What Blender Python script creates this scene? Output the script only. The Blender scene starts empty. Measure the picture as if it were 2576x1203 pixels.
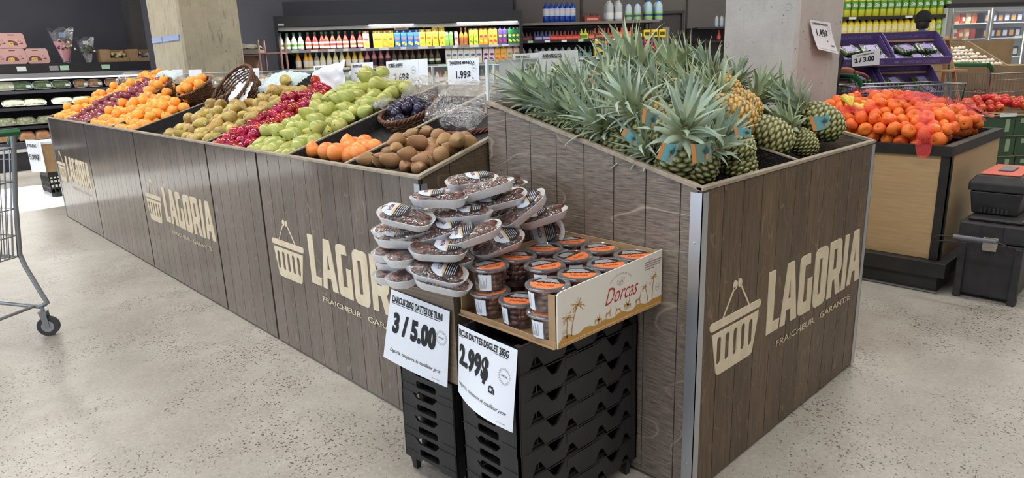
import bpy, math, random
import numpy as np
from mathutils import Vector, Matrix, Euler
from mathutils import noise as mnoise
PI = math.pi
rnd = random.Random(7)
scene = bpy.context.scene
COL = scene.collection

# ------------------------------------------------------------------ camera
FPX, CXP, CYP, CAMH = 1715.596, 1288.0, 601.5, 1.40
RC = np.array([[0.71986006, -0.69338779, -0.03185702],
               [-0.19721373, -0.16030753, -0.96716505],
               [0.66551352, 0.70250613, -0.25214458]])
cam = bpy.data.cameras.new('camera'); cam.sensor_width = 36.0; cam.lens = FPX * 36 / 2576
cam.clip_start = 0.05; cam.clip_end = 100
camo = bpy.data.objects.new('camera', cam); COL.objects.link(camo); scene.camera = camo
camo.matrix_world = Matrix(((RC[0][0], -RC[1][0], -RC[2][0], 0), (RC[0][1], -RC[1][1], -RC[2][1], 0),
                            (RC[0][2], -RC[1][2], -RC[2][2], CAMH), (0, 0, 0, 1)))
def _ray(px, py): return RC.T @ np.array([(px - CXP) / FPX, (py - CYP) / FPX, 1.0])
def at_plane(px, py, p0, n):
    d = _ray(px, py); n = np.array(n, float); c = np.array([0, 0, CAMH])
    return Vector(c + d * (n @ (np.array(p0, float) - c)) / (n @ d))
def at_z(px, py, z=0.0): return at_plane(px, py, (0, 0, z), (0, 0, 1))
def at_x(px, py, x): return at_plane(px, py, (x, 0, 0), (1, 0, 0))
def at_y(px, py, y): return at_plane(px, py, (0, y, 0), (0, 1, 0))

# ------------------------------------------------------------------ light
scene.view_settings.view_transform = 'Standard'; scene.view_settings.look = 'None'
scene.view_settings.exposure = 0.0; scene.view_settings.gamma = 1.0
world = bpy.data.worlds.new('world'); scene.world = world; world.use_nodes = True
wn = world.node_tree.nodes; wn['Background'].inputs[0].default_value = (0.62, 0.78, 1.0, 1); wn['Background'].inputs[1].default_value = 1.1
def area(name, loc, rot, sx, sy, power, col):
    l = bpy.data.lights.new(name, 'AREA'); l.shape = 'RECTANGLE'; l.size = sx; l.size_y = sy; l.energy = power; l.color = col
    o = bpy.data.objects.new(name, l); COL.objects.link(o); o.location = loc; o.rotation_euler = rot; return o
sun = bpy.data.lights.new('sun', 'SUN'); sun.energy = 75; sun.color = (0.86, 0.93, 1.0); sun.angle = 0.01
so = bpy.data.objects.new('sun', sun); COL.objects.link(so); so.location = (-9, 9, 6)
SUN_DIR = Vector((1.0, 0.0, -0.42)).normalized()
so.rotation_euler = SUN_DIR.to_track_quat('-Z', 'Y').to_euler()
CEIL = 4.2
cy = scene.cycles
cy.use_light_tree = False; cy.max_bounces = 5; cy.diffuse_bounces = 3; cy.glossy_bounces = 2; cy.transmission_bounces = 3; cy.transparent_max_bounces = 12; cy.adaptive_threshold = 0.05; cy.caustics_reflective = False; cy.caustics_refractive = False
LAMPS = [(-2.4, 2.0), (-2.4, 8.5), (0.9, -0.6), (0.9, 4.4), (0.9, 9.6), (4.4, 0.2), (4.4, 5.8), (8.4, -0.6), (8.4, 3.6), (13.0, 0.0)]
for i, (lx, ly) in enumerate(LAMPS):
    area('ceiling_lamp_light', (lx, ly, CEIL - 0.13), (0, 0, 0), 0.3, 4.0, (130 if ly > 3 or lx > 10 else 62) if lx > 6 else ((125 if ly > 8 else 92) if lx < 2 else 70), (1.0, 0.965, 0.90))
area('window_daylight', (-4.6, 4.0, 1.7), (0, math.radians(-90), 0), 2.6, 11.0, 230, (0.66, 0.80, 1.0))

# ------------------------------------------------------------------ nodes and materials
class NT:
    def __init__(s, name):
        s.m = bpy.data.materials.new(name); s.m.use_nodes = True; s.t = s.m.node_tree
        s.p = s.t.nodes['Principled BSDF']; s.out = s.t.nodes['Material Output']
    def n(s, typ, ins=None, **props):
        nd = s.t.nodes.new('ShaderNode' + typ)
        for k, v in props.items(): setattr(nd, k, v)
        for k, v in (ins or {}).items(): s.set(nd.inputs[k], v)
        return nd
    def set(s, sock, v):
        if isinstance(v, bpy.types.NodeSocket): s.t.links.new(v, sock)
        elif isinstance(v, (tuple, list)) and len(v) == 3 and sock.type == 'RGBA': sock.default_value = (*v, 1)
        else: sock.default_value = v
    def math(s, op, a, b=0.0, c=None, clamp=False):
        nd = s.t.nodes.new('ShaderNodeMath'); nd.operation = op; nd.use_clamp = clamp
        s.set(nd.inputs[0], a); s.set(nd.inputs[1], b)
        if c is not None: s.set(nd.inputs[2], c)
        return nd.outputs[0]
    def mix(s, f, a, b, bt='MIX'):
        nd = s.t.nodes.new('ShaderNodeMix'); nd.data_type = 'RGBA'; nd.blend_type = bt
        s.set(nd.inputs[0], f); s.set(nd.inputs[6], a); s.set(nd.inputs[7], b); return nd.outputs[2]
    def ramp(s, f, stops, interp='LINEAR'):
        nd = s.t.nodes.new('ShaderNodeValToRGB'); cr = nd.color_ramp; cr.interpolation = interp
        while len(cr.elements) < len(stops): cr.elements.new(0.5)
        for e, (p, c) in zip(cr.elements, stops):
            e.position = p; e.color = (*c, 1) if isinstance(c, (tuple, list)) else (c, c, c, 1)
        s.set(nd.inputs[0], f); return nd.outputs[0]
    def obj(s, scale=(1, 1, 1), loc=(0, 0, 0)):
        tc = s.n('TexCoord'); mp = s.n('Mapping', {'Vector': tc.outputs['Object'], 'Scale': scale, 'Location': loc}); return mp.outputs[0]
    def noise(s, vec, scale, detail=3, rough=0.5, dist=0.0):
        nd = s.n('TexNoise', {'Scale': scale, 'Detail': detail, 'Roughness': rough, 'Distortion': dist})
        if vec is not None: s.set(nd.inputs['Vector'], vec)
        return nd.outputs[0]
    def bump(s, h, strength=0.3, dist=0.01):
        b = s.n('Bump', {'Height': h, 'Strength': strength, 'Distance': dist}); s.t.links.new(b.outputs[0], s.p.inputs['Normal'])
    def base(s, c): s.set(s.p.inputs['Base Color'], c)
def srgb(r, g, b):
    f = lambda c: (c / 255 / 12.92) if c / 255 <= 0.04045 else ((c / 255 + 0.055) / 1.055) ** 2.4
    return (f(r), f(g), f(b))
MATS = {}
def mat(name, c, rough=0.5, metal=0.0, var=None, vscale=8, rand=0.0, bump=None, spec=0.5, emit=0.0, coat=0.0, alpha=1.0, sub=0.0, lo=0.35, hi=0.65):
    """plain surface: colour c, blotched with var, per-object value shift rand, bump=(scale,strength,distance)"""
    if name in MATS: return MATS[name]
    k = NT(name); col = srgb(*c); MATS[name] = k.m
    k.p.inputs['Roughness'].default_value = rough; k.p.inputs['Metallic'].default_value = metal
    k.p.inputs['Specular IOR Level'].default_value = spec; k.p.inputs['Coat Weight'].default_value = coat; k.p.inputs['Coat Roughness'].default_value = 0.1
    out = (*col, 1)
    if var:
        f = k.ramp(k.noise(k.obj(), vscale, 4), [(lo, 0.0), (hi, 1.0)])
        out = k.mix(f, (*col, 1), (*srgb(*var), 1))
    if rand:
        oi = k.n('ObjectInfo'); v = k.n('MapRange', {'Value': oi.outputs['Random'], 'From Min': 0, 'From Max': 1, 'To Min': 1 - rand, 'To Max': 1 + rand})
        h = k.n('MapRange', {'Value': k.math('FRACT', k.math('MULTIPLY', oi.outputs['Random'], 37.7)), 'To Min': 0.5 - rand * 0.04, 'To Max': 0.5 + rand * 0.04})
        hs = k.n('HueSaturation', {'Hue': h.outputs[0], 'Value': v.outputs[0], 'Color': out}); out = hs.outputs[0]
    k.base(out)
    if bump: k.bump(k.noise(k.obj(), bump[0], 3), bump[1], bump[2])
    if emit: k.set(k.p.inputs['Emission Color'], out); k.p.inputs['Emission Strength'].default_value = emit
    if alpha < 1: k.p.inputs['Alpha'].default_value = alpha
    return k.m
def clear(name, tint=(1, 1, 1), refl=0.10, opac=0.0, rough=0.05, crinkle=None):
    """thin clear plastic or glass: mostly lets light through, glossy at grazing angles"""
    if name in MATS: return MATS[name]
    k = NT(name); MATS[name] = k.m; t = k.t
    tr = k.n('BsdfTransparent', {'Color': (*tint, 1)}); gl = k.n('BsdfGlossy', {'Color': (1, 1, 1, 1), 'Roughness': rough}); df = k.n('BsdfDiffuse', {'Color': (0.85, 0.87, 0.9, 1)})
    fr = k.n('LayerWeight', {'Blend': 0.25})
    if crinkle:
        b = k.n('Bump', {'Height': k.noise(k.obj(), crinkle[0], 2, 0.5, 1.0), 'Strength': crinkle[1], 'Distance': 0.01})
        t.links.new(b.outputs[0], gl.inputs['Normal']); t.links.new(b.outputs[0], fr.inputs['Normal'])
    f = k.math('ADD', k.math('MULTIPLY', fr.outputs['Facing'], 0.28), refl, clamp=True)
    m1 = k.n('MixShader', {0: opac}); t.links.new(tr.outputs[0], m1.inputs[1]); t.links.new(df.outputs[0], m1.inputs[2])
    m2 = k.n('MixShader', {0: f}); t.links.new(m1.outputs[0], m2.inputs[1]); t.links.new(gl.outputs[0], m2.inputs[2])
    t.links.new(m2.outputs[0], k.out.inputs[0]); t.nodes.remove(k.p)
    return k.m
def wood(name, across, along, w, dark, mid, light, lines=0.5, rough=0.45, cath=(1.4, 0.5), freq=26, coat=0.0, fine=160, blot=0.35, run=5.0):
    """veneered boards: grain runs along one local axis, every board of width w has its own figure"""
    if name in MATS: return MATS[name]
    k = NT(name); MATS[name] = k.m
    tc = k.n('TexCoord'); sp = k.n('SeparateXYZ', {0: tc.outputs['Object']})
    A = sp.outputs['XYZ'.index(across)]; L = sp.outputs['XYZ'.index(along)]
    idn = k.math('FLOOR', k.math('DIVIDE', A, w)) if w else 0.0
    off = k.math('MULTIPLY', idn, 3.71)
    v1 = k.n('CombineXYZ', {0: k.math('MULTIPLY', A, cath[0] * 5), 1: k.math('MULTIPLY', L, cath[1] * 5), 2: off})
    n1 = k.noise(v1.outputs[0], 1.0, 2, 0.45)
    s1 = k.math('FRACT', k.math('MULTIPLY', n1, float(freq)))
    ln = k.ramp(s1, [(0.0, 0.0), (0.44, 0.0), (0.5, 1.0), (0.55, 0.0), (1.0, 0.0)])
    v2 = k.n('CombineXYZ', {0: k.math('MULTIPLY', A, float(fine)), 1: k.math('MULTIPLY', L, run), 2: off})
    n2 = k.noise(v2.outputs[0], 1.0, 4, 0.6)
    v3 = k.n('CombineXYZ', {0: k.math('MULTIPLY', A, 9.0), 1: k.math('MULTIPLY', L, 1.5), 2: off})
    n3 = k.noise(v3.outputs[0], 1.0, 2)
    c = k.mix(k.ramp(n2, [(0.3, 0.0), (0.7, 1.0)]), (*srgb(*dark), 1), (*srgb(*mid), 1))
    c = k.mix(k.math('MULTIPLY', k.ramp(n3, [(0.35, 0.0), (0.7, 1.0)]), blot), c, (*srgb(*dark), 1))
    c = k.mix(k.math('MULTIPLY', ln, k.math('MULTIPLY', k.ramp(n3, [(0.4, 0.2), (0.65, 1.0)]), lines)), c, (*srgb(*light), 1))
    if w:
        wh = k.n('TexWhiteNoise', {'W': off}, noise_dimensions='1D'); mr = k.n('MapRange', {'Value': wh.outputs[0], 'To Min': 0.84, 'To Max': 1.16}); c = k.n('HueSaturation', {'Value': mr.outputs[0], 'Color': c}).outputs[0]
    k.base(c); k.p.inputs['Roughness'].default_value = rough; k.p.inputs['Coat Weight'].default_value = coat; k.p.inputs['Coat Roughness'].default_value = 0.12
    k.bump(n2, 0.10, 0.002)
    return k.m

# ------------------------------------------------------------------ mesh building
class MB:
    def __init__(s): s.v = []; s.f = []; s.mi = []; s.att = {}
    def add(s, vs, fs, mi=0, M=None):
        o = len(s.v)
        if M is not None: vs = [M @ Vector(p) for p in vs]
        s.v.extend([tuple(p) for p in vs]); s.f.extend([tuple(i + o for i in q) for q in fs]); s.mi.extend([mi] * len(fs)); return s
    def box(s, a, b, mi=0, M=None):
        (x0, y0, z0), (x1, y1, z1) = a, b
        vs = [(x0, y0, z0), (x1, y0, z0), (x1, y1, z0), (x0, y1, z0), (x0, y0, z1), (x1, y0, z1), (x1, y1, z1), (x0, y1, z1)]
        return s.add(vs, [(0, 3, 2, 1), (4, 5, 6, 7), (0, 1, 5, 4), (1, 2, 6, 5), (2, 3, 7, 6), (3, 0, 4, 7)], mi, M)
    def prism(s, poly, z0, z1, mi=0, M=None):
        n = len(poly); vs = [(p[0], p[1], z0) for p in poly] + [(p[0], p[1], z1) for p in poly]
        fs = [tuple(range(n - 1, -1, -1)), tuple(range(n, 2 * n))] + [(i, (i + 1) % n, n + (i + 1) % n, n + i) for i in range(n)]
        return s.add(vs, fs, mi, M)
    def loft(s, rings, mi=0, cap0=True, cap1=True, M=None, closed=True):
        n = len(rings[0]); vs = [p for r in rings for p in r]; fs = []
        for k in range(len(rings) - 1):
            for i in range(n if closed else n - 1):
                j = (i + 1) % n; fs.append((k * n + i, k * n + j, (k + 1) * n + j, (k + 1) * n + i))
        if cap0: fs.append(tuple(range(n - 1, -1, -1)))
        if cap1: fs.append(tuple((len(rings) - 1) * n + i for i in range(n)))
        return s.add(vs, fs, mi, M)
    def lathe(s, prof, n=24, mi=0, M=None, cap0=True, cap1=True, sy=1.0):
        rings = [[(r * math.cos(2 * PI * i / n), sy * r * math.sin(2 * PI * i / n), z) for i in range(n)] for r, z in prof]
        return s.loft(rings, mi, cap0, cap1, M)
    def sphere(s, r=1, n=16, m=10, mi=0, M=None, sc=(1, 1, 1)):
        prof = [(r * max(0.02, math.sin(PI * k / m)), -r * math.cos(PI * k / m)) for k in range(m + 1)]
        MM = (M or Matrix()) @ Matrix.Diagonal((*sc, 1))
        return s.lathe(prof, n, mi, MM)
    def tube(s, pts, r, n=8, mi=0, M=None, caps=True):
        pts = [Vector(p) for p in pts]; rings = []; up = None
        for i, p in enumerate(pts):
            t = (pts[min(i + 1, len(pts) - 1)] - pts[max(i - 1, 0)])
            if t.length < 1e-9: t = Vector((0, 0, 1))
            t.normalize()
            if up is None:
                up = Vector((0, 0, 1)) if abs(t.z) < 0.9 else Vector((1, 0, 0))
            a = (up - t * up.dot(t)); a.normalize(); b = t.cross(a); up = a
            rr = r[i] if isinstance(r, (list, tuple)) else r
            rings.append([p + a * (rr * math.cos(2 * PI * k / n)) + b * (rr * math.sin(2 * PI * k / n)) for k in range(n)])
        return s.loft(rings, mi, caps, caps, M)
    def grid(s, fn, nu, nv, mi=0, M=None):
        vs = [fn(i / nu, j / nv) for j in range(nv + 1) for i in range(nu + 1)]; w = nu + 1
        fs = [(j * w + i, j * w + i + 1, (j + 1) * w + i + 1, (j + 1) * w + i) for j in range(nv) for i in range(nu)]
        return s.add(vs, fs, mi, M)
    def mesh(s, mname, me, M=None, mi=0):   # merge an existing mesh
        o = len(s.v)
        for v in me.vertices: s.v.append(tuple((M @ v.co) if M is not None else v.co))
        for p in me.polygons: s.f.append(tuple(i + o for i in p.vertices)); s.mi.append(mi)
        return s
    def build(s, name, mats, parent=None, smooth=True, bevel=0.0, world=False, sharp=0.7, label=None, M=None, solid=0.0):
        me = bpy.data.meshes.new(name)
        vs = s.v
        if world and parent is not None:
            o = Vector(parent.location); vs = [tuple(Vector(p) - o) for p in vs]
        me.from_pydata(vs, [], s.f)
        if not isinstance(mats, (list, tuple)): mats = [mats]
        for m in mats: me.materials.append(m)
        me.polygons.foreach_set('material_index', s.mi)
        if smooth:
            me.polygons.foreach_set('use_smooth', [True] * len(me.polygons)); me.set_sharp_from_angle(angle=sharp)
        for an, vals in s.att.items():
            a = me.attributes.new(an, 'FLOAT', 'POINT'); a.data.foreach_set('value', vals)
        me.update()
        return link(name, me, parent, bevel, label, M, solid)
def link(name, me, parent=None, bevel=0.0, label=None, M=None, solid=0.0):
    o = bpy.data.objects.new(name, me); COL.objects.link(o)
    if parent is not None: o.parent = parent
    if M is not None: o.matrix_basis = M
    if solid: md = o.modifiers.new('solid', 'SOLIDIFY'); md.thickness = solid; md.offset = 0
    if bevel: md = o.modifiers.new('bevel', 'BEVEL'); md.width = bevel; md.segments = 2; md.limit_method = 'ANGLE'; md.angle_limit = 0.6
    if label: o['label'] = label
    return o
def tag(o, label, cat, group=None, kind=None):
    o['label'] = label; o['category'] = cat
    if group: o['group'] = group
    if kind: o['kind'] = kind
    return o
def thing(name, label, cat, loc=(0, 0, 0), rot=(0, 0, 0), group=None):
    o = bpy.data.objects.new(name, None); COL.objects.link(o); o.empty_display_size = 0.1
    o.location = loc; o.rotation_euler = rot if not isinstance(rot, (int, float)) else (0, 0, rot)
    return tag(o, label, cat, group)
def struct(o): o['kind'] = 'structure'; return o
KIDS = {}
def dup(root, M, label=None, group=None, mats=None):
    """copy a thing together with its parts and their sub-parts, sharing mesh data"""
    r = root.copy(); COL.objects.link(r); r.matrix_basis = M
    if label: r['label'] = label
    if group: r['group'] = group
    if root.name not in KIDS: KIDS[root.name] = [(c, list(c.children)) for c in root.children]
    for ch, gs in KIDS[root.name]:
        c = ch.copy(); COL.objects.link(c); c.parent = r
        for g in gs:
            d = g.copy(); COL.objects.link(d); d.parent = c
    return r
def place(protos, M, label, group=None, used={}):
    """first use moves the prototype itself, later uses copy it"""
    p = protos
    if p.name not in used:
        used[p.name] = 1; p.matrix_basis = M; p['label'] = label
        if group: p['group'] = group
        return p
    return dup(p, M, label, group)
def TR(loc, rot=(0, 0, 0), sc=1.0):
    s = (sc, sc, sc) if isinstance(sc, (int, float)) else sc
    return Matrix.LocRotScale(Vector(loc), Euler(rot), Vector(s))
def frame(o, x, y):
    """matrix with local x along x, local y as near y as possible, origin o"""
    x = Vector(x).normalized(); y = Vector(y); y = (y - x * y.dot(x)).normalized(); z = x.cross(y)
    return Matrix(((x.x, y.x, z.x, o[0]), (x.y, y.y, z.y, o[1]), (x.z, y.z, z.z, o[2]), (0, 0, 0, 1)))
# flat outlines (with holes) and lettering, both returned as meshes in the local xy plane
def outline(loops, ext=0.0):
    cu = bpy.data.curves.new('outline', 'CURVE'); cu.dimensions = '2D'; cu.fill_mode = 'BOTH' if ext else 'FRONT'; cu.extrude = ext
    for lp in loops:
        sp = cu.splines.new('POLY'); sp.points.add(len(lp) - 1); sp.use_cyclic_u = True
        for q, p in zip(sp.points, lp): q.co = (p[0], p[1], 0, 1)
    o = bpy.data.objects.new('outline', cu); me = bpy.data.meshes.new_from_object(o); bpy.data.objects.remove(o); return me
_TC = {}
def lettering(s, h=1.0, bold=0.0, sx=1.0, shear=0.0, align='LEFT', ext=0.0, space=1.0):
    """text as a mesh: cap height h, width squeezed by sx"""
    key = (s, bold, sx, shear, align, ext, space)
    if key not in _TC:
        cu = bpy.data.curves.new('lettering', 'FONT'); cu.body = s; cu.size = 1.0; cu.offset = bold; cu.shear = shear; cu.align_x = align; cu.extrude = ext
        cu.space_character = space; cu.resolution_u = 3
        o = bpy.data.objects.new('lettering', cu); me = bpy.data.meshes.new_from_object(o); bpy.data.objects.remove(o)
        _TC[key] = me
    return _TC[key], Matrix.Diagonal((h / 0.73 * sx, h / 0.73, 1, 1))
def write(mb, s, x, y, h, bold=0.0, sx=1.0, shear=0.0, align='LEFT', z=0.0006, mi=0, rot=0.0, fn=None, space=1.0, width=None, M=None):
    me, S = lettering(s, h, bold, sx, shear, align, 0.0, space)
    if width:
        xs = [v.co.x for v in me.vertices] or [0, 1]; w = (max(xs) - min(xs)) * S[0][0]; S = Matrix.Diagonal((width / w, 1, 1, 1)) @ S
    T = Matrix.Translation((x, y, z)) @ Matrix.Rotation(rot, 4, 'Z') @ S
    if M is not None: T = M @ T
    if fn is None: mb.mesh('', me, T, mi)
    else:
        o = len(mb.v)
        for v in me.vertices: mb.v.append(tuple(fn(T @ v.co)))
        for p in me.polygons: mb.f.append(tuple(i + o for i in p.vertices)); mb.mi.append(mi)
def arc(cx, cy, r, a0, a1, n=6): return [(cx + r * math.cos(a0 + (a1 - a0) * i / n), cy + r * math.sin(a0 + (a1 - a0) * i / n)) for i in range(n + 1)]
def rrect(x0, y0, x1, y1, r, n=5):
    return arc(x1 - r, y1 - r, r, 0, PI / 2, n) + arc(x0 + r, y1 - r, r, PI / 2, PI, n) + arc(x0 + r, y0 + r, r, PI, 1.5 * PI, n) + arc(x1 - r, y0 + r, r, 1.5 * PI, 2 * PI, n)
def burst(cx, cy, r, r2, n=20): return [(cx + (r if i % 2 else r2) * math.cos(PI * i / n), cy + (r if i % 2 else r2) * math.sin(PI * i / n)) for i in range(2 * n)]
def ring_loops(poly_out, cx, cy, k): return [poly_out, [(cx + (x - cx) * k, cy + (y - cy) * k) for x, y in poly_out]]
# ------------------------------------------------------------------ shared materials
M_floor = None
def floor_material():
    k = NT('polished_concrete'); v = k.obj()
    big = k.noise(v, 0.9, 4, 0.6); mid = k.noise(v, 6, 4, 0.6); fin = k.noise(v, 60, 3, 0.6)
    c = k.mix(k.ramp(big, [(0.35, 0), (0.65, 1)]), (*srgb(158, 153, 144), 1), (*srgb(180, 176, 168), 1))
    c = k.mix(k.math('MULTIPLY', k.ramp(mid, [(0.4, 0), (0.62, 1)]), 0.35), c, (*srgb(140, 132, 120), 1))
    c = k.mix(k.math('MULTIPLY', k.ramp(fin, [(0.45, 0), (0.65, 1)]), 0.30), c, (*srgb(196, 191, 180), 1))
    # open pits and dark aggregate, in drifts
    dv = k.n('VectorMath', {0: v, 1: k.n('VectorMath', {0: k.n('TexNoise', {'Vector': v, 'Scale': 40.0}).outputs[1], 1: (0.02, 0.02, 0.02)}, operation='MULTIPLY').outputs[0]}, operation='ADD')
    vo = k.n('TexVoronoi', {'Vector': dv.outputs[0], 'Scale': 105.0, 'Randomness': 1.0}); sel = k.n('SeparateColor', {0: vo.outputs['Color']})
    clus = k.ramp(k.noise(v, 2.2, 3, 0.6), [(0.34, 0.25), (0.60, 1.0)])
    rad = k.math('MULTIPLY', k.math('MULTIPLY', sel.outputs[0], clus), 0.58)
    pit = k.math('LESS_THAN', vo.outputs['Distance'], rad)
    pit = k.math('MULTIPLY', pit, k.math('GREATER_THAN', sel.outputs[1], 0.40))
    c = k.mix(k.math('MULTIPLY', pit, 0.85), c, (*srgb(62, 54, 46), 1))
    vo2 = k.n('TexVoronoi', {'Vector': v, 'Scale': 38.0}); s2 = k.n('SeparateColor', {0: vo2.outputs['Color']})
    chip = k.math('MULTIPLY', k.math('LESS_THAN', vo2.outputs['Distance'], 0.22), k.math('GREATER_THAN', s2.outputs[2], 0.86))
    c = k.mix(k.math('MULTIPLY', chip, 0.25), c, (*srgb(206, 202, 192), 1))
    k.base(c); k.set(k.p.inputs['Roughness'], k.math('ADD', k.math('MULTIPLY', big, 0.3), 0.22)); k.p.inputs['Specular IOR Level'].default_value = 0.5
    k.bump(k.math('SUBTRACT', fin, k.math('MULTIPLY', pit, 0.8)), 0.12, 0.003)
    return k.m
M_front = wood('grey_brown_board', 'Y', 'Z', 0.125, (70, 61, 55), (116, 104, 94), (164, 150, 134), 0.55, 0.30, coat=1.0, freq=12)
M_pfront = wood('brown_board', 'X', 'Z', 0.125, (64, 50, 36), (116, 95, 70), (168, 144, 110), 0.6, 0.42, freq=12)
M_side = wood('grey_veneer', 'Z', 'Y', 0, (78, 68, 60), (146, 134, 121), (194, 178, 160), 0.6, 0.5, cath=(0.5, 0.16), freq=26, fine=230, blot=.08, run=16.0)
M_eside = wood('brown_veneer', 'Z', 'X', 0, (72, 60, 48), (108, 92, 74), (160, 140, 112), 0.55, 0.5, cath=(0.9, 0.5), freq=16)
M_ply = wood('pale_plywood', 'Z', 'Y', 0, (176, 147, 108), (198, 168, 126), (182, 150, 108), 0.35, 0.5, cath=(0.8, 0.16), freq=14)
M_rim = mat('rim_board', (166, 154, 136), 0.6, var=(146, 134, 116), vscale=30, bump=(200, 0.1, 0.002))
M_inlay = mat('pale_inlay', (226, 212, 186), 0.55, var=(214, 198, 168), vscale=14)
M_inlay_edge = mat('inlay_edge', (112, 92, 68), 0.7)
M_black = mat('black_backing', (22, 21, 20), 0.7)
M_alu = mat('aluminium_trim', (196, 200, 206), 0.33, 0.85)
def liner_material():
    k = NT('black_mesh_liner'); v = k.obj()
    n = k.noise(v, 130, 3, 0.7, 1.0); c = k.ramp(n, [(0.40, srgb(20, 19, 18)), (0.60, srgb(40, 38, 36)), (0.74, srgb(92, 90, 86))])
    k.base(c); k.p.inputs['Roughness'].default_value = 0.5; k.bump(n, 0.9, 0.01); return k.m
M_liner = liner_material()
M_dark = mat('charcoal_paint', (80, 81, 90), 0.6, var=(86, 87, 96), vscale=1.5)
M_wallgrey = mat('taupe_grey_wall', (104, 98, 95), 0.7, var=(98, 92, 90), vscale=2)
M_bm = mat('black_plastic', (30, 30, 32), 0.42, var=(42, 42, 44), vscale=9, bump=(60, 0.12, 0.002), spec=0.45)
M_paper = mat('white_paper', (236, 240, 248), 0.55)
M_ink = mat('black_ink', (20, 20, 24), 0.6)
M_card = mat('cardboard', (176, 144, 106), 0.75, var=(164, 132, 96), vscale=20)
M_cardw = mat('white_printed_card', (226, 221, 212), 0.5)
M_gold = mat('ochre_print', (190, 140, 62), 0.55)
M_red = mat('red_print', (186, 44, 38), 0.5)
M_maroon = mat('maroon_print', (120, 40, 40), 0.6)
M_chrome = mat('chrome_wire', (190, 192, 196), 0.25, 0.9)
M_steel = mat('galvanised_steel', (150, 152, 154), 0.38, 0.8)
M_conc = mat('cast_concrete', (164, 162, 158), 0.8, var=(146, 143, 138), vscale=5, bump=(24, 0.25, 0.01))

# ------------------------------------------------------------------ the room
def slab(name, a, b, m): 
    mb = MB(); mb.box(a, b); return struct(mb.build(name, m, smooth=False))
slab('floor', (-5.2, -4.2, -0.1), (19, 18, 0), floor_material())
M_ceil = mat('ceiling_paint', (190, 188, 184), 0.8)
slab('ceiling', (-5.2, -4.2, CEIL), (19, 18, CEIL + 0.15), M_ceil)
M_soft = mat('light_grey_wall', (176, 176, 178), 0.8)
slab('wall_front', (-5.2, -4.4, 0), (19, -4.2, CEIL), M_soft)
slab('wall_right', (19, -4.4, 0), (19.2, 18, CEIL), M_soft)
# wall with the daylight windows; the one at the far end stands open to the sun
WO = (8.82, 10.95)
mb = MB()
mb.box((-5.2, -4.2, 0), (-5.0, WO[0], 0.5)); mb.box((-5.2, -4.2, 2.9), (-5.0, 18, CEIL)); mb.box((-5.2, WO[1], 0), (-5.0, 18, 2.9)); mb.box((-5.2, -4.2, 0.5), (-5.0, -2.0, 2.9))
for y0, y1 in ((0.9, 1.3), (4.2, 4.6), (7.5, WO[0])): mb.box((-5.2, y0, 0.5), (-5.0, y1, 2.9))
struct(mb.build('wall_left', M_soft, smooth=False))
M_frost = mat('frosted_glass', (214, 224, 236), 0.6)
for i, (y0, y1) in enumerate(((-2.0, 0.9), (1.3, 4.2), (4.6, 7.5))):
    mb = MB(); mb.box((-5.13, y0, 0.5), (-5.10, y1, 2.9)); struct(mb.build('window_%d' % (i + 1), M_frost, smooth=False))
mb = MB()
for y in (WO[0], WO[1] - 0.05): mb.box((-5.14, y, 0), (-5.06, y + 0.05, 2.9))
mb.box((-5.14, WO[0], 2.85), (-5.06, WO[1], 2.9)); struct(mb.build('door_2', M_alu, smooth=False))
# far walls
slab('wall_back', (-5.2, 13.98, 0), (4.4, 14.2, CEIL), M_dark)
BA = math.radians(-37); BU = Vector((math.cos(BA), math.sin(BA), 0)); BB = Vector((-math.sin(BA), math.cos(BA), 0)); BP = Vector((7.221, 7.623, 0))
def W(u, d, z=0): return BP + BU * u + BB * d + Vector((0, 0, z))
def wpx(px, py, d=0): p = at_plane(px, py, BP + BB * d, BB); return (p - BP).dot(BU), p.z
def wslab(name, u0, u1, d0, d1, z0, z1, m, kind=True):
    mb = MB(); mb.box((u0, d0, z0), (u1, d1, z1)); o = mb.build(name, m, smooth=False); o.location = BP; o.rotation_euler = (0, 0, BA)
    return struct(o) if kind else o
DW = 1.0
wslab('wall_far_left', -5.4, 0.33, DW, DW + 0.2, 0, CEIL, M_dark)
wslab('wall_far_middle', 0.33, 2.50, DW, DW + 0.2, 0, CEIL, M_wallgrey)
wslab('wall_far_right', 3.10, 16.0, DW, DW + 0.2, 0, CEIL, M_wallgrey)
wslab('wall_over_door', 2.50, 3.10, DW, DW + 0.2, 2.12, CEIL, M_wallgrey)
wslab('wall_return', -5.4, -5.2, DW, DW + 6.0, 0, CEIL, M_dark)
# staff door with a narrow vision panel
M_door = mat('dark_brown_grey_door', (62, 58, 58), 0.5)
d = wslab('door_1', 2.54, 3.06, DW + 0.02, DW + 0.07, 0, 2.08, M_door)
mb = MB(); mb.box((2.50, DW - 0.03, 0), (2.54, DW + 0.09, 2.12)); mb.box((3.06, DW - 0.03, 0), (3.10, DW + 0.09, 2.12)); mb.box((2.50, DW - 0.03, 2.08), (3.10, DW + 0.09, 2.12)); mb.build('door_frame', M_door, d, smooth=False)
mb = MB(); mb.box((2.74, DW - 0.005, 1.30), (2.86, DW + 0.02, 1.87)); mb.build('vision_panel', mat('pale_door_glass', (150, 148, 146), 0.25), d, smooth=False)
mb = MB(); mb.box((2.78, DW - 0.012, 1.62), (2.82, DW - 0.005, 1.64)); mb.build('notice', M_paper, d, smooth=False)
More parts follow.
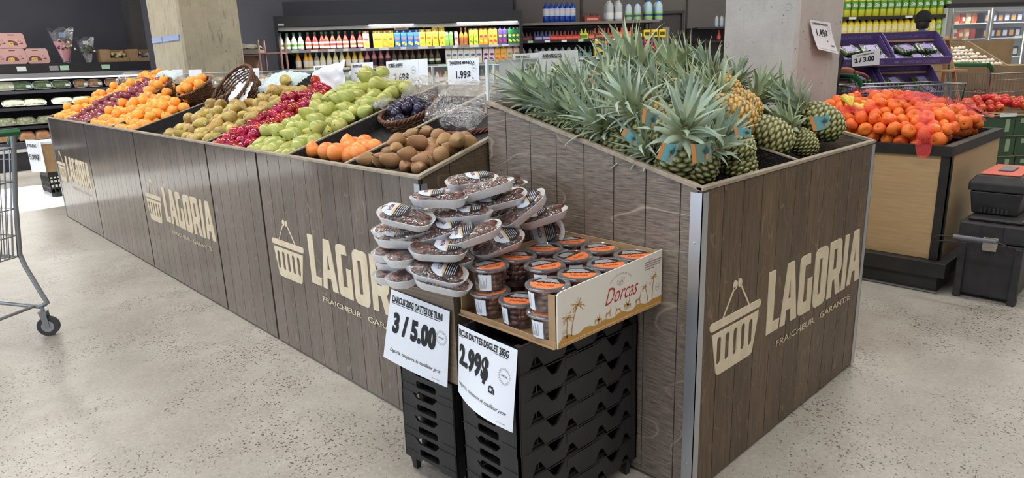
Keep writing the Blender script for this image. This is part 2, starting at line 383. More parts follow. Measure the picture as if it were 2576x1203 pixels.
# concrete pillars
def pillar(name, x0, y0, x1, y1, m, label_m=None):
    mb = MB(); c = 0.025
    mb.prism([(x0 + c, y0), (x1 - c, y0), (x1, y0 + c), (x1, y1 - c), (x1 - c, y1), (x0 + c, y1), (x0, y1 - c), (x0, y0 + c)], 0, CEIL)
    return struct(mb.build(name, m, smooth=False))
def pillar_material(name, a, b, spots, dirt):
    k = NT(name); v = k.obj(); n = k.noise(v, 3.0, 5, 0.65); n2 = k.noise(v, 40, 3, 0.6)
    c = k.mix(k.ramp(n, [(0.35, 0), (0.65, 1)]), (*srgb(*a), 1), (*srgb(*b), 1))
    vo = k.n('TexVoronoi', {'Vector': v, 'Scale': spots}); sc = k.n('SeparateColor', {0: vo.outputs['Color']})
    pit = k.math('MULTIPLY', k.math('LESS_THAN', vo.outputs['Distance'], k.math('MULTIPLY', sc.outputs[0], 0.16)), k.math('GREATER_THAN', sc.outputs[1], 0.45))
    c = k.mix(k.math('MULTIPLY', pit, 0.75), c, (*srgb(64, 60, 56), 1))
    # faint round form-tie rings
    vr = k.n('TexVoronoi', {'Vector': v, 'Scale': 7.0}); sr = k.n('SeparateColor', {0: vr.outputs['Color']})
    rg = k.math('MULTIPLY', k.math('LESS_THAN', k.math('ABSOLUTE', k.math('SUBTRACT', vr.outputs['Distance'], 0.16)), 0.018), k.math('GREATER_THAN', sr.outputs[1], 0.6))
    c = k.mix(k.math('MULTIPLY', rg, 0.35), c, (*srgb(96, 92, 88), 1))
    vv = k.n('Mapping', {'Vector': v, 'Scale': (9, 9, 1.2)}); st = k.ramp(k.noise(vv.outputs[0], 3.0, 4, 0.7), [(0.55, 0), (0.70, 1)])
    c = k.mix(k.math('MULTIPLY', st, dirt), c, (*srgb(112, 104, 92), 1))
    k.base(c); k.p.inputs['Roughness'].default_value = 0.75; k.bump(k.math('SUBTRACT', n2, pit), 0.3, 0.006); return k.m
M_pil2 = pillar_material('pitted_concrete', (176, 174, 172), (192, 190, 186), 16, 0.12)
M_pil1 = pillar_material('stained_concrete', (172, 164, 142), (156, 148, 128), 22, 0.75)
PIL2 = (4.84, 2.17, 5.62, 2.74)
pillar('pillar_near', *PIL2, M_pil2)
p460 = at_y(460, 120, 8.45); p610 = at_y(612, 120, 8.45); p375 = at_x(384, 120, p460.x)
pillar('pillar_far', p460.x, 8.45, p610.x, p375.y, M_pil1)
# price rail on the far pillar
for nm, (ya, yb, lbl) in {'a': (8.50, 8.50 + 0.52 * (p375.y - 8.45), 'near'), 'b': (8.50 + 0.55 * (p375.y - 8.45), p375.y - 0.05, 'far')}.items():
    zz = at_x(420, 98, p460.x).z
    t = tag(MB().box((p460.x - 0.015, ya, zz - 0.03), (p460.x, yb, zz + 0.03)).build('label_rail', mat('blue_clear_rail', (150, 170, 214), 0.3), smooth=False, bevel=0.003), 'pale blue plastic label rail on the far pillar, the %s one of the pair' % ('longer right' if lbl == 'near' else 'shorter left'), 'rail', 'label rails on the far pillar')
a = at_y(318, 60, 13.8); b2 = at_y(372, 60, 13.8)
slab('pillar_back_corner', (a.x, 13.55, 0), (b2.x + 0.6, 13.98, CEIL), mat('dark_concrete', (98, 96, 94), 0.8, var=(84, 82, 80), vscale=3))
# ceiling lamps
for i, (lx, ly) in enumerate(LAMPS):
    t = thing('ceiling_lamp', 'long white batten lamp under the ceiling', 'lamp', (lx, ly, CEIL - 0.1), group='batten lamps under the ceiling')
    MB().box((-0.17, -2.05, 0), (0.17, 2.05, 0.1)).build('housing', mat('white_enamel', (230, 230, 228), 0.4), t, smooth=False)
    MB().box((-0.14, -2.0, -0.012), (0.14, 2.0, 0)).build('diffuser', mat('lamp_diffuser', (250, 246, 240), 0.5, emit=0.0), t, smooth=False)

# ------------------------------------------------------------------ sloping produce stand, four units along y
SX, SZ, SL, RX = 1.42, 1.015, 0.30, 2.34      # front face, rim height, slope, ridge
YA, YB, YC, YD, YE, YM = 8.14, 6.733, 5.357, 4.0, 1.967, 3.33
def rimz(x): return SZ + SL * (x - SX)
def cz(a, z=0.0): return a
def logo(parent, conv, M):
    """basket and LAGORIA lettering; conv maps (u, height) to the panel face, drawn as 3 mm inlay"""
    L = [[(.458, .66), (.508, .66), (.508, .464), (.558, .464), (.552, .425), (.462, .425)]]
    A = [[(.604, .66), (.657, .66), (.703, .424), (.655, .424), (.646, .478), (.612, .478), (.606, .424), (.567, .424)], [(.631, .60), (.622, .52), (.643, .52)]]
    G = [arc(.734, .635, .024, PI, PI / 2, 4) + [(.794, .659), (.80, .617), (.754, .617), (.754, .468), (.788, .468), (.786, .556), (.826, .556), (.828, .419)] + arc(.736, .445, .024, 1.5 * PI, PI, 4)]
    O = [rrect(.846, .415, .963, .658, .03), [(.886, .614), (.886, .464), (.912, .464), (.912, .614)]]
    R = [[(.981, .659)] + arc(1.072, .631, .028, PI / 2, 0, 4) + [(1.112, .54), (1.108, .52), (1.092, .50), (1.118, .419), (1.072, .419), (1.048, .49), (1.026, .49), (1.026, .419), (.984, .419)], [(1.024, .622), (1.056, .622), (1.06, .535), (1.026, .535)]]
    I = [[(1.134, .658), (1.172, .658), (1.170, .419), (1.13, .419)]]
    A2 = [[(x + .623 * 1.0, z) for x, z in A[0]], [(x + .623, z) for x, z in A[1]]]
    bar = [rrect(.072, .553, .406, .581, .0139, 6)]
    body = [[(.086, .541), (.393, .541)] + arc(.341, .412, .022, 0, -PI / 2, 4) + arc(.138, .412, .022, 1.5 * PI, PI, 4)]
    for cxs in (.132, .184, .236, .288, .340): body.append(rrect(cxs - .013, .428, cxs + .013, .524, .0128, 6))
    hd = [[(.150, .582), (.156, .582), (.222, .668), (.215, .671)], [(.318, .582), (.326, .582), (.262, .668), (.255, .665)], [(.222 + .013 * math.cos(t), .676 + .016 * math.sin(t)) for t in np.linspace(0, 2 * PI, 13)[:-1]], [(.252 + .013 * math.cos(t), .676 + .016 * math.sin(t)) for t in np.linspace(0, 2 * PI, 13)[:-1]]]
    mb = MB()
    # the 1 mm darker cut line shows as the side of each inlay
    for loops in (L, A, G, O, R, I, A2, bar, body): mb.mesh('', outline(loops, 0.003), M)
    for h in hd: mb.mesh('', outline([h], 0.002), M)
    write(mb, 'FRAICHEUR', .543, .352, .026, 0.01, 0.95, z=0.002, space=1.0, width=.33, M=M); write(mb, 'GARANTIE', .928, .352, .026, 0.01, 0.95, z=0.002, width=.31, M=M)
    return mb.build('basket_logo', M_inlay, parent, smooth=False, label='pale inlaid basket emblem and shop lettering')
def unit(y0, y1, panels, label, dividers, last=False, far=False):
    t = thing('produce_stand', label, 'produce stand', (SX, y0, 0), group='sloping wooden produce stand units')
    O = Vector((SX, y0, 0))
    back = MB(); back.box((SX + 0.014, y0 + 0.004, 0.01), (SX + 0.03, y1 - 0.004, 1.0)); back.box((SX + 0.03, y0 + 0.02, 0.005), (3.26, y1 - 0.02, 0.05))
    back.build('carcass', M_black, t, smooth=False, world=True)
    for (a, b, lg) in panels:       # a..b along y, a is the camera-left (larger) end
        n = max(1, round((a - b) / 0.125)); w = (a - b) / n; mb = MB()
        for i in range(n):
            ya, yb = a - i * w, a - (i + 1) * w
            mb.box((SX, yb + 0.0016 + (0.008 if i == n - 1 else 0), 0.012), (SX + 0.014, ya - 0.0016 - (0.008 if i == 0 else 0), 1.003))
        p = mb.build('front_panel', M_front, t, smooth=False, world=True)
        if lg:
            M = Matrix(((0, 0, -1, SX), (-1, 0, 0, a), (0, 1, 0, 0), (0, 0, 0, 1)))
            M = Matrix.Translation(-O) @ M
            logo(p, None, M)
    # rims: front strip, ridge strip and the sloping dividers
    mb = MB(); mb.box((SX - 0.004, y0, 1.003), (SX + 0.022, y1, SZ)); mb.box((RX - 0.01, y0, rimz(RX) - 0.06), (RX + 0.01, y1, rimz(RX)))
    mb.build('front_rim', M_rim, t, smooth=False, world=True, bevel=0.002)
    for yd in dividers:
        mb = MB(); poly = [(SX + 0.02, rimz(SX) - 0.16), (RX, rimz(RX) - 0.16), (RX, rimz(RX) - 0.004), (SX + 0.02, rimz(SX) - 0.004)]
        T = Matrix(((1, 0, 0, 0), (0, 0, 1, yd), (0, 1, 0, 0), (0, 0, 0, 1)))
        mb.prism(poly, -0.008, 0.008, 0, T)
        mb.prism([(SX + 0.015, rimz(SX) - 0.004), (RX, rimz(RX) - 0.004), (RX, rimz(RX) + 0.002), (SX + 0.015, rimz(SX) + 0.002)], -0.009, 0.009, 1, T)
        mb.build('divider', [M_liner, M_rim], t, smooth=False, world=True)
    # sloping liner on both sides of the ridge
    mb = MB(); x1 = 3.26
    mb.add([(SX + 0.02, y0 + .005, rimz(SX) - .085), (RX, y0 + .005, rimz(RX) - .085), (RX, y1 - .005, rimz(RX) - .085), (SX + .02, y1 - .005, rimz(SX) - .085), (x1, y0 + .005, SZ - .085), (x1, y1 - .005, SZ - .085)],
           [(0, 1, 2, 3), (1, 4, 5, 2)])
    mb.build('mesh_liner', M_liner, t, smooth=False, world=True, solid=0.01)
    mb = MB(); mb.box((x1, y0 + .003, 0.02), (x1 + .02, y1 - .003, SZ)); mb.build('back_panel', M_front, t, smooth=False, world=True)
    ends = ([(y0, 1)] if last else []) + ([(y1, -1)] if far else [])
    for ye, sg in ends:
        mb = MB(); T = Matrix(((1, 0, 0, 0), (0, 0, 1, ye if sg > 0 else ye - 0.014), (0, 1, 0, 0), (0, 0, 0, 1)))
        xs = [SX + 0.014 + i * 0.125 for i in range(16)]; xs = [x for x in xs if x < x1] + [x1]
        f = lambda x: rimz(x) - 0.012 if x <= RX else rimz(RX) - 0.012 - SL * (x - RX)
        for a, b in zip(xs[:-1], xs[1:]):
            pl = [(a + .0015, .012), (b - .0015, .012), (b - .0015, f(b)), (a + .0015, f(a))]
            mb.prism(pl, 0, 0.014, 0, T)
        mb.build('end_panel', M_eside, t, smooth=False, world=True)
        mb = MB(); pl = [(SX, f(SX)), (RX, f(RX)), (x1, f(x1)), (x1, f(x1) + .014), (RX, f(RX) + .014), (SX, f(SX) + .014)]
        mb.prism(pl, -0.004, 0.02, 0, T); mb.build('end_rim', M_rim, t, smooth=False, world=True, bevel=0.002)
        mb = MB(); s = -sg
        mb.box((SX - .003, min(ye, ye - s * 0.035) if sg < 0 else ye, 0.01), (SX - .001, ye if sg < 0 else ye + .035, .985)) if False else None
        ya, yb = (ye - 0.003, ye + 0.033) if sg > 0 else (ye - 0.033, ye + 0.003)
        mb.box((SX - .003, ya, 0.01), (SX - .0005, yb, .985))
        yc, yd_ = (ye - 0.003, ye - 0.0005) if sg > 0 else (ye + 0.0005, ye + 0.003)
        mb.box((SX - .003, yc, 0.01), (SX + .03, yd_, .985)); mb.build('corner_trim', M_alu, t, smooth=False, world=True, label='aluminium corner angle')
    return t
unit(YB, YA, [(YA, YB, True)], 'farthest unit of the sloping wooden produce stand, with the smallest basket logo, holding oranges', [7.44, 6.745], far=True)
unit(YC, YB, [(YB, YC, False)], 'plain-fronted unit of the sloping wooden produce stand between two logo panels, holding oranges', [5.955, 5.372])
unit(YD, YC, [(YC, YD, True)], 'middle logo-fronted unit of the sloping wooden stand, holding brown and yellow pears', [4.012])
unit(YE, YD, [(YD, YM, False), (YM, YE, True)], 'nearest unit of the sloping wooden produce stand, its logo partly behind the date trays', [3.01, 2.50], last=True)

# ------------------------------------------------------------------ pineapple stand across the end
PX0, PX1, PY0, PY1, PZ0, PSL = 1.74, 3.105, 1.027, 1.90, 1.03, 0.25
def pz(y): return PZ0 + PSL * (y - PY0)
t = thing('pineapple_stand', 'large boxy wooden stand full of pineapples, big basket logo on its brown front', 'produce stand', (PX0, PY0, 0))
back = MB(); back.box((PX0 + .014, PY0 + .014, .01), (PX1 - .01, PY0 + .03, PZ0 - .02)); back.box((PX0 + .014, PY0 + .03, .01), (PX0 + .028, PY1 + .03, 1.0)); back.box((PX0 + .03, PY0 + .05, .005), (PX1 - .03, PY1, .06)); back.box((PX0 + .014, PY1 + .015, .01), (PX1, PY1 + .045, pz(PY1) - .02))
back.build('carcass', M_black, t, smooth=False, world=True)
mb = MB(); n = 11; w = (PX1 - PX0) / n
for i in range(n): mb.box((PX0 + i * w + .0016, PY0, .012), (PX0 + (i + 1) * w - .0016, PY0 + .014, PZ0 - .014))
p = mb.build('front_panel', M_pfront, t, smooth=False, world=True)
logo(p, None, Matrix.Translation(-Vector((PX0, PY0, 0))) @ Matrix(((1, 0, 0, PX0), (0, 0, -1, PY0), (0, 1, 0, 0), (0, 0, 0, 1))))
TS = lambda x: Matrix(((0, 0, 1, x), (1, 0, 0, 0), (0, 1, 0, 0), (0, 0, 0, 1)))
ys = [PY0 + .014, 1.10, 1.225, 1.35, 1.475, 1.60, 1.725, 1.85, PY1 + .05]
for nm, xx, m in (('left_side_panel', PX0, M_side), ('right_side_panel', PX1 - .014, M_side)):
    mb = MB()
    for a, b in zip(ys[:-1], ys[1:]): mb.prism([(a + .0018, .012), (b - .0018, .012), (b - .0018, pz(min(b, PY1)) - .014), (a + .0018, pz(a) - .014)], 0, .014, 0, TS(xx))
    mb.build(nm, m, t, smooth=False, world=True)
mb = MB(); mb.box((PX0 - .004, PY0 - .004, PZ0 - .012), (PX1 + .004, PY0 + .020, PZ0))
for xx in (PX0 - .004, PX1 - .016): mb.prism([(PY0, PZ0 - .014), (PY1 + .05, pz(PY1 + .05) - .014), (PY1 + .05, pz(PY1 + .05)), (PY0, PZ0)], 0, .02, 0, TS(xx))
mb.box((PX0, PY1 + .03, pz(PY1) - .02), (PX1, PY1 + .05, pz(PY1) + .0)); mb.build('rim', M_rim, t, smooth=False, world=True, bevel=0.002)
mb = MB(); XD = 2.40
mb.prism([(PY0 + .02, PZ0 - .2), (PY1, pz(PY1) - .2), (PY1, pz(PY1) - .004), (PY0 + .02, pz(PY0) - .004)], -.007, .007, 0, TS(XD))
mb.prism([(PY0 + .02, PZ0 - .004), (PY1, pz(PY1) - .004), (PY1, pz(PY1) + .001), (PY0 + .02, PZ0 + .001)], -.009, .009, 1, TS(XD))
mb.build('divider', [M_liner, M_rim], t, smooth=False, world=True)
mb = MB(); mb.add([(PX0 + .014, PY0 + .014, PZ0 - .15), (PX1 - .014, PY0 + .014, PZ0 - .15), (PX1 - .014, PY1 + .03, pz(PY1) - .15), (PX0 + .014, PY1 + .03, pz(PY1) - .15)], [(0, 1, 2, 3)])
mb.build('mesh_liner', M_liner, t, smooth=False, world=True, solid=0.01)
for xx, sg in ((PX0, 1), (PX1, -1)):
    mb = MB(); xa, xb = (xx - .003, xx + .030) if sg > 0 else (xx - .030, xx + .003)
    mb.box((xa, PY0 - .003, .01), (xb, PY0 - .0005, PZ0 - .018)); xc, xd = (xx - .003, xx - .0005) if sg > 0 else (xx + .0005, xx + .003)
    mb.box((xc, PY0 - .003, .01), (xd, PY0 + .038, PZ0 - .018))
    for z in (.12, .86):
        mb.sphere(.004, 8, 5, 0, TR((xc if sg > 0 else xd, PY0 + .02, z)))
    mb.build('corner_trim', M_alu, t, smooth=False, world=True, label='aluminium corner angle')
# plywood packers on the back corner, with the clear divider standing on them
mb = MB()
for i in range(3): mb.box((PX0 + .0, PY1 + .052, 1.215 + i * .012), (PX0 + .22, PY1 + .062 + .0, 1.224 + i * .012))
mb.build('plywood_packer', M_rim, None, smooth=False)
bpy.data.objects['plywood_packer'].name = 'plywood_packer'
tag(bpy.data.objects['plywood_packer'], 'layered plywood packer on the back corner of the pineapple stand', 'packer')

# ------------------------------------------------------------------ black stacking crates
def crate_mesh(L, Wd, h, feet):
    mb = MB(); th = 0.007
    def side(len_, kind):
        if kind == 'long':
            out = [(0, 0)]
            for c in (.14, .40, .655, .89):    # arched openings along the lower edge
                a, b = c * len_, .052 * len_
                out += [(a - b, 0), (a - b * .3, h * .40), (a + b * .25, h * .42), (a + b, h * .06), (a + b * 1.02, 0)]
            out += [(len_, 0), (len_, h - .002)]
            for c in (.77, .525, .27):         # vee notches along the upper edge
                d = h * (.5 if c != .525 else .34); a = c * len_
                out += [(a + .085 * len_, h - .002), (a + .012, h - d), (a - .008, h - d), (a - .075 * len_, h - .002)]
            out += [(0, h - .002)]
            return [out]
        out = [(0, 0), (.30 * len_, 0), (.34 * len_, .012), (.66 * len_, .012), (.70 * len_, 0), (len_, 0), (len_, h - .002), (.78 * len_, h - .002), (.70 * len_, h - .022), (.40 * len_, h - .022), (.32 * len_, h - .002), (0, h - .002)]
        hole = rrect(.33 * len_, .024, .70 * len_, .050, .008, 3)
        return [out, hole]
    for y in (0, Wd): mb.mesh('', outline(side(L, 'long'), th / 2), Matrix(((1, 0, 0, 0), (0, 0, -1, y + (th / 2 if y == 0 else -th / 2)), (0, 1, 0, 0), (0, 0, 0, 1))))
    for x in (0, L): mb.mesh('', outline(side(Wd, 'short'), th / 2), Matrix(((0, 0, 1, x + (th / 2 if x == 0 else -th / 2)), (1, 0, 0, 0), (0, 1, 0, 0), (0, 0, 0, 1))))
    mb.box((th, th, .004), (L - th, Wd - th, .009))
    for f in (.15, .38, .62, .85): mb.box((f * L - .002, th, .01), (f * L + .002, Wd - th, h * .45))
    # raised plate and rib lines on the long side
    mb.box((.36 * L, -.002, h * .52), (.66 * L, 0, h * .86)); mb.box((.05 * L, -.0015, h * .90), (.95 * L, 0, h * .94))
    for x in (.012, L - .03): 
        for y in (-.001, Wd - .019): mb.box((x, y, -.001), (x + .018, y + .02, h * .98))
    for y0, y1 in ((.02, .27), (.73, .98)): mb.box((-.002, y0 * Wd, h * .3), (0, y1 * Wd, h * .34))
    if feet:
        for x, y in ((.01, .01), (L - .04, .01), (.01, Wd - .04), (L - .04, Wd - .04)):
            mb.loft([[(x + .006, y + .006, -feet), (x + .024, y + .006, -feet), (x + .024, y + .024, -feet), (x + .006, y + .024, -feet)], [(x, y, 0), (x + .03, y, 0), (x + .03, y + .03, 0), (x, y + .03, 0)]])
    me = mb
    return me
def crate_stack(o, ang, L, Wd, pitch, n, feet, where):
    top = crate_mesh(L, Wd, pitch + .004, 0); low = crate_mesh(L, Wd, pitch + .004, feet)
    names = ['bottom', 'second', 'third', 'fourth', 'fifth', 'sixth', 'seventh']
    me = None
    for i in range(n):
        pos = TR((o[0] + rnd.uniform(-.002, .002), o[1] + rnd.uniform(-.002, .002), feet + i * pitch), (0, 0, ang))
        if i == 0: ob = low.build('stacking_crate', M_bm, None, smooth=False); 
        elif me is None: ob = top.build('stacking_crate', M_bm, None, smooth=False); me = ob.data
        else: ob = link('stacking_crate', me)
        ob.matrix_basis = pos
        tag(ob, 'black plastic crate, %s of the stack under the %s' % ('topmost' if i == n - 1 else names[i], where), 'crate', 'black crates under the ' + where)
crate_stack((1.175, 1.24), 0.0, .555, .247, .0834, 7, .06, 'box of date tubs')
crate_stack((1.222, 1.590), .085, .47, .262, .0865, 4, .055, 'wooden tray box')

# ------------------------------------------------------------------ wooden box carrying the date trays
BXA = math.atan2(.031, .28)
t = thing('wooden_box', 'plain grey-brown wooden box on black crates, carrying the heap of date trays', 'box', (1.232, 1.572, .405), BXA)
M_box = wood('weathered_board', 'Z', 'Y', 0, (110, 94, 78), (146, 130, 110), (168, 150, 126), .3, .6, cath=(.9, .2), freq=10)
MB().box((0, 0, 0), (.012, .30, .292)).build('end_board', M_box, t, smooth=False, bevel=.001)
MB().box((.4, 0, 0), (.412, .30, .292)).build('end_board', M_box, t, smooth=False, bevel=.001)
MB().box((.0125, 0, 0), (.3995, .012, .292)).build('side_board', M_box, t, smooth=False, bevel=.001)
MB().box((.0125, .288, 0), (.3995, .30, .292)).build('side_board', M_box, t, smooth=False, bevel=.001)
MB().box((-.002, -.002, .2925), (.414, .302, .300)).build('top_board', M_box, t, smooth=False, bevel=.001)
boxM = TR((1.232, 1.572, .405), (0, 0, BXA))

# ------------------------------------------------------------------ paper price signs
def paper_sign(name, label, corners, curl, draw, tape=True, nu=40, nv=30, group=None, thick=True):
    """sheet given by its four corners (top left, top right, bottom left, bottom right); draw(writer) gets sheet coordinates x 0..w, y 0..h"""
    tl, tr, bl, br = [Vector(c) for c in corners]
    w = ((tr - tl).length + (br - bl).length) / 2; h = ((tl - bl).length + (tr - br).length) / 2
    nrm = (tr - tl).cross(tl - bl).normalized()
    def fn(p):
        u, v = p[0] / w, p[1] / h
        q = (bl * (1 - u) + br * u) * (1 - v) + (tl * (1 - u) + tr * u) * v
        return q + nrm * (curl(u, v) + p[2])
    t = thing(name, label, 'price sign', bl, group=group)
    o = Vector(bl)
    mb = MB(); mb.grid(lambda u, v: tuple(fn((u * w, v * h, 0)) - o), nu, nv)
    mb.build('sheet', M_paper, t, smooth=True)
    ink = MB()
    def wr(s, x, y, hh, **k): write(ink, s, x, y, hh, fn=lambda p: fn(p) - o, z=.0014, **k)
    def shape(loops, z=.0013):
        me = outline(loops); oo = len(ink.v)
        for vv in me.vertices: ink.v.append(tuple(fn((vv.co.x, vv.co.y, z)) - o))
        for p in me.polygons: ink.f.append(tuple(i + oo for i in p.vertices)); ink.mi.append(0)
    draw(wr, shape, w, h)
    ink.build('printing', M_ink, t, smooth=False, label='black printed lettering')
    return t
def bar(x0, y0, x1, y1): return [[(x0, y0), (x1, y0), (x1, y1), (x0, y1)]]
def special(wr, shape, cx, cy, r, text='SPECIAL', n=20):
    shape([burst(cx, cy, r, r * .74, n), burst(cx, cy, r * .95, r * .69, n)])
    wr(text, cx, cy - r * .10, r * .22, bold=.01, sx=.9, align='CENTER')
def d1(wr, shape, w, h):
    wr('DARCUS 200G DATTES DE TUNI', .012, h * .845, h * .088, bold=.03, width=w * .85); shape(bar(.012, h * .822, w * .86, h * .83))
    [wr('3 / 5.00', .030 + q, h * .44, h * .27, bold=.05, width=w * .70, space=1.06) for q in (0, .0022)]
    special(wr, shape, w * .89, h * .62, .026)
    wr('Lagoria, toujours le meilleur prix', w * .10, h * .15, h * .052, shear=.35, width=w * .80)
    wr('Imprime par le magasin', w * .78, h * .045, h * .012, width=w * .12)
X1 = 1.192
c1 = [boxM @ Vector((-.004, .282, .283)), boxM @ Vector((-.004, -.008, .279)), None, None]
c1 = [at_x(986, 727, 1.196), at_x(1133, 783, 1.222), at_x(966, 897, 1.180), at_x(1127, 975, 1.214)]
paper_sign('price_sign', 'white paper sign reading 3 / 5.00, hanging on the wooden box', c1, lambda u, v: .003 + .006 * (1 - v) * math.sin(u * PI), d1)
def d2(wr, shape, w, h):
    wr('RCUS DATTES DEGLET 283G', .004, h * .86, h * .088, bold=.03, width=w * .855); shape(bar(.004, h * .838, w * .86, h * .846))
    [wr('2.99$', w * .03 + q, h * .46, h * .28, bold=.045, width=w * .54, space=1.12) for q in (0, .0022)]
    wr('Ch', w * .60, h * .34, h * .085, bold=.05, width=w * .10)
    special(wr, shape, w * .83, h * .62, .025)
    wr('Lagoria, toujours le meilleur prix', w * .03, h * .16, h * .05, shear=.35, width=w * .87)
    wr('Imprime par le magasin', w * .78, h * .045, h * .012, width=w * .12)
c2 = [at_x(1154, 815, 1.168), at_x(1305, 880, 1.163), at_x(1153, 985, 1.160), at_x(1292, 1088, 1.150)]
paper_sign('price_sign', 'white paper sign reading 2.99$, curling off the black crates', c2, lambda u, v: .004 + .022 * (1 - v) ** 2 * math.sin(u * PI) - .004 * (1 - u) ** 6, d2)

# ------------------------------------------------------------------ dates in tubs
M_date = mat('date_skin', (112, 56, 34), 0.2, var=(60, 28, 20), vscale=45, spec=.6, bump=(150, .35, .004), rand=.1)
M_tubc = clear('clear_tub', refl=.08, opac=.03, rough=.08)
M_lidc = clear('clear_lid', refl=.12, opac=.10, rough=.1)
M_orange_l = mat('orange_label', (238, 128, 72), .45); M_black_l = mat('black_label', (30, 26, 24), .4)
def date_bits(mb, n, fn, r, seed, L=1.9):
    rr = random.Random(seed)
    for i in range(n):
        p, e = fn(i, rr)
        mb.sphere(r, 9, 6, 0, TR(p, e), (1, 1, L))
def make_tub(seed, ld):
    t = thing('date_tub', 'clear round tub of dates with orange and black lid label', 'tub')
    mb = MB(); prof = [(.048, 0), (.0485, .003), (.0555, .066), (.0575, .068)]
    mb.lathe(prof, 28, 0, None, True, False); mb.build('cup', M_tubc, t)
    mb = MB(); mb.lathe([(.0575, .066), (.0625, .067), (.0632, .070), (.062, .0735), (.056, .0765), (.053, .0765), (.0515, .0735), (.002, .0735)], 32, 0, None, False, True); mb.build('lid', M_lidc, t)
    mb = MB()
    def f(i, rr):
        k = i % 8; lay = i // 8; a = k * PI / 4 + lay * .4 + rr.uniform(-.1, .1); r0 = .034 if k % 8 != 7 else .034
        return (r0 * math.cos(a), r0 * math.sin(a), .012 + lay * .0155), (rr.uniform(1.2, 1.9), rr.uniform(-.3, .3), a + rr.uniform(-.5, .5))
    date_bits(mb, 32, f, .0098, seed, 2.1)
    date_bits(mb, 8, lambda i, rr: ((rr.uniform(-.015, .015), rr.uniform(-.015, .015), .012 + i * .0065), (rr.uniform(1, 2), 0, rr.uniform(0, 6))), .0105, seed + 9, 1.7)
    o = mb.build('dates', M_date, t); o['kind'] = 'stuff'
    mb = MB(); R_ = .0485; n = 20
    A = [(R_ * math.cos(PI + PI * i / n), R_ * math.sin(PI + PI * i / n)) for i in range(n + 1)]; B = [(R_ * math.cos(PI * i / n), R_ * math.sin(PI * i / n)) for i in range(n + 1)]
    wav = [(R_ * (1 - 2 * i / 10), .004 * math.sin(i * 1.9) + .002) for i in range(1, 10)]
    mb.prism(A + wav, .0738, .0741, 0); mb.prism(B + [(-x, y) for x, y in wav], .0738, .0741, 1)
    for i in range(6): mb.box((-.036 + i * .002, .011 + i * .005, .0742), (.030 - i * .003, .0125 + i * .005, .0744), 2)
    for x in (-.028, -.014, .002, .018): mb.box((x, -.002, .0742), (x + .008, .003, .0745), 1); mb.box((x + .006, .002, .0742), (x + .008, .008, .0745), 0)
    write(mb, 'Dorcas', -.026, -.026, .013, bold=.01, shear=.3, z=.0744, mi=3, width=.05)
    mb.build('lid_label', [M_orange_l, M_black_l, M_paper, M_maroon], t, smooth=False)
    # white side label
    mb = MB(); a0 = 3.5
    def g(u, v): a = a0 + u * .75; z = .008 + v * .05; r = .0488 + z / .066 * .0068; return (r * math.cos(a), r * math.sin(a), z)
    mb.grid(g, 8, 1, 0)
    for i in range(7):
        mb.grid(lambda u, v, i=i: (lambda a, z, r: (r * math.cos(a), r * math.sin(a), z))(a0 + .06 + i * .065 + v * .02, .014 + u * (.036 - .01 * (i % 3)), .0493 + (.014 + u * .036) / .066 * .0068), 2, 1, 1)
    mb.build('side_label', [M_paper, mat('label_print', (120, 122, 130), .6)], t, smooth=False)
    return t
tubs = [make_tub(11, 0), make_tub(12, 1)]
BZ = .652
TUBS = [  # x, y, layer, lid turn, which side label side faces, where
    (1.302, 1.480, 1, .6, 'back left corner, above the open side'), (1.428, 1.486, 1, -.3, 'second along the back cardboard wall'), (1.553, 1.488, 1, -.2, 'third along the back cardboard wall'), (1.676, 1.480, 1, .2, 'far inner corner of the box'),
    (1.412, 1.352, 1, .5, 'middle row, beside the empty place'), (1.540, 1.352, 1, .9, 'centre of the middle row'), (1.668, 1.350, 1, .3, 'middle row, against the wooden stand side'),
    (1.290, 1.226, 1, -.35, 'near open corner of the printed box'), (1.415, 1.220, 1, -.1, 'second behind the white printed wall'), (1.543, 1.218, 1, .25, 'third behind the white printed wall'), (1.670, 1.216, 1, .1, 'far end behind the white printed wall'),
    (1.298, 1.474, 0, .2, 'underneath the back left one'), (1.302, 1.350, 0, -.3, 'alone in the lower layer with its lid uncovered'), (1.288, 1.222, 0, .1, 'underneath the near corner one, paper label outward')]
for i, (x, y, lay, a, wh) in enumerate(TUBS):
    place(tubs[i % 2], TR((x, y, BZ + .006 + lay * .0770), (0, 0, a - .75)), 'clear tub of dates, %s' % wh, 'date tubs in the printed box')
# hidden lower tubs that carry the top layer
for x, y in ((1.428, 1.486), (1.553, 1.488), (1.676, 1.480), (1.412, 1.352), (1.540, 1.352), (1.668, 1.350), (1.415, 1.220), (1.543, 1.218), (1.670, 1.216)):
    tag(MB().lathe([(.048, 0), (.0555, .066), (.0625, .067), (.062, .0755)], 20).build('date_tub', mat('dates_in_tub', (66, 36, 26), .3, var=(44, 22, 16), vscale=50), None, M=TR((x, y, BZ + .006))), 'date tub of the lower layer, under the top tubs behind the box walls', 'tub', 'lower date tubs under the top layer')

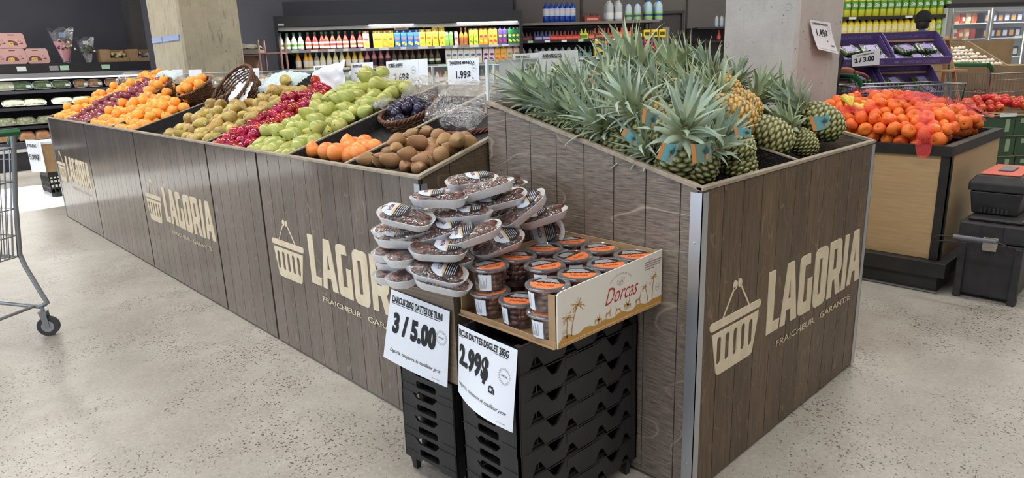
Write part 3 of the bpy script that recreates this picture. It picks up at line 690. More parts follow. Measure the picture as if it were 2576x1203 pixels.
# ------------------------------------------------------------------ printed cardboard tray
P0 = Vector((1.250, 1.158, .646)); PX = Vector((.482, -.018 + .018, 0)); 
t = thing('date_box', 'open cardboard tray with white printed front wall full of date tubs', 'box', P0, 0.0)
Lb, Wb = .482, .400
mb = MB(); mb.box((0, 0, 0), (Lb, Wb, .005)); mb.build('floor', M_card, t, smooth=False)
mb = MB(); out = [(0, 0), (Lb, 0), (Lb, .176), (.02, .160), (.006, .158), (0, .152)]
mb.mesh('', outline([out], .002), Matrix(((1, 0, 0, 0), (0, 0, -1, -.002), (0, 1, 0, 0), (0, 0, 0, 1))))
fw = mb.build('front_wall', M_cardw, t, smooth=False, label='white printed front wall')
mb = MB(); mb.box((0, 0.0005, .0), (.028, .004, .152)); mb.box((.0, 0.001, .0), (.004, .03, .150)); mb.build('corner_flap', M_card, t, smooth=False); MB().box((Lb - .0045, .0045, .005), (Lb, Wb, .172)).build('side_wall', M_card, t, smooth=False)
mb = MB(); mb.box((0, Wb - .004, .005), (Lb, Wb, .172)); mb.build('back_wall', M_card, t, smooth=False)
mb = MB(); mb.box((-.012, .0, .0), (0, Wb, .004)); mb.box((-.004, 0, .004), (.0, Wb, .018)); mb.build('open_lip', M_card, t, smooth=False, bevel=.001)
FM = Matrix(((1, 0, 0, 0), (0, 0, -1, -.0042), (0, 1, 0, 0), (0, 0, 0, 1)))
def printed(loops_list, m, name, z=.0004, texts=()):
    mb = MB()
    for lp in loops_list: mb.mesh('', outline(lp), FM @ Matrix.Translation((0, 0, z)))
    for a in texts: write(mb, *a[:4], z=z, M=FM, **a[4])
    return mb.build(name, m, fw, smooth=False)
band = [(.002, .001), (Lb, .001), (Lb, .030)] + [(Lb - (i + 1) * Lb / 22, .026 + .005 * math.sin(i * 1.7) + .002 * math.sin(i * 5.1)) for i in range(21)] + [(.002, .016)]
def palm(x, y, hgt, lean, s):
    lps = []; top = (x + lean, y + hgt); n = 8
    L_ = [(x + lean * (i / n) ** 2 - .0022, y + hgt * i / n) for i in range(n + 1)]; R_ = [(px + .0035, py) for px, py in L_][::-1]
    lps.append([L_ + R_])
    for k in range(9):
        a = -.45 + k * (PI + .9) / 8; l = s * (.9 + .2 * math.sin(k * 2.3)); c, sn = math.cos(a), math.sin(a); pts = []; m = 6
        up = [(top[0] + l * c * i / m, top[1] + l * sn * i / m - l * .45 * (i / m) ** 2 * abs(c)) for i in range(m + 1)]
        dn = [(px + (.0 if i % 2 else .002), py - s * (.17 if i % 2 == 0 else .06) * math.sin(PI * min(.95, (i + 1) / (m + 1)))) for i, (px, py) in enumerate(up)][::-1]
        lps.append([up + dn[1:]])
    return lps
def antelope(x, y, s, flip=1, run=0):
    f = lambda pts: [(x + flip * px * s, y + py * s) for px, py in pts]
    b = [(-.5, .45), (-.42, .72), (-.1, .70), (.25, .72), (.42, 1.02), (.62, 1.08), (.64, 1.0), (.52, .94), (.42, .62), (.34, .5), (-.2, .48)]
    lps = [[f(b)]]
    for lx, k in ((-.45, -.12 - run), (-.34, .04 - run), (.24, .0 + run), (.34, .10 + run)): lps.append([f([(lx, .52), (lx + .10, .52), (lx + k + .05, 0), (lx + k, 0)])])
    lps.append([f([(.46, 1.05), (.40, 1.38), (.46, 1.5), (.44, 1.36), (.52, 1.07)])])
    return lps
gold = [[band]] + palm(.036, .022, .058, .004, .030) + palm(.056, .022, .084, .026, .034) + palm(.408, .028, .050, -.016, .022) + palm(.432, .030, .070, .008, .026)
for x, y, s, fl, rn in ((.165, .024, .022, 1, .0), (.176, .024, .020, -1, 0), (.215, .030, .022, 1, .15), (.262, .028, .022, -1, .35), (.302, .030, .026, 1, 0), (.312, .030, .022, -1, 0), (.358, .030, .026, 1, 0)): gold += antelope(x, y, s, fl, rn)
printed(gold, M_gold, 'palms_and_antelopes')
words = 'DATTES  DATES  DATILES  DATTERI  HURMA  DATTELN  DATTES  DATES  DATILES  DATTERI  HURMA  DATTELN  DATTES  DATES  DATILES  DATTERI  HURMA'
printed([], M_cardw, 'band_lettering', .0008, [(words, .012, .0065, .0048, dict(bold=.01, width=.46))])
printed([[[(.026 + .0115 * math.cos(a), .036 + .0115 * math.sin(a)) for a in np.linspace(0, 2 * PI, 25)[:-1]], [(.026 + .0108 * math.cos(a), .036 + .0108 * math.sin(a)) for a in np.linspace(0, 2 * PI, 25)[:-1]]],
         [[(.458 + .0115 * math.cos(a), .062 + .0115 * math.sin(a)) for a in np.linspace(0, 2 * PI, 25)[:-1]], [(.458 + .0108 * math.cos(a), .062 + .0108 * math.sin(a)) for a in np.linspace(0, 2 * PI, 25)[:-1]]]], M_maroon, 'quality_marks', .0006,
        [('CAT. I', .0185, .037, .004, dict(bold=.02, width=.015)), ('Tunisie', .0195, .0295, .004, dict(width=.013)), ('Qualite', .4505, .060, .004, dict(bold=.01, width=.015))] +
        [(s, .392, .150 - i * .0072, .0042, dict(bold=.02, width=wd)) for i, (s, wd) in enumerate((('DATTES DEGLET NOUR AUX TUNISIEN', .083), ('DATES DEGLET NOUR DE TUNISIE', .078), ('DATTES DEGLET NOUR OF TUNIS', .078), ('Produit en Tunisie', .045)))])
printed([], M_red, 'brand_script', .0006, [('Dorcas', .196, .068, .052, dict(bold=-.004, shear=.55, width=.158))])
# arch of small letters and a cluster of dates over it
mb = MB(); s = 'TUNISIAN PREMIUM DATES'
for i, ch in enumerate(s):
    a = PI * .80 - i / (len(s) - 1) * PI * .60
    if ch != ' ': write(mb, ch, .272 + .060 * math.cos(a), .100 + .046 * math.sin(a), .0058, bold=.0, sx=.8, z=.0006, rot=(a - PI / 2) * .8, M=FM)
for i, (dx, dy, a) in enumerate(((-.012, 0, .2), (-.004, -.004, 0), (.006, -.003, -.1), (.013, .004, -.5), (.002, .008, -.5))):
    e = [(.272 + dx + .0045 * math.cos(q) * math.cos(a) - .008 * math.sin(q) * math.sin(a), .124 + dy + .0045 * math.cos(q) * math.sin(a) + .008 * math.sin(q) * math.cos(a)) for q in np.linspace(0, 2 * PI, 15)[:-1]]
    cx, cy = .272 + dx, .124 + dy
    mb.mesh('', outline(ring_loops(e, cx, cy, .86)), FM @ Matrix.Translation((0, 0, .0006)))
mb.build('emblem_and_arch', mat('grey_ochre_print', (150, 128, 84), .6), fw, smooth=False)

# ------------------------------------------------------------------ foam trays of dates
M_foam = mat('white_foam', (240, 240, 242), .45, spec=.4)
M_film = clear('cling_film', refl=.06, opac=.02, rough=.12, crinkle=(55, .9))
M_lblue = mat('pale_blue_label', (196, 206, 222), .4)
def tray_ring(L, Wd, z, n=7):
    r = min(L, Wd) * .46; return [(x, y, z) for x, y in rrect(-L / 2, -Wd / 2, L / 2, Wd / 2, r, n)]
def make_tray(seed, lab):
    t = thing('date_tray', 'white foam tray of dates', 'tray'); L, Wd = .178, .104
    mb = MB(); mb.loft([tray_ring(L * .80, Wd * .66, 0), tray_ring(L * .86, Wd * .76, .004), tray_ring(L * .99, Wd * .98, .027), tray_ring(L, Wd, .029), tray_ring(L * .97, Wd * .95, .029), tray_ring(L * .80, Wd * .70, .007)])
    mb.build('foam_dish', M_foam, t, sharp=1.2)
    mb = MB(); rr = random.Random(seed)
    for i in range(6):
        for j in range(3):
            x = (i - 2.5) * .0245 + rr.uniform(-.003, .003); y = (j - 1) * .024 + rr.uniform(-.003, .003)
            if abs(i - 2.5) > 2 and j != 1: x *= .9; y *= .8
            mb.sphere(.0105, 9, 6, 0, TR((x, y, .026 + .008 * (1 - abs(j - 1)) + rr.uniform(-.002, .002)), (PI / 2 + rr.uniform(-.2, .2), 0, rr.uniform(-.5, .5) + (PI / 2 if rr.random() < .3 else 0))), (1, 1, 2.0))
    o = mb.build('dates', M_date, t); o['kind'] = 'stuff'
    H = lambda x, y: .0295 + .017 * max(0, (1 - (2 * x / L) ** 4)) * max(0, (1 - (2 * y / Wd) ** 2)) ** .6 + .0016 * mnoise.noise(Vector((x * 90, y * 90, seed)))
    mb = MB(); rings = []
    for k, s in enumerate((1.004, .9, .72, .5, .25, .04)):
        rings.append([(x, y, H(x, y) if k else .0290) for x, y, _ in tray_ring(L * s, Wd * s, 0)])
    rings = [[(x, y, .004) for x, y, _ in tray_ring(L * .875, Wd * .79, 0)], [(x, y, .0275) for x, y, _ in tray_ring(L * 1.006, Wd * 1.004, 0)]] + rings
    mb.loft(rings, 0, False, True); mb.build('film', M_film, t, sharp=2)
    if lab is None: return t
    mb = MB(); cx = lab
    def pt(x, y, dz=.0012): return (x, y, H(x, y) + dz)
    def patch(x0, x1, w0, mi, dz, n=8, m=10): mb.grid(lambda u, v: pt(cx + x0 + (x1 - x0) * u, (v - .5) * w0 * math.sqrt(max(.08, 1 - (2 * ((x0 + (x1 - x0) * u)) / .09) ** 2)), dz), n, m, mi)
    patch(-.040, .000, .085, 0, .0012); patch(.000, .040, .085, 1, .0012)
    for i in range(5): patch(.006 + i * .006, .0075 + i * .006, .07, 0, .0018, 1, 8)
    patch(-.004, .002, .07, 2, .0017, 2, 8)
    me, S = lettering('MOZA', .012, .02, .8, 0.25, 'CENTER')
    T = Matrix.Translation((cx - .022, 0, 0)) @ Matrix.Rotation(-PI / 2, 4, 'Z') @ S
    oo = len(mb.v)
    for v in me.vertices: q = T @ v.co; mb.v.append(pt(q.x, q.y, .002))
    for p in me.polygons: mb.f.append(tuple(i + oo for i in p.vertices)); mb.mi.append(3)
    mb.build('label', [M_lblue, M_black_l, mat('tan_label', (206, 176, 120), .5), M_maroon], t)
    return t
trays = [make_tray(3, .02), make_tray(4, -.03), make_tray(5, .03), make_tray(6, None), make_tray(7, -.02)]
FW = Vector((.6877, .7260, 0)); RT = Vector((.7199, -.6934, 0))
TRAYS = [  # px, py, tilt, yaw, depth, roll, text
    (1188, 462, 3, 12, 2.20, 6, 'topmost, level at the peak of the heap'), (1228, 480, 15, 0, 2.10, 0, 'leaning up to the right just below the topmost'),
    (1278, 474, 0, 60, 2.34, 0, 'end peeping out behind the peak'), (1104, 507, -2, 0, 2.04, 0, 'long and level under the aluminium corner strip'),
    (1259, 506, 10, 8, 2.13, 12, 'tilted towards us with its striped label showing'), (1150, 492, 0, 50, 2.28, 0, 'tucked in behind the long level one'),
    (1322, 530, 38, 0, 2.12, 12, 'steepest, propped up on its side edge'), (1366, 550, 14, 10, 2.20, 0, 'small-looking, last towards the grey side panel'),
    (1356, 590, 12, 0, 2.26, 62, 'standing upright showing its whole face and label'), (1290, 590, 0, 45, 2.30, 20, 'half hidden beside the upright one'),
    (1021, 552, -12, -12, 1.99, 14, 'topmost on the outer left, label facing up'), (1085, 547, 0, 62, 2.10, 0, 'end-on behind the outer left ones'),
    (1169, 548, 3, 0, 2.05, 0, 'level in the middle with its rim catching light'), (1250, 545, 8, 20, 2.20, 0, 'under the striped-label one'),
    (990, 581, 0, 75, 2.08, 0, 'end-on at the left edge, upper row'), (1046, 587, 10, 20, 2.03, 6, 'short-looking, under the topmost outer left one'),
    (1120, 584, 14, 14, 2.02, 8, 'rising to the right in the left middle'), (1194, 594, 17, 4, 1.97, 8, 'large, rising to the right in the very centre'),
    (1254, 618, 16, 16, 2.06, 14, 'resting against the cardboard wall of the tub box'), (1016, 608, -3, -4, 2.01, 0, 'long one sticking out farthest to the left'),
    (988, 636, 0, 78, 2.07, 0, 'end-on at the left edge, middle row'), (1025, 648, 0, 70, 2.00, 0, 'end-on beside the left edge, middle row'),
    (1104, 636, -3, -4, 1.95, 8, 'long level one at the front centre with oval label'), (1072, 662, 0, 70, 2.0, 0, 'end-on beneath the long front centre one'),
    (1124, 668, 4, 28, 1.99, 4, 'short-looking one touching the tub box corner'), (1010, 668, -6, -10, 2.06, 0, 'dark-labelled one low on the left'),
    (990, 690, 0, 78, 2.08, 0, 'end-on, lowest at the left edge'), (1030, 697, 2, 64, 2.0, 0, 'end-on on the box top near the left'),
    (1103, 690, -13, -8, 1.93, 16, 'second from bottom at the near corner of the box'), (1113, 716, -13, -8, 1.93, 6, 'lowest, overhanging the near corner of the box')]
for i, (px, py, tilt, yaw, s, roll, txt) in enumerate(TRAYS):
    p = at_plane(px, py, FW * s, FW); R_ = Matrix.Rotation(math.radians(-43.9 + yaw), 4, 'Z') @ Matrix.Rotation(-math.radians(tilt), 4, 'Y') @ Matrix.Rotation(math.radians(roll), 4, 'X')
    place(trays[{0: 0, 1: 3, 2: 4, 4: 1, 6: 2, 8: 0, 10: 1, 11: 3, 13: 3, 14: 3, 15: 3, 20: 3, 21: 3, 23: 3, 24: 3, 26: 3, 27: 3}.get(i, (0, 1, 2, 4)[i % 4])], Matrix.Translation(p) @ R_ @ Matrix.Translation((0, 0, -.014)), 'white foam tray of dates, ' + txt, 'film-wrapped trays of dates heaped on the wooden box')
r2 = random.Random(5)
for i, (x, y, z) in enumerate(((1.36, 1.74, .705), (1.50, 1.74, .705), (1.37, 1.75, .745), (1.50, 1.75, .745), (1.38, 1.76, .785), (1.50, 1.77, .785), (1.40, 1.77, .825), (1.52, 1.78, .825), (1.42, 1.78, .865), (1.54, 1.80, .865), (1.45, 1.79, .90))):
    dup(trays[i % 3], TR((x, y, z), (0, 0, r2.uniform(-.3, .3) + PI / 2)), 'white foam tray of dates buried in the core of the heap', 'buried trays of dates')
# ------------------------------------------------------------------ fruit prototypes
def fruit_mat(name, a, b, rough=.4, vs=18, speck=None, bump=None, rand=.12, ss=0.0):
    k = NT(name); v = k.obj(); n = k.noise(v, vs, 4, .6)
    c = k.mix(k.ramp(n, [(.38, 0), (.64, 1)]), (*srgb(*a), 1), (*srgb(*b), 1))
    if speck:
        vo = k.n('TexVoronoi', {'Vector': v, 'Scale': speck[0]}); sc = k.n('SeparateColor', {0: vo.outputs['Color']})
        c = k.mix(k.math('MULTIPLY', k.math('LESS_THAN', vo.outputs['Distance'], k.math('MULTIPLY', sc.outputs[0], speck[1])), .7), c, (*srgb(*speck[2]), 1))
    oi = k.n('ObjectInfo'); r = oi.outputs['Random']
    vv = k.n('MapRange', {'Value': r, 'To Min': 1 - rand, 'To Max': 1 + rand}); hh = k.n('MapRange', {'Value': k.math('FRACT', k.math('MULTIPLY', r, 91.3)), 'To Min': .5 - rand * .1, 'To Max': .5 + rand * .1})
    k.base(k.n('HueSaturation', {'Hue': hh.outputs[0], 'Value': vv.outputs[0], 'Color': c}).outputs[0]); k.p.inputs['Roughness'].default_value = rough
    if bump: k.bump(k.noise(v, bump[0], 2), bump[1], .002)
    MATS[name] = k.m; return k.m
M_orange = fruit_mat('orange_peel', (242, 152, 48), (248, 168, 70), .42, 12, bump=(260, .25), rand=.06)
M_grapef = fruit_mat('grapefruit_peel', (240, 128, 62), (246, 160, 80), .4, 10, bump=(220, .2), rand=.08)
M_clem = fruit_mat('clementine_peel', (240, 106, 34), (246, 128, 48), .36, 14, bump=(240, .25), rand=.07)
M_plum = fruit_mat('red_plum_skin', (120, 14, 32), (186, 32, 42), .15, 14, speck=(150, .18, (230, 150, 130)), rand=.22)
M_dplum = fruit_mat('black_plum_skin', (38, 36, 52), (60, 56, 82), .22, 12, rand=.2)
M_mauve = fruit_mat('purple_red_skin', (122, 52, 62), (150, 76, 84), .25, 16, speck=(170, .2, (206, 150, 140)), rand=.16)
M_green = fruit_mat('green_pear_skin', (154, 164, 80), (188, 184, 102), .34, 12, speck=(110, .2, (120, 130, 60)), rand=.1)
M_bosc = fruit_mat('russet_pear_skin', (164, 124, 84), (140, 104, 66), .5, 12, speck=(160, .22, (120, 78, 46)), rand=.1)
M_ypear = fruit_mat('brown_yellow_pear_skin', (186, 162, 84), (150, 122, 70), .45, 16, speck=(90, .28, (112, 88, 50)), rand=.16)
M_stem = mat('fruit_stem', (84, 60, 36), .8)
M_stick = mat('fruit_sticker', (236, 240, 240), .4)
M_bstick = mat('blue_sticker_print', (60, 90, 150), .4)
def ball_fruit(name, label, cat, r, m, prof=None, calyx=.004, n=20, sc=(1, 1, 1), stem=0, sticker=False):
    t = thing(name, label, cat); mb = MB(); pr = []
    for k in range(15):
        a = PI * k / 14; rr = r * math.sin(a); z = -r * math.cos(a)
        if prof: rr, z = prof(a, r)
        pr.append((max(rr, .0006), z))
    mb.lathe(pr, n, 0, Matrix.Diagonal((*sc, 1))); body = mb.build('skin', m, t, sharp=3)
    mb = MB(); zt = pr[-1][1]
    if stem: mb.tube([(0, 0, zt - .004), (stem * .1, 0, zt + stem * .5), (stem * .35, 0, zt + stem)], [.0014, .0016, .0022], 6)
    mb.lathe([(calyx, pr[0][1] - .0006), (calyx * .6, pr[0][1] + .002)], 8)
    mb.build('stem' if stem else 'blossom_end', M_stem, t)
    if sticker:
        mb = MB(); q = [(.011 * math.cos(2 * PI * i / 16), .008 * math.sin(2 * PI * i / 16)) for i in range(16)]
        rr_ = 1.012
        T = lambda x, y: (lambda a, z: (sc[0] * math.cos(a), sc[1] * math.sin(a), z))(x / r, y)
        def P(x, y):
            z = y - r * .1; k = min(14, max(0, int((z + r) / (2 * r) * 14))); rad = np.interp(z, [p[1] for p in pr], [p[0] for p in pr]) * 1.01 + .0006
            return (rad * math.cos(x / r), rad * math.sin(x / r), z)
        vs = [P(0, 0)] + [P(*p) for p in q]; mb.add(vs, [(0, 1 + i, 1 + (i + 1) % 16) for i in range(16)])
        vs = [P(0, .0)] + [tuple(Vector(P(p[0] * .7, p[1] * .5)) * 1.012) for p in q]; mb.add(vs, [(0, 1 + i, 1 + (i + 1) % 16) for i in range(0, 16, 2)], 1)
        mb.build('sticker', [M_stick, M_bstick], t)
    return t
pear = lambda a, r: ((r * math.sin(a) * (1 if a < 1.6 else 1 - .34 * min(1, (a - 1.6) / .9)) if a < 2.9 else r * .16 * math.sin(min(PI, a)) * 6 * .2 + .002), (-r * math.cos(a)) * (1.0 if a < 1.57 else 1.75))
apple = lambda a, r: (r * math.sin(a) ** .9, -r * math.cos(a) * .92 + (.14 * r if a < .25 else 0) - (.16 * r if a > 2.9 else 0))
F = {}
F['orange'] = [ball_fruit('orange', 'x', 'orange', .041, M_orange), ball_fruit('orange', 'x', 'orange', .038, M_orange, sc=(1, 1, .94)), ball_fruit('orange', 'x', 'orange', .040, M_orange, sticker=True)]
F['grapefruit'] = [ball_fruit('grapefruit', 'x', 'citrus fruit', .044, M_grapef), ball_fruit('tangelo', 'x', 'citrus fruit', .036, M_grapef, prof=lambda a, r: (r * math.sin(a), -r * math.cos(a) * (1 if a < 2.2 else 1 + .3 * (a - 2.2))))]
F['plum'] = [ball_fruit('red_plum', 'x', 'plum', .031, M_plum, prof=apple), ball_fruit('red_plum', 'x', 'plum', .029, M_plum, prof=apple, sticker=True)]
F['dplum'] = [ball_fruit('black_plum', 'x', 'plum', .028, M_dplum, prof=apple, sc=(1, 1, 1.08))]
F['mauve'] = [ball_fruit('purple_red_fruit', 'x', 'fruit', .033, M_mauve, sc=(1, 1, 1.45)), ball_fruit('purple_red_fruit', 'x', 'fruit', .030, M_mauve, sc=(1, .9, 1.6))]
F['green'] = [ball_fruit('green_pear', 'x', 'pear', .041, M_green, prof=pear, stem=.012), ball_fruit('green_pear', 'x', 'pear', .039, M_green, prof=pear, stem=.010, sticker=True), ball_fruit('green_pear', 'x', 'pear', .043, M_green, prof=pear)]
F['bosc'] = [ball_fruit('russet_pear', 'x', 'pear', .034, M_bosc, prof=pear, stem=.02), ball_fruit('russet_pear', 'x', 'pear', .032, M_bosc, prof=pear, stem=.03, sc=(1, 1, 1.12)), ball_fruit('russet_pear', 'x', 'pear', .033, M_bosc, prof=pear, sticker=True)]
F['ypear'] = [ball_fruit('yellow_brown_pear', 'x', 'pear', .040, M_ypear, prof=pear, stem=.014), ball_fruit('yellow_brown_pear', 'x', 'pear', .038, M_ypear, prof=pear, sticker=True), ball_fruit('yellow_brown_pear', 'x', 'pear', .040, M_ypear, prof=apple)]
LINER = .085
rf = random.Random(21)
def heap(kind, inside, top, y0, y1, x0, x1, r, label, group, jit=.16, lying=False, weights=None, sq=1.0, extra=.22):
    """loose heap on the sloping liner; inside(x, y) bounds it, top(x, y) is the height of its top surface over the rim plane"""
    out = 0; protos = F[kind]; pts = []
    def put(xx, yy, off):
        nonlocal out
        p = rf.choices(protos, weights or [1] * len(protos))[0]
        rot = (rf.uniform(0, 6.28), rf.uniform(0, 6.28), rf.uniform(0, 6.28)) if not lying else (PI / 2 + rf.uniform(-.5, .5), 0, rf.choice(lying) + rf.uniform(-.5, .5))
        place(p, TR((xx, yy, rimz(xx) + off), rot, rf.uniform(.93, 1.06)), label, group); out += 1
    dy = 2 * r * .98 * sq; dx = dy * .87; row = 0; x = x0 + r * 1.15
    while x < x1 - r * .5:
        y = y0 + r * (1 + (row % 2))
        while y < y1 - r * .6:
            xx = x + rf.uniform(-jit, jit) * r; yy = y + rf.uniform(-jit, jit) * r
            if inside(xx, yy):
                H = top(xx, yy); off = max(-LINER + r, H - r * .8 + rf.uniform(-.35, .35) * r); put(xx, yy, off)
                if off - 1.5 * r > -LINER + .6 * r and (row % 2 or inside(xx - 1.5 * r, yy) is False): put(xx + .5 * dx, yy + .5 * dy, off - 1.5 * r)
                if rf.random() < extra and x > x0 + 2.5 * r: put(xx + .55 * dx, min(yy + .5 * dy, y1 - r), off + 1.25 * r)
            y += dy
        x += dx; row += 1
    return out
mx = lambda a, b, t: a + (b - a) * t
cnt = {}
dipfront = lambda x: min(1, (x - SX) / .12)
cnt['oA'] = heap('orange', lambda x, y: True, lambda x, y: .0 + .09 * min(1, (x - SX) / .7) * math.sin(min(1, (8.12 - y) / .25) * PI / 2), 7.45, 8.12, SX + .02, RX, .040, 'round orange in the far end heap beyond the purple-red fruit', 'oranges at the far end of the stand')
cnt['mv'] = heap('mauve', lambda x, y: True, lambda x, y: -.01 + .10 * (x - SX) / .8, 6.75, 7.43, SX + .02, RX - .12, .034, 'oblong purple-red fruit heaped between two lots of oranges', 'purple-red fruit between the oranges', lying=[0.3, 2.0, 1.4])
cnt['oB'] = heap('orange', lambda x, y: True, lambda x, y: -.01 + .08 * (x - SX) / .55, 5.97, 6.72, SX + .02, 1.93, .040, 'round orange in the front heap beside the purple-red fruit', 'oranges in the front heap')
cnt['oC'] = heap('orange', lambda x, y: y > 5.42 + .1 * (x - SX), lambda x, y: -.01 + .07 * (x - SX) / .55, 5.38, 5.94, SX + .02, 1.90, .040, 'round orange in the heap against the bare black divider', 'oranges by the bare divider')
cnt['yp'] = heap('ypear', lambda x, y: y < 4.78 + .30 * (x - SX) and not (x > 1.86 and y > 4.42), lambda x, y: -.005 + .08 * (x - SX) / .7, 4.03, 5.2, SX + .02, 2.15, .040, 'speckled yellow-brown pear in the heap left of the red plums', 'yellow-brown pears', lying=[0, 1.6, 3.1, 4.6], jit=.2)
cnt['pl'] = heap('plum', lambda x, y: y > 3.53 + .28 * (x - SX), lambda x, y: -.012 + .11 * (x - SX) / .8, 3.45, 3.99, SX + .02, 2.14, .0305, 'glossy red plum heaped between the two lots of pears', 'red plums', weights=[6, 1])
cnt['gp'] = heap('green', lambda x, y: y < 3.50 + .28 * (x - SX), lambda x, y: -.012 + .10 * ((x - SX) / .85) ** 1.1, 3.05, 3.80, SX + .02, RX - .12, .041, 'green pear in the heap right of the red plums', 'green pears', lying=[0.2, 1.7, 3.3, 4.4], weights=[4, 1, 3], jit=.2)
for i, (px, py, o) in enumerate(((786, 378, -.035), (823, 381, -.035), (847, 384, -.025), (875, 361, -.02), (880, 373, -.04), (905, 376, -.04), (922, 374, -.045), (918, 360, -.04), (903, 386, -.045), (880, 391, -.05), (893, 366, -.045), (942, 372, -.05))):
    p = at_plane(px, py, (SX, 0, SZ + o), (-SL, 0, 1)); k = F['grapefruit'][1 if i in (0, 3) else 0]
    place(k, TR(p, ((0, 0, 0) if i in (0, 3) else (rf.uniform(0, 6), rf.uniform(0, 6), 0)), .92 if i > 3 else 1.0), ['tangelo-shaped pinkish orange fruit, leftmost in the nearly empty bin', 'pinkish orange grapefruit second from left along the bin front', 'largest glossy grapefruit at the front of the nearly empty bin', 'pointed pinkish orange fruit standing at the back of the small group'][i] if i < 4 else 'pinkish orange grapefruit in the small group in the nearly empty bin', 'grapefruits in the nearly empty bin')
BOSC = [(926, 403, 0), (959, 404, 0), (988, 405, 0), (1029, 389, .035), (1056, 360, .05), (1001, 352, .02), (1036, 341, .0), (997, 376, 0), (956, 387, -.03), (975, 388, -.03), (1025, 418, -.01), (1056, 421, -.005), (1074, 400, .02), (1113, 389, .03), (1152, 354, .045), (1120, 354, .02), (1187, 362, .015), (1086, 366, .0), (1103, 343, .02), (1074, 334, -.01), (1098, 411, -.01), (1139, 380, .0), (1086, 383, 0), (1029, 363, -.02), (1000, 392, -.04), (1050, 392, -.03), (1130, 372, -.02), (1160, 375, -.02), (1015, 375, -.04), (1075, 380, -.04), (1060, 350, -.04), (1110, 370, -.03), (1170, 350, -.03)]
for i, (px, py, o) in enumerate(BOSC):
    p = at_plane(px, py, (SX, 0, SZ - .015 + o), (-SL, 0, 1)); p.y = max(p.y, YE + .05); p.x = max(p.x, SX + .05)
    a = {18: (PI / 2, 0, 2.2), 12: (PI / 2, 0, 4.2), 13: (PI / 2 - .2, 0, 2.3)}.get(i, (PI / 2 + rf.uniform(-.5, .5), 0, -.75 + rf.uniform(-.9, .9)))
    lab = {0: 'russet brown pear at the front left corner of its bin, with a round sticker', 18: 'long-necked russet pear with its stem pointing left, near the basket', 4: 'russet brown pear topmost in the middle of its bin', 14: 'russet brown pear topmost by the right rim under the basket'}.get(i, 'russet brown pear in the nearest bin of the stand')
    place(F['bosc'][2 if i == 0 else (1 if i == 18 else rf.choice([0, 0, 1]))], TR(p, a, rf.uniform(.95, 1.05)), lab, 'russet pears in the nearest bin')
print('COUNTS', cnt)

# ------------------------------------------------------------------ wicker baskets
M_wick = mat('brown_wicker', (112, 74, 46), .5, var=(74, 46, 30), vscale=26, bump=(180, .2, .002))
M_wick2 = mat('reddish_wicker', (122, 66, 50), .5, var=(78, 42, 34), vscale=26)
def basket(name, label, M, r=.165, dep=.12, m=None, sy=.8, group='wicker baskets along the ridge of the stand'):
    t = thing(name, label, 'basket', group=group); t.matrix_basis = M; mb = MB(); n = 84; stakes = 28
    for row in range(11):
        f = row / 10; R_ = r * (.62 + .38 * f ** .7); z = dep * f; pts = []
        for i in range(n + 1):
            a = 2 * PI * i / n; w = .0045 * math.sin(stakes / 2 * a + PI * row)
            pts.append(((R_ + w) * math.cos(a), sy * (R_ + w) * math.sin(a), z + .0012 * math.sin(a * 9 + row)))
        mb.tube(pts, .0052, 5, caps=False)
    for i in range(stakes):
        a = 2 * PI * (i + .5) / stakes
        mb.tube([((r * (.62 + .38 * f ** .7)) * math.cos(a), sy * (r * (.62 + .38 * f ** .7)) * math.sin(a), dep * f) for f in (0, .3, .6, 1)], .003, 4)
    mb.lathe([(r * .63, .002), (.001, .0)], 24, 0, None, False, False, sy)
    mb.build('weave', m or M_wick, t)
    mb = MB()
    for ph in (0, 2.1, 4.2):
        mb.tube([((r * 1.01 + .007 * math.cos(14 * a + ph)) * math.cos(a), sy * (r * 1.01 + .007 * math.cos(14 * a + ph)) * math.sin(a), dep + .006 + .007 * math.sin(14 * a + ph)) for a in np.linspace(0, 2 * PI, 113)], .0062, 5, caps=False)
    mb.build('braided_rim', m or M_wick, t)
    return t
def bk(px, py, x, tilt, z=None): p = at_x(px, py, x); return Matrix.Translation(p) @ Matrix.Rotation(math.radians(-tilt), 4, 'Y') @ Matrix.Rotation(PI / 2, 4, 'Z') @ Matrix.Translation((0, 0, -.10))
B1 = bk(402, 226, 2.10, 36); B2 = bk(492, 226, 2.10, 30); B3 = bk(603, 238, 2.08, 50); B5 = bk(1030, 286, 2.02, 26); B6 = bk(1192, 318, 2.06, 14)
basket('wicker_basket', 'brown wicker basket of oranges, farther of two side by side', B1, .17)
basket('wicker_basket', 'brown wicker basket of oranges, nearer of two side by side', B2, .18)
basket('wicker_basket', 'tall tipped brown wicker basket holding only white tissue', B3, .235, .17, sy=.85)
basket('wicker_basket', 'brown wicker basket holding black plums in film', B5, .17)
basket('wicker_basket', 'reddish wicker basket under heaped clear film, next to the pineapple stand', B6, .18, .11, M_wick2)
def fill(kind, M, n, R_, z, label, group, sc=1.0, seed=3, sy=.75, lift=.03):
    rr = random.Random(seed); pts = []
    r = .041 * sc if kind == 'orange' else .028; tries = 0
    while len(pts) < n and tries < 4000:
        tries += 1; a = rr.uniform(0, 2 * PI); q = R_ * math.sqrt(rr.random()); x, y = q * math.cos(a), sy * q * math.sin(a); zz = z + (.0 if tries < 900 else 1.45 * r)
        if all((x - u) ** 2 + (y - v) ** 2 + (zz - w) ** 2 > (1.86 * r) ** 2 for u, v, w in pts): pts.append((x, y, zz))
    for x, y, zz in pts: place(F[kind][0], M @ TR((x, y, zz + lift * (1 - (x * x + y * y / sy ** 2) / R_ ** 2)), (rr.uniform(0, 6), rr.uniform(0, 6), 0), sc), label, group)
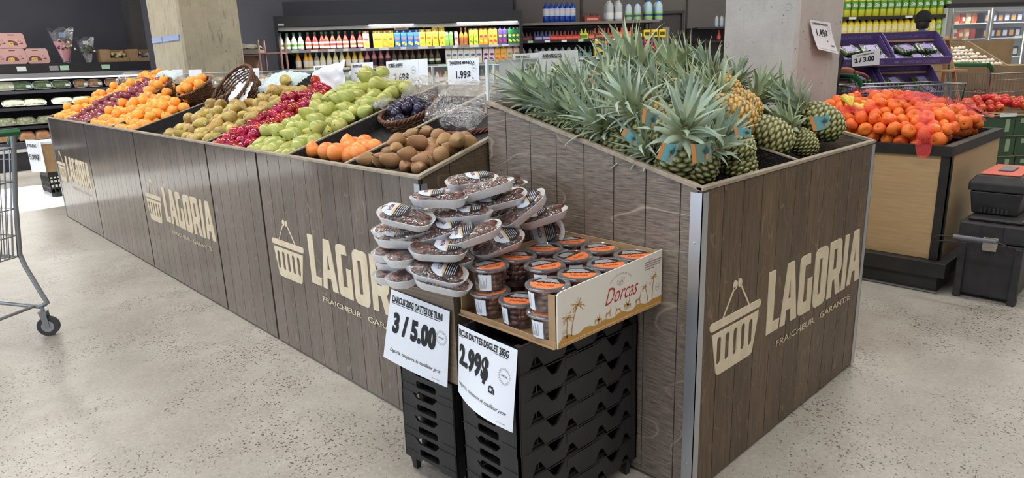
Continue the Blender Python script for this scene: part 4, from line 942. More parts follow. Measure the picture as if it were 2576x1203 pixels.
fill('orange', B1, 15, .135, .075, 'round orange lying in the farther of the two orange baskets', 'oranges in the farther basket')
fill('orange', B2, 18, .145, .08, 'round orange lying in the nearer of the two orange baskets', 'oranges in the nearer basket', seed=5)
fill('dplum', B5, 24, .135, .08, 'glossy black plum in the wicker basket behind the grapefruits', 'black plums in the basket', seed=6)
M_bub = clear('bubble_film', refl=.12, opac=.03, rough=.08, crinkle=(90, 1.0))
M_tissue = mat('white_tissue', (236, 238, 242), .7, bump=(30, .6, .01))
M_foamnet = mat('pale_foam_net', (206, 220, 222), .6, bump=(90, .8, .006), var=(180, 200, 204), vscale=60)
def crumple(name, label, cat, M, lx, ly, hgt, m, seed, n=30, droop=.0, freq=22, amp=.018, group=None):
    def f(u, v):
        x, y = (u - .5) * lx, (v - .5) * ly; e = max(0, 1 - (2 * u - 1) ** 2) * max(0, 1 - (2 * v - 1) ** 2)
        fq = freq if m is not M_bub else 34; q = Vector((x * fq, y * fq, seed)); w = mnoise.noise(q) + .6 * abs(mnoise.noise(q * 2.3)) + .3 * mnoise.noise(q * 5)
        return (x + .4 * amp * mnoise.noise(q + Vector((9, 0, 0))), y + .4 * amp * mnoise.noise(q + Vector((0, 9, 0))), hgt * math.sqrt(e) + amp * w * (1 if m is not M_bub else .9) - droop * (1 - e) ** 2)
    mb = MB(); mb.grid(f, n, n); o = mb.build(name, m, None, sharp=3, smooth=(m is not M_bub)); o.matrix_basis = M
    return tag(o, label, cat, group)
def cp(px, py, x, tilt=20, yaw=0): return Matrix.Translation(at_x(px, py, x)) @ Matrix.Rotation(math.radians(-tilt), 4, 'Y') @ Matrix.Rotation(yaw, 4, 'Z')
crumple('tissue_sheet', 'white tissue crumpled inside the tipped empty basket', 'tissue', cp(608, 232, 2.04, 56), .16, .26, .02, M_tissue, 1, freq=9, amp=.03)
crumple('tissue_sheet', 'white tissue scrap at the foot of the tipped basket', 'tissue', cp(575, 277, 1.98, 20), .08, .16, .01, M_tissue, 2, n=14, freq=12, amp=.02)
crumple('tissue_sheet', 'tall folded white sheet standing behind the red plums', 'paper', cp(828, 206, 2.24, 62, .2), .22, .36, .03, mat('grey_white_paper', (214, 216, 222), .6), 3, n=16, freq=5, amp=.05)
crumple('tissue_sheet', 'translucent white sheet lying between yellow-brown pears and red plums', 'paper', cp(743, 238, 2.10, 30), .10, .17, .02, mat('grey_white_paper', (214, 216, 222), .6), 4, n=16, freq=6, amp=.02)
crumple('foam_net', 'pale foam netting wrapped round pears at the top of the stand', 'foam net', cp(712, 210, 2.22, 30), .22, .46, .06, M_foamnet, 5, freq=30, amp=.016)
crumple('foam_net', 'pale foam netting beside the far orange basket', 'foam net', cp(424, 196, 2.25, 30), .12, .5, .07, M_foamnet, 6, freq=30, amp=.014)
crumple('bubble_wrap', 'clear bubble wrap between green pears and the black plum basket', 'bubble wrap', cp(962, 262, 1.98, 24), .10, .12, .02, M_bub, 7, n=24)
crumple('bubble_wrap', 'clear crinkled film heaped behind the green pears', 'film', cp(985, 222, 2.22, 30), .16, .26, .07, M_bub, 8)
crumple('bubble_wrap', 'clear crinkled film lining the black plum basket', 'film', cp(1072, 236, 2.16, 32), .20, .26, .08, M_bub, 9)
crumple('bubble_wrap', 'large heap of clear crinkled film over the reddish basket', 'film', cp(1172, 268, 2.06, 28), .30, .34, .10, M_bub, 10, n=44)
crumple('bubble_wrap', 'clear crinkled film spilling over the front of the reddish basket', 'film', cp(1150, 302, 1.98, 34), .14, .34, .05, M_bub, 11, n=30)
crumple('bubble_wrap', 'clear film over the wooden rim next to the plywood packer', 'film', cp(1232, 262, 1.92, 10), .12, .12, .05, M_bub, 12, n=20)
crumple('plastic_wrap', 'clear wrap around the white bags at the far end of the ridge', 'film', cp(330, 196, 2.3, 24), .14, .8, .06, M_bub, 13, n=24)

# ------------------------------------------------------------------ clear divider and signs on the ridge
M_acry = clear('acrylic', refl=.05, opac=.03)
M_acedge = mat('acrylic_edge', (206, 214, 216), .2)
def glass(label, a, b, z0, z1, posts):
    a, b = Vector(a), Vector(b); t = thing('clear_divider', label, 'divider', (a.x, a.y, z0), group='clear dividers'); d = (b - a); L_ = d.length; t.rotation_euler = (0, 0, math.atan2(d.y, d.x))
    MB().box((0, -.002, 0), (L_, .002, z1 - z0)).build('panel', M_acry, t, smooth=False)
    mb = MB(); mb.box((0, -.0025, z1 - z0 - .003), (L_, .0025, z1 - z0 + .001)); mb.build('edge', M_acedge, t, smooth=False)
    for p in posts: MB().box((p - .004, -.006, -.02), (p + .004, .006, z1 - z0)).build('post', M_acedge, t, smooth=False)
glass('long clear divider along the ridge behind the fruit signs', (RX + .02, 2.0, 0), (RX + .02, 8.1, 0), 1.285, 1.388, (.02, .58, 1.08, 2.3, 3.6, 4.9))
glass('clear divider along the back of the pineapple stand', (PX0 + .03, PY1 + .075, 0), (PX1 + .06, PY1 + .075, 0), 1.25, 1.41, (.0, 1.39))
def ridge_sign(label, px, title, price, extra=True, blank=False, plane=('x', RX + .008), z=0):
    f = (lambda a: at_x(a[0], a[1], plane[1])) if plane[0] == 'x' else (lambda a: at_y(a[0], a[1], plane[1]))
    def d(wr, shape, w, h):
        if blank: return
        wr(title, w * .08, h * .82, h * .10, bold=.03, width=w * (.80 if len(title) > 12 else .46)); shape(bar(w * .08, h * .79, w * (.88 if len(title) > 12 else .55), h * .80))
        wr(price, w * .26, h * .36, h * .24, bold=.035, width=w * .46, space=1.12)
        if extra: special(wr, shape, w * .86, h * .68, w * .075, n=14); wr('lb', w * .80, h * .33, h * .06, bold=.02, width=w * .04); wr('4.39 kg', w * .72, h * .18, h * .05, bold=.01, width=w * .2)
    if blank: 
        cs = [f(c) for c in px]; mb = MB(); mb.grid(lambda u, v: tuple((cs[2] * (1 - u) + cs[3] * u) * (1 - v) + (cs[0] * (1 - u) + cs[1] * u) * v + Vector((-.004 * math.sin(PI * u), 0, 0))), 6, 4)
        return tag(mb.build('paper_sheet', M_paper, None), label, 'paper')
    return paper_sign('price_sign', label, [f(c) for c in px], lambda u, v: .004 * math.sin(PI * u), d, nu=6, nv=4)
ridge_sign('price sign reading POIRES ANJOU on the clear divider', [(971, 155), (1052, 149), (975, 232), (1055, 232)], 'POIRES ANJOU', '2.69$')
ridge_sign('blank white sheet overlapping the POIRES ANJOU sign', [(1046, 149), (1075, 147), (1049, 230), (1078, 230)], '', '', blank=True, plane=('x', RX + .012))
ridge_sign('price sign reading TANGERINE MINNEOLA on the clear divider', [(1125, 149), (1204, 145), (1128, 224), (1207, 224)], 'TANGERINE MINNEOLA', '1.99$')
ridge_sign('price sign reading PRUNE ROUGE 3.99$ behind the plums', [(883, 159), (938, 156), (885, 214), (939, 213)], 'PRUNE ROUGE', '3.99$')
ridge_sign('faint price sign behind the folded white sheet', [(789, 166), (839, 163), (792, 215), (840, 213)], 'POIRE ROUGE', '2.99$')
ridge_sign('small price sign above the tipped basket', [(583, 175), (613, 174), (586, 214), (614, 212)], 'ORANGES', '3.99$', extra=False)
ridge_sign('blank white sheet right of the small orange sign', [(616, 173), (651, 171), (618, 200), (652, 199)], '', '', blank=True)
ridge_sign('blank white sheet behind the far orange basket', [(433, 176), (459, 175), (435, 196), (461, 195)], '', '', blank=True)
ridge_sign('blank white sheet in a clear sleeve between the two orange baskets', [(474, 176), (507, 175), (478, 208), (508, 206)], '', '', blank=True)
ridge_sign('price sign reading ANANAS GROS 2.99$ behind the pineapples', [(1355, 129), (1454, 126), (1358, 214), (1456, 212)], 'ANANAS GROS', '2.99$', plane=('y', PY1 + .072))
ridge_sign('price sign reading POIRES BOSCO partly behind the ANANAS GROS sign', [(1290, 136), (1362, 132), (1292, 200), (1364, 198)], 'POIRES BOSCO', '2.99$', extra=False, plane=('y', PY1 + .085))
ridge_sign('large blank white sheet left of the pineapple crowns', [(1255, 153), (1330, 150), (1256, 224), (1331, 222)], '', '', blank=True, plane=('y', PY1 + .080))
ridge_sign('price sign reading ANANAS GROS mostly hidden by the tallest pineapple crown', [(1560, 133), (1637, 129), (1562, 200), (1639, 197)], 'ANANAS GROS', '2.99$', plane=('y', PY1 + .072))

# ------------------------------------------------------------------ pineapples
def pine_mat(name, groove, mid, tip):
    k = NT(name); at = k.n('Attribute'); at.attribute_name = 'eye'; n = k.noise(k.obj(), 30, 3)
    f = k.math('ADD', at.outputs['Fac'], k.math('MULTIPLY', k.math('SUBTRACT', n, .5), .35))
    k.base(k.ramp(f, [(.10, srgb(*groove)), (.32, srgb(*mid)), (.72, srgb(*tip)), (.93, srgb(118, 92, 62))])); k.p.inputs['Roughness'].default_value = .5
    k.bump(k.noise(k.obj(), 160, 3), .4, .003); return k.m
M_pg = pine_mat('pineapple_rind_green', (34, 36, 18), (128, 134, 60), (206, 198, 158))
M_py = pine_mat('pineapple_rind_yellow', (92, 66, 24), (204, 158, 62), (222, 192, 128))
def leaf_mat(name, a, b, c2):
    k = NT(name); at = k.n('Attribute'); at.attribute_name = 'along'; n = k.noise(k.obj(), 40, 3)
    c = k.ramp(at.outputs['Fac'], [(0, srgb(*a)), (.55, srgb(*b)), (1.0, srgb(*c2))]); c = k.mix(k.math('MULTIPLY', k.ramp(n, [(.45, 0), (.7, 1)]), .35), c, (*srgb(176, 190, 170), 1))
    k.base(c); k.p.inputs['Roughness'].default_value = .42; return k.m
M_leafb = leaf_mat('pineapple_leaf_blue', (198, 204, 160), (150, 172, 158), (150, 160, 126))
M_leafg = leaf_mat('pineapple_leaf_green', (206, 208, 164), (160, 182, 150), (166, 170, 130))
def make_pine(seed, m, ml, L_=.17, R_=.068, cr=1.0, spread=1.0, body=True):
    t = thing('pineapple', 'x', 'pineapple'); rr = random.Random(seed)
    rows, per = 12, 11; nu, nv = 72, 56; mb = MB(); vs = []; att = []
    for j in range(nv + 1):
        v = j / nv; 
        prof = (math.sin(PI * min(1, max(0, (v * .90 + .05)))) ** .42)
        for i in range(nu):
            u = i / nu; rowf = v * rows; best = 9
            for rw in (math.floor(rowf), math.floor(rowf) + 1):
                cu = ((u * per - .5 * (rw % 2)) % 1.0) - .5; dd = math.hypot(cu * 1.06, (rowf - rw) * .92); best = min(best, dd)
            e = max(0, 1 - best / .58); eye = e ** 1.05
            rad = R_ * prof + .0065 * eye - (.0 if eye > .05 else .002) + .004 * (max(0, 1 - best / .12))
            a = 2 * PI * u; vs.append((rad * math.cos(a), rad * math.sin(a), -L_ + L_ * v)); att.append(eye if best > .1 else 1.0)
    fs = [(j * nu + i, j * nu + (i + 1) % nu, (j + 1) * nu + (i + 1) % nu, (j + 1) * nu + i) for j in range(nv) for i in range(nu)]
    fs.append(tuple(range(nu - 1, -1, -1))); fs.append(tuple(nv * nu + i for i in range(nu)))
    mb.add(vs, fs); mb.att['eye'] = att; mb.build('rind', m, t, sharp=3)
    mb = MB(); att = []; N = 40
    for i in range(N):
        f = i / N; a = i * 2.39996 + rr.uniform(-.2, .2); el = (.15 + 1.25 * f ** .8) + rr.uniform(-.12, .12); el = min(1.5, el / spread)
        ln = cr * (.048 + .085 * math.sin(min(1, f * 1.25 + .12) * PI * .62)) * rr.uniform(.85, 1.12); w = .0165 * (1.05 - .4 * f) * (1 + .2 * rr.random()); b0 = Vector((math.cos(a) * .018 * (1 - f), math.sin(a) * .018 * (1 - f), .004 + .055 * f * cr))
        out = Vector((math.cos(a), math.sin(a), 0)); side = Vector((-math.sin(a), math.cos(a), 0)); p = b0.copy(); ang = el; st = 7; cur = rr.uniform(-.55, .05) * (1 - .5 * f) / st * 1.6; o = len(mb.v)
        if rr.random() < .12: cur *= 2.4
        for s in range(st + 1):
            q = s / st; wd = w * (1.0 - q ** 1.5) * (1 if s else .8); d = out * math.cos(ang) + Vector((0, 0, 1)) * math.sin(ang); nn = d.cross(side)
            mb.v += [tuple(p + side * wd - nn * wd * .45), tuple(p), tuple(p - side * wd - nn * wd * .45)]; att += [q, q, q]
            p = p + d * (ln / st); ang += cur * (1 + q * 1.5)
            side = (side + nn * rr.uniform(-.06, .06)).normalized()
        for s in range(st):
            k = o + 3 * s; mb.f += [(k, k + 1, k + 4, k + 3), (k + 1, k + 2, k + 5, k + 4)]; mb.mi += [0, 0]
    mb.att['along'] = att; mb.build('crown', ml, t, sharp=3)
    return t
PV = [make_pine(1, M_pg, M_leafb), make_pine(2, M_pg, M_leafg, .155, .062, 1.1), make_pine(3, M_py, M_leafb, .165, .066, 1.05, .9), make_pine(4, M_pg, M_leafb, .18, .072, 1.2, 1.15), make_pine(5, M_py, M_leafg, .15, .060, 1.15), make_pine(6, M_pg, M_leafg, .12, .05, .9, 1.0)]
# crown-base px, height over the rim plane, crown direction (right, up, away), variant, scale, label
PINES = [
 (2072, 278, .10, -.9, .65, .25, 0, 1.05, 'big green pineapple at the right front corner, plain rind facing us'),
 (1922, 318, .07, -1, .55, .25, 0, 1.0, 'green pineapple at the front just right of the black gap'),
 (2040, 335, .03, -.75, .9, .2, 5, 1.0, 'small green pineapple wedged between the two big front ones'),
 (1988, 262, .06, -.1, 1, .1, 1, 1.0, 'pineapple with upright dark crown against the pillar edge'),
 (1822, 246, .12, -1, .55, -.1, 4, 1.05, 'yellowish pineapple lying above the black gap'),
 (1800, 196, .12, -.35, 1, .0, 2, 1.05, 'orange-yellow pineapple at the top beside the pillar, crown upright'),
 (1778, 268, .12, -.9, .4, .1, 2, 1.1, 'ripest orange-yellow pineapple in the centre'),
 (1745, 225, .10, -.9, .6, .2, 4, 1.0, 'yellowish pineapple half hidden left of the ripest one'),
 (1822, 415, .03, .15, 1, -.1, 0, .95, 'pineapple with stiff dark crown at the front of the left bin'),
 (1842, 360, .03, -.35, .9, .35, 1, 1.0, 'drooping-leaved pineapple behind the black gap wall'),
 (1752, 425, -.01, -.5, .8, .5, 5, .85, 'small pale pineapple in the very front corner of the left bin'),
 (1702, 352, .09, 0, 1, -.1, 3, 1.05, 'pineapple with the widest pale crown, front of the left bin'),
 (1580, 296, .11, -.45, 1, .0, 3, 1.0, 'dark pineapple with full dark crown left of centre'),
 (1600, 262, .10, -.8, .8, .2, 2, .95, 'yellow-topped pineapple peeping over the dark full crown'),
 (1322, 262, .03, -.35, 1, .0, 3, .95, 'pineapple crown at the far left corner of the stand'),
 (1372, 262, .05, -.25, 1, .1, 1, .95, 'tall pale crown second from the far left corner'),
 (1420, 296, .02, -.55, 1, .0, 3, .95, 'crown by the left rim, third along from the far corner'),
 (1468, 310, .03, -.2, 1, .1, 1, .9, 'small crown by the left rim, fourth from the far corner'),
 (1516, 338, .02, -.4, 1, .0, 3, .95, 'crown by the left rim, fifth from the far corner'),
 (1545, 352, .02, .2, 1, .1, 1, .8, 'short crown crowded against the left rim in the middle'),
 (1640, 400, .0, -.35, 1, .0, 3, .85, 'crown by the left rim nearest the front corner'),
 (1462, 238, .06, -.5, .8, .1, 1, .95, 'loose crown in front of the ANANAS GROS sign'),
 (1492, 258, .08, -.9, .6, .1, 0, 1.1, 'wide spreading crown in the left middle'),
 (1560, 215, .11, -.75, .8, .1, 3, 1.0, 'high crown in the back row left of the tallest'),
 (1615, 190, .14, -.35, 1, .1, 1, 1.35, 'tallest pale crown in the back row'),
 (1660, 225, .12, -.9, .5, .0, 0, 1.1, 'long dark crown leaning left in the back row'),
 (1690, 190, .12, -.1, 1, .2, 1, 1.1, 'pale bushy crown in the back row under the clear divider'),
 (1740, 180, .12, -.5, 1, .2, 1, 1.05, 'pale crown at the right end of the back row'),
 (1655, 275, .09, -.8, .8, .0, 0, 1.05, 'crown leaning left behind the widest pale crown'),
 (1800, 330, .07, -.85, .6, .1, 1, 1.0, 'crown reaching left over the front middle'),
 (1900, 250, .06, .3, 1, .2, 1, .9, 'thin upright crown in front of the pillar'),
 (1700, 270, .10, .6, .8, .3, 0, .9, 'short crown leaning right near the centre'),
 (1868, 215, .07, .2, 1, .3, 0, .9, 'crown tips standing right of the orange-yellow one'),
 (1745, 330, .05, .7, .8, .1, 1, .9, 'leaning crown between the two tagged pineapples'),
 (1525, 265, .07, .1, 1, .2, 1, 1.0, 'upright crown in the left middle'),
]
pn = Vector((0, -PSL, 1)).normalized()
PO = []
for i, (px, py, h, dx, dz, df, vv, sc, lab) in enumerate(PINES):
    o = at_plane(px, py, (0, PY0, PZ0 + h), (0, -PSL, 1)); z = (RT * dx + Vector((0, 0, dz)) + FW * df).normalized(); x = z.orthogonal().normalized(); y = z.cross(x)
    L_ = .17 * sc; rr_ = .068 * sc
    if z.z > .80: z = Vector((z.x, z.y, 0)).normalized() * .6 + Vector((0, 0, .8)) if Vector((z.x, z.y, 0)).length > .05 else (Vector((-.45, .35, .8))).normalized(); x = z.orthogonal().normalized(); y = z.cross(x)
    e_ = o - z * L_
    for ax_, lo_, hi_ in ((0, PX0 + .02 + rr_, PX1 - .02 - rr_), (1, PY0 + .02 + rr_, PY1 + .10)):
        mn_, mx_ = min(o[ax_], e_[ax_] + .5 * rr_ * 0), max(o[ax_], e_[ax_])
        if mn_ < lo_: o[ax_] += lo_ - mn_; e_[ax_] += lo_ - mn_
        elif mx_ > hi_: o[ax_] -= mx_ - hi_; e_[ax_] -= mx_ - hi_
    zl = pz(e_.y) - .145 + rr_ * .8
    if e_.z < zl: o.z += zl - e_.z
    M = Matrix(((x.x, y.x, z.x, o.x), (x.y, y.y, z.y, o.y), (x.z, y.z, z.z, o.z), (0, 0, 0, 1))) @ Matrix.Rotation(rf.uniform(0, 6), 4, 'Z') @ Matrix.Scale(sc, 4)
    PO.append(place(PV[vv], M, lab if 'pineapple' in lab else lab.replace('crown', 'pineapple crown', 1), 'pineapples in the stand'))
# swing tags with a pineapple drawing
M_tagb = mat('turquoise_tag', (120, 196, 206), .4); M_tagg = mat('sage_tag', (128, 160, 146), .4); M_tago = mat('orange_tag_edge', (236, 158, 92), .4); M_tagi = mat('teal_drawing', (24, 92, 110), .5)
def swing_tag(ob, corners, h, m, lab):
    cs = [at_plane(a, b, (0, PY0, PZ0 + h), (.3, 1, .55)) for a, b in corners]; base = cs[2]
    mb = MB(); S = lambda u, v: tuple((cs[3] * (1 - u) + cs[2] * u) * (1 - v) + (cs[0] * (1 - u) + cs[1] * u) * v)
    n = (cs[1] - cs[0]).cross(cs[0] - cs[3]).normalized()
    S = lambda u, v, e=0: tuple((cs[3] * (1 - u) + cs[2] * u) * (1 - v) + (cs[0] * (1 - u) + cs[1] * u) * v + n * (e + .006 * math.sin(PI * u)))
    mb.grid(lambda u, v: S(u, v), 6, 4, 0); mb.grid(lambda u, v: S(.0 + .16 * u, v, .0005), 2, 3, 1)
    for k in range(9):
        a = PI * (k + .5) / 9; r = .30 + .06 * math.sin(k * 2)
        p0, p1, p2 = S(.62 - .05 * math.sin(a), .44, .0015), S(.70 + .05 * math.sin(a) * .0, .44, .0015), S(.66 + r * math.cos(a), .44 + 1.5 * r * math.sin(a), .0015); mb.add([p0, p1, p2], [(0, 1, 2)], 2)
    q = [S(.66 + .09 * math.cos(2 * PI * k / 12), .28 + .17 * math.sin(2 * PI * k / 12), .001) for k in range(12)]; mb.add(q, [tuple(range(12))], 1)
    inv = ob.matrix_basis.inverted(); o = mb.build('swing_tag', [m, M_tago, M_tagi], ob, label=lab); o.matrix_parent_inverse = inv
swing_tag(PO[0], [(2034, 292), (2085, 286), (2088, 312), (2046, 330)], .12, M_tagb, 'turquoise cardboard tag with a pineapple drawing')
swing_tag(PO[11], [(1666, 358), (1711, 358), (1690, 408), (1651, 398)], .10, M_tagb, 'turquoise cardboard tag with a pineapple drawing')
swing_tag(PO[8], [(1737, 362), (1787, 352), (1791, 398), (1742, 409)], .08, M_tagg, 'sage green cardboard tag with a pineapple drawing')
swing_tag(PO[12], [(1617, 272), (1657, 288), (1643, 327), (1614, 306)], .17, M_tagg, 'sage and orange cardboard tag')
swing_tag(PO[20], [(1570, 323), (1604, 342), (1601, 368), (1562, 338)], .06, M_tagb, 'turquoise cardboard tag')
swing_tag(PO[9], [(1843, 316), (1891, 324), (1889, 343), (1850, 338)], .12, M_tagb, 'turquoise cardboard tag')
# ------------------------------------------------------------------ background: refrigerated cases and wall shelves
M_casedark = mat('case_black', (40, 40, 45), .45); M_casegrey = mat('case_inner_grey', (112, 112, 118), .5); M_rail = mat('shelf_rail_grey', (150, 152, 160), .4)
M_tube = mat('lamp_tube', (255, 255, 255), .5, emit=3.0); M_tag = mat('price_ticket', (232, 236, 238), .5); M_tagg2 = mat('green_ticket', (176, 220, 186), .5)
M_shelfb = mat('black_shelf', (46, 45, 46), .4); M_strip = mat('pale_strip', (206, 208, 206), .5)
def wroot(name, label, cat, u, d=0, z=0, group=None): return thing(name, label, cat, W(u, d, z), BA, group)
def BX(t, name, a, b, m, **k): return MB().box(a, b).build(name, m, t, smooth=False, **k)
c = wroot('refrigerated_case', 'long open black refrigerated case of juice bottles and cartons', 'refrigerated case', -3.25)
LC = 3.47
BX(c, 'side_wall', (-.04, 0, 0), (0, .92, 2.12), M_casedark); BX(c, 'side_wall', (LC, 0, 0), (LC + .04, .92, 2.12), M_casedark)
BX(c, 'back_wall', (0, .80, 0), (LC, .92, 2.12), M_casegrey); BX(c, 'canopy', (0, 0, 1.975), (LC, .80, 2.12), M_casedark)
BX(c, 'light_shelf', (0, .06, 1.925), (LC, .30, 1.97), M_strip); BX(c, 'top_box', (.04, .35, 2.125), (3.42, .9, 2.34), mat('blue_black_panel', (46, 48, 58), .5))
BX(c, 'base', (0, 0, 0), (LC, .78, .42), M_casedark)
for u0, u1 in ((1.28, 1.92), (2.55, 3.44)):
    MB().tube([(u0, .03, 1.978), (u1, .03, 1.978)], .018, 10).build('lamp_tube', M_tube, c)
BX(c, 'badge', (.02, -.004, 1.99), (.10, 0, 2.02), M_strip)
SH = [1.655, 1.395, 1.13, .80]
for i, z in enumerate(SH):
    BX(c, 'shelf', (.005, .08, z - .03), (LC - .005, .62, z - .005), M_casegrey); BX(c, 'shelf_rail', (.005, .05, z - .04), (LC - .005, .075, z), M_rail)
    r3 = random.Random(i)
    for k in range(13):
        uu = .12 + k * .26 + r3.uniform(-.05, .05)
        if i < 3: BX(c, 'price_ticket', (uu, .044, z - .036), (uu + r3.choice([.07, .1, .14]), .049, z - .004), M_tagg2 if r3.random() < .25 else M_tag)
area('case_light', W(-1.5, .06, 1.9), (math.radians(-38), 0, BA), 3.2, .1, 38, (1.0, .98, .94)).name = 'case_light'

BC = {}
def glossm(rgb, rough=.25): return mat('col_%d_%d_%d' % rgb, rgb, rough)
def bottle(name, cat, rgb, cap, lab, h=.25, r=.040, kind='carafe', lab2=None):
    """bottle with body, cap and label; body reads as its liquid"""
    key = (name, rgb, cap, lab, h, r, kind)
    if key in BC: return BC[key]
    t = thing(name, 'x', cat)
    if kind == 'carafe': pr = [(.9, 0), (1, .02), (1, .42), (.92, .52), (.60, .66), (.38, .78), (.40, .86), (.44, .90)]
    elif kind == 'two_litre': pr = [(.85, 0), (1, .03), (.98, .30), (.93, .36), (1, .42), (1, .70), (.82, .80), (.40, .91), (.26, .94), (.26, .955)]
    elif kind == 'water': pr = [(.9, 0), (1, .03), (.95, .25), (1, .35), (1, .55), (.94, .62), (.98, .75), (.55, .90), (.3, .95)]
    else: pr = [(.9, 0), (1, .03), (1, .55), (.8, .65), (.42, .76), (.36, .92)]
    mb = MB(); mb.lathe([(r * a, h * b) for a, b in pr], 14); mb.build('bottle_body', glossm(rgb), t, sharp=1.0)
    zt = pr[-1][1] * h; rc = r * pr[-1][0] * 1.1
    MB().lathe([(rc, zt - .004), (rc, h), (rc * .6, h + .001)], 10).build('cap', glossm(cap), t)
    z0, z1 = {'carafe': (.08, .44), 'two_litre': (.34, .70), 'water': (.12, .42), 'small': (.12, .45)}[kind]
    mb = MB(); mb.lathe([(r * 1.012, h * z0), (r * 1.012, h * z1)], 14, cap0=False, cap1=False)
    if lab2: mb.lathe([(r * 1.02, h * (z0 + .35 * (z1 - z0))), (r * 1.02, h * (z0 + .7 * (z1 - z0)))], 14, 1, cap0=False, cap1=False)
    mb.build('label', [glossm(lab, .5)] + ([glossm(lab2, .5)] if lab2 else []), t)
    BC[key] = t; return t
def carton(name, cat, rgb, art, w=.085, dp=.085, h=.24, top='gable', cap=(240, 240, 240)):
    key = (name, rgb, art, w, h, top)
    if key in BC: return BC[key]
    t = thing(name, 'x', cat); mb = MB(); hw, hd = w / 2, dp / 2
    if top == 'gable':
        mb.loft([[(-hw, -hd, 0), (hw, -hd, 0), (hw, hd, 0), (-hw, hd, 0)], [(-hw, -hd, h * .8), (hw, -hd, h * .8), (hw, hd, h * .8), (-hw, hd, h * .8)], [(-hw, -.003, h * .94), (hw, -.003, h * .94), (hw, .003, h * .94), (-hw, .003, h * .94)]])
        mb.box((-hw, -.002, h * .94), (hw, .002, h))
    elif top == 'slant':
        mb.loft([[(-hw, -hd, 0), (hw, -hd, 0), (hw, hd, 0), (-hw, hd, 0)], [(-hw, -hd, h * .86), (hw, -hd, h * .86), (hw, hd, h), (-hw, hd, h)]])
    else: mb.box((-hw, -hd, 0), (hw, hd, h))
    mb.build('carton_body', glossm(rgb, .4), t, smooth=False)
    mb = MB(); a, b = art; e = -hd - .001
    F_ = Matrix(((1, 0, 0, 0), (0, 0, -1, e), (0, 1, 0, 0), (0, 0, 0, 1)))
    mb.mesh('', outline([[(hw * .75 * math.cos(q), h * .50 + h * .07 * math.sin(q)) for q in np.linspace(0, 2 * PI, 13)[:-1]]]), F_, 0)
    mb.mesh('', outline([[(-hw * .2 + hw * .55 * math.cos(q), h * .22 + hw * .55 * math.sin(q)) for q in np.linspace(0, 2 * PI, 13)[:-1]]]), F_, 1)
    mb.mesh('', outline([[(hw * .42 + hw * .45 * math.cos(q), h * .16 + hw * .45 * math.sin(q)) for q in np.linspace(0, 2 * PI, 13)[:-1]]]), F_, 1)
    mb.build('artwork', [glossm(a, .5), glossm(b, .5)], t, smooth=False)
    if top != 'flat': MB().lathe([(.014, 0), (.014, .012)], 10, 0, TR((0, -hd * .45, h * .90), (.7, 0, 0))).build('cap', glossm(cap), t)
    BC[key] = t; return t
def row_on(items, z, d, label_tail):
    for it in items:
        pr, px0, px1, n, lab = it[:5]; rows = it[5] if len(it) > 5 else 1
        for i in range(n):
            px = px0 + (px1 - px0) * (i / (n - 1) if n > 1 else 0); u, _ = wpx(px, 120, d)
            for r_ in range(rows):
                place(pr, Matrix.Translation(W(u, d + r_ * .1, z)) @ Matrix.Rotation(BA, 4, 'Z'), lab if r_ == 0 else lab.split(',')[0] + ', standing in the row behind', '%s %s' % (lab.split(',')[0].split(' with')[0], label_tail))
WH = (238, 238, 232)
cara = lambda rgb, cap=(60, 150, 110), lab=(240, 236, 226), l2=None: bottle('juice_bottle', 'bottle', rgb, cap, lab, .245, .042, 'carafe', l2)
z = SH[0]
row_on([(cara((178, 182, 170), l2=(120, 170, 90)), 708, 758, 4, 'pale juice bottle with green cap, upper shelf'), (cara((158, 46, 40), l2=(226, 110, 90)), 777, 812, 3, 'red juice bottle with green cap, upper shelf'),
        (cara((120, 66, 42), l2=(180, 70, 60)), 823, 855, 3, 'brown juice bottle with white label, upper shelf'), (cara((176, 60, 52), l2=(220, 120, 70)), 871, 908, 3, 'rosy juice bottle with white label, upper shelf')], z, .14, 'on the upper cooler shelf')
ct = lambda rgb, art, **k: carton('juice_carton', 'carton', rgb, art, **k)
Y = (240, 206, 70)
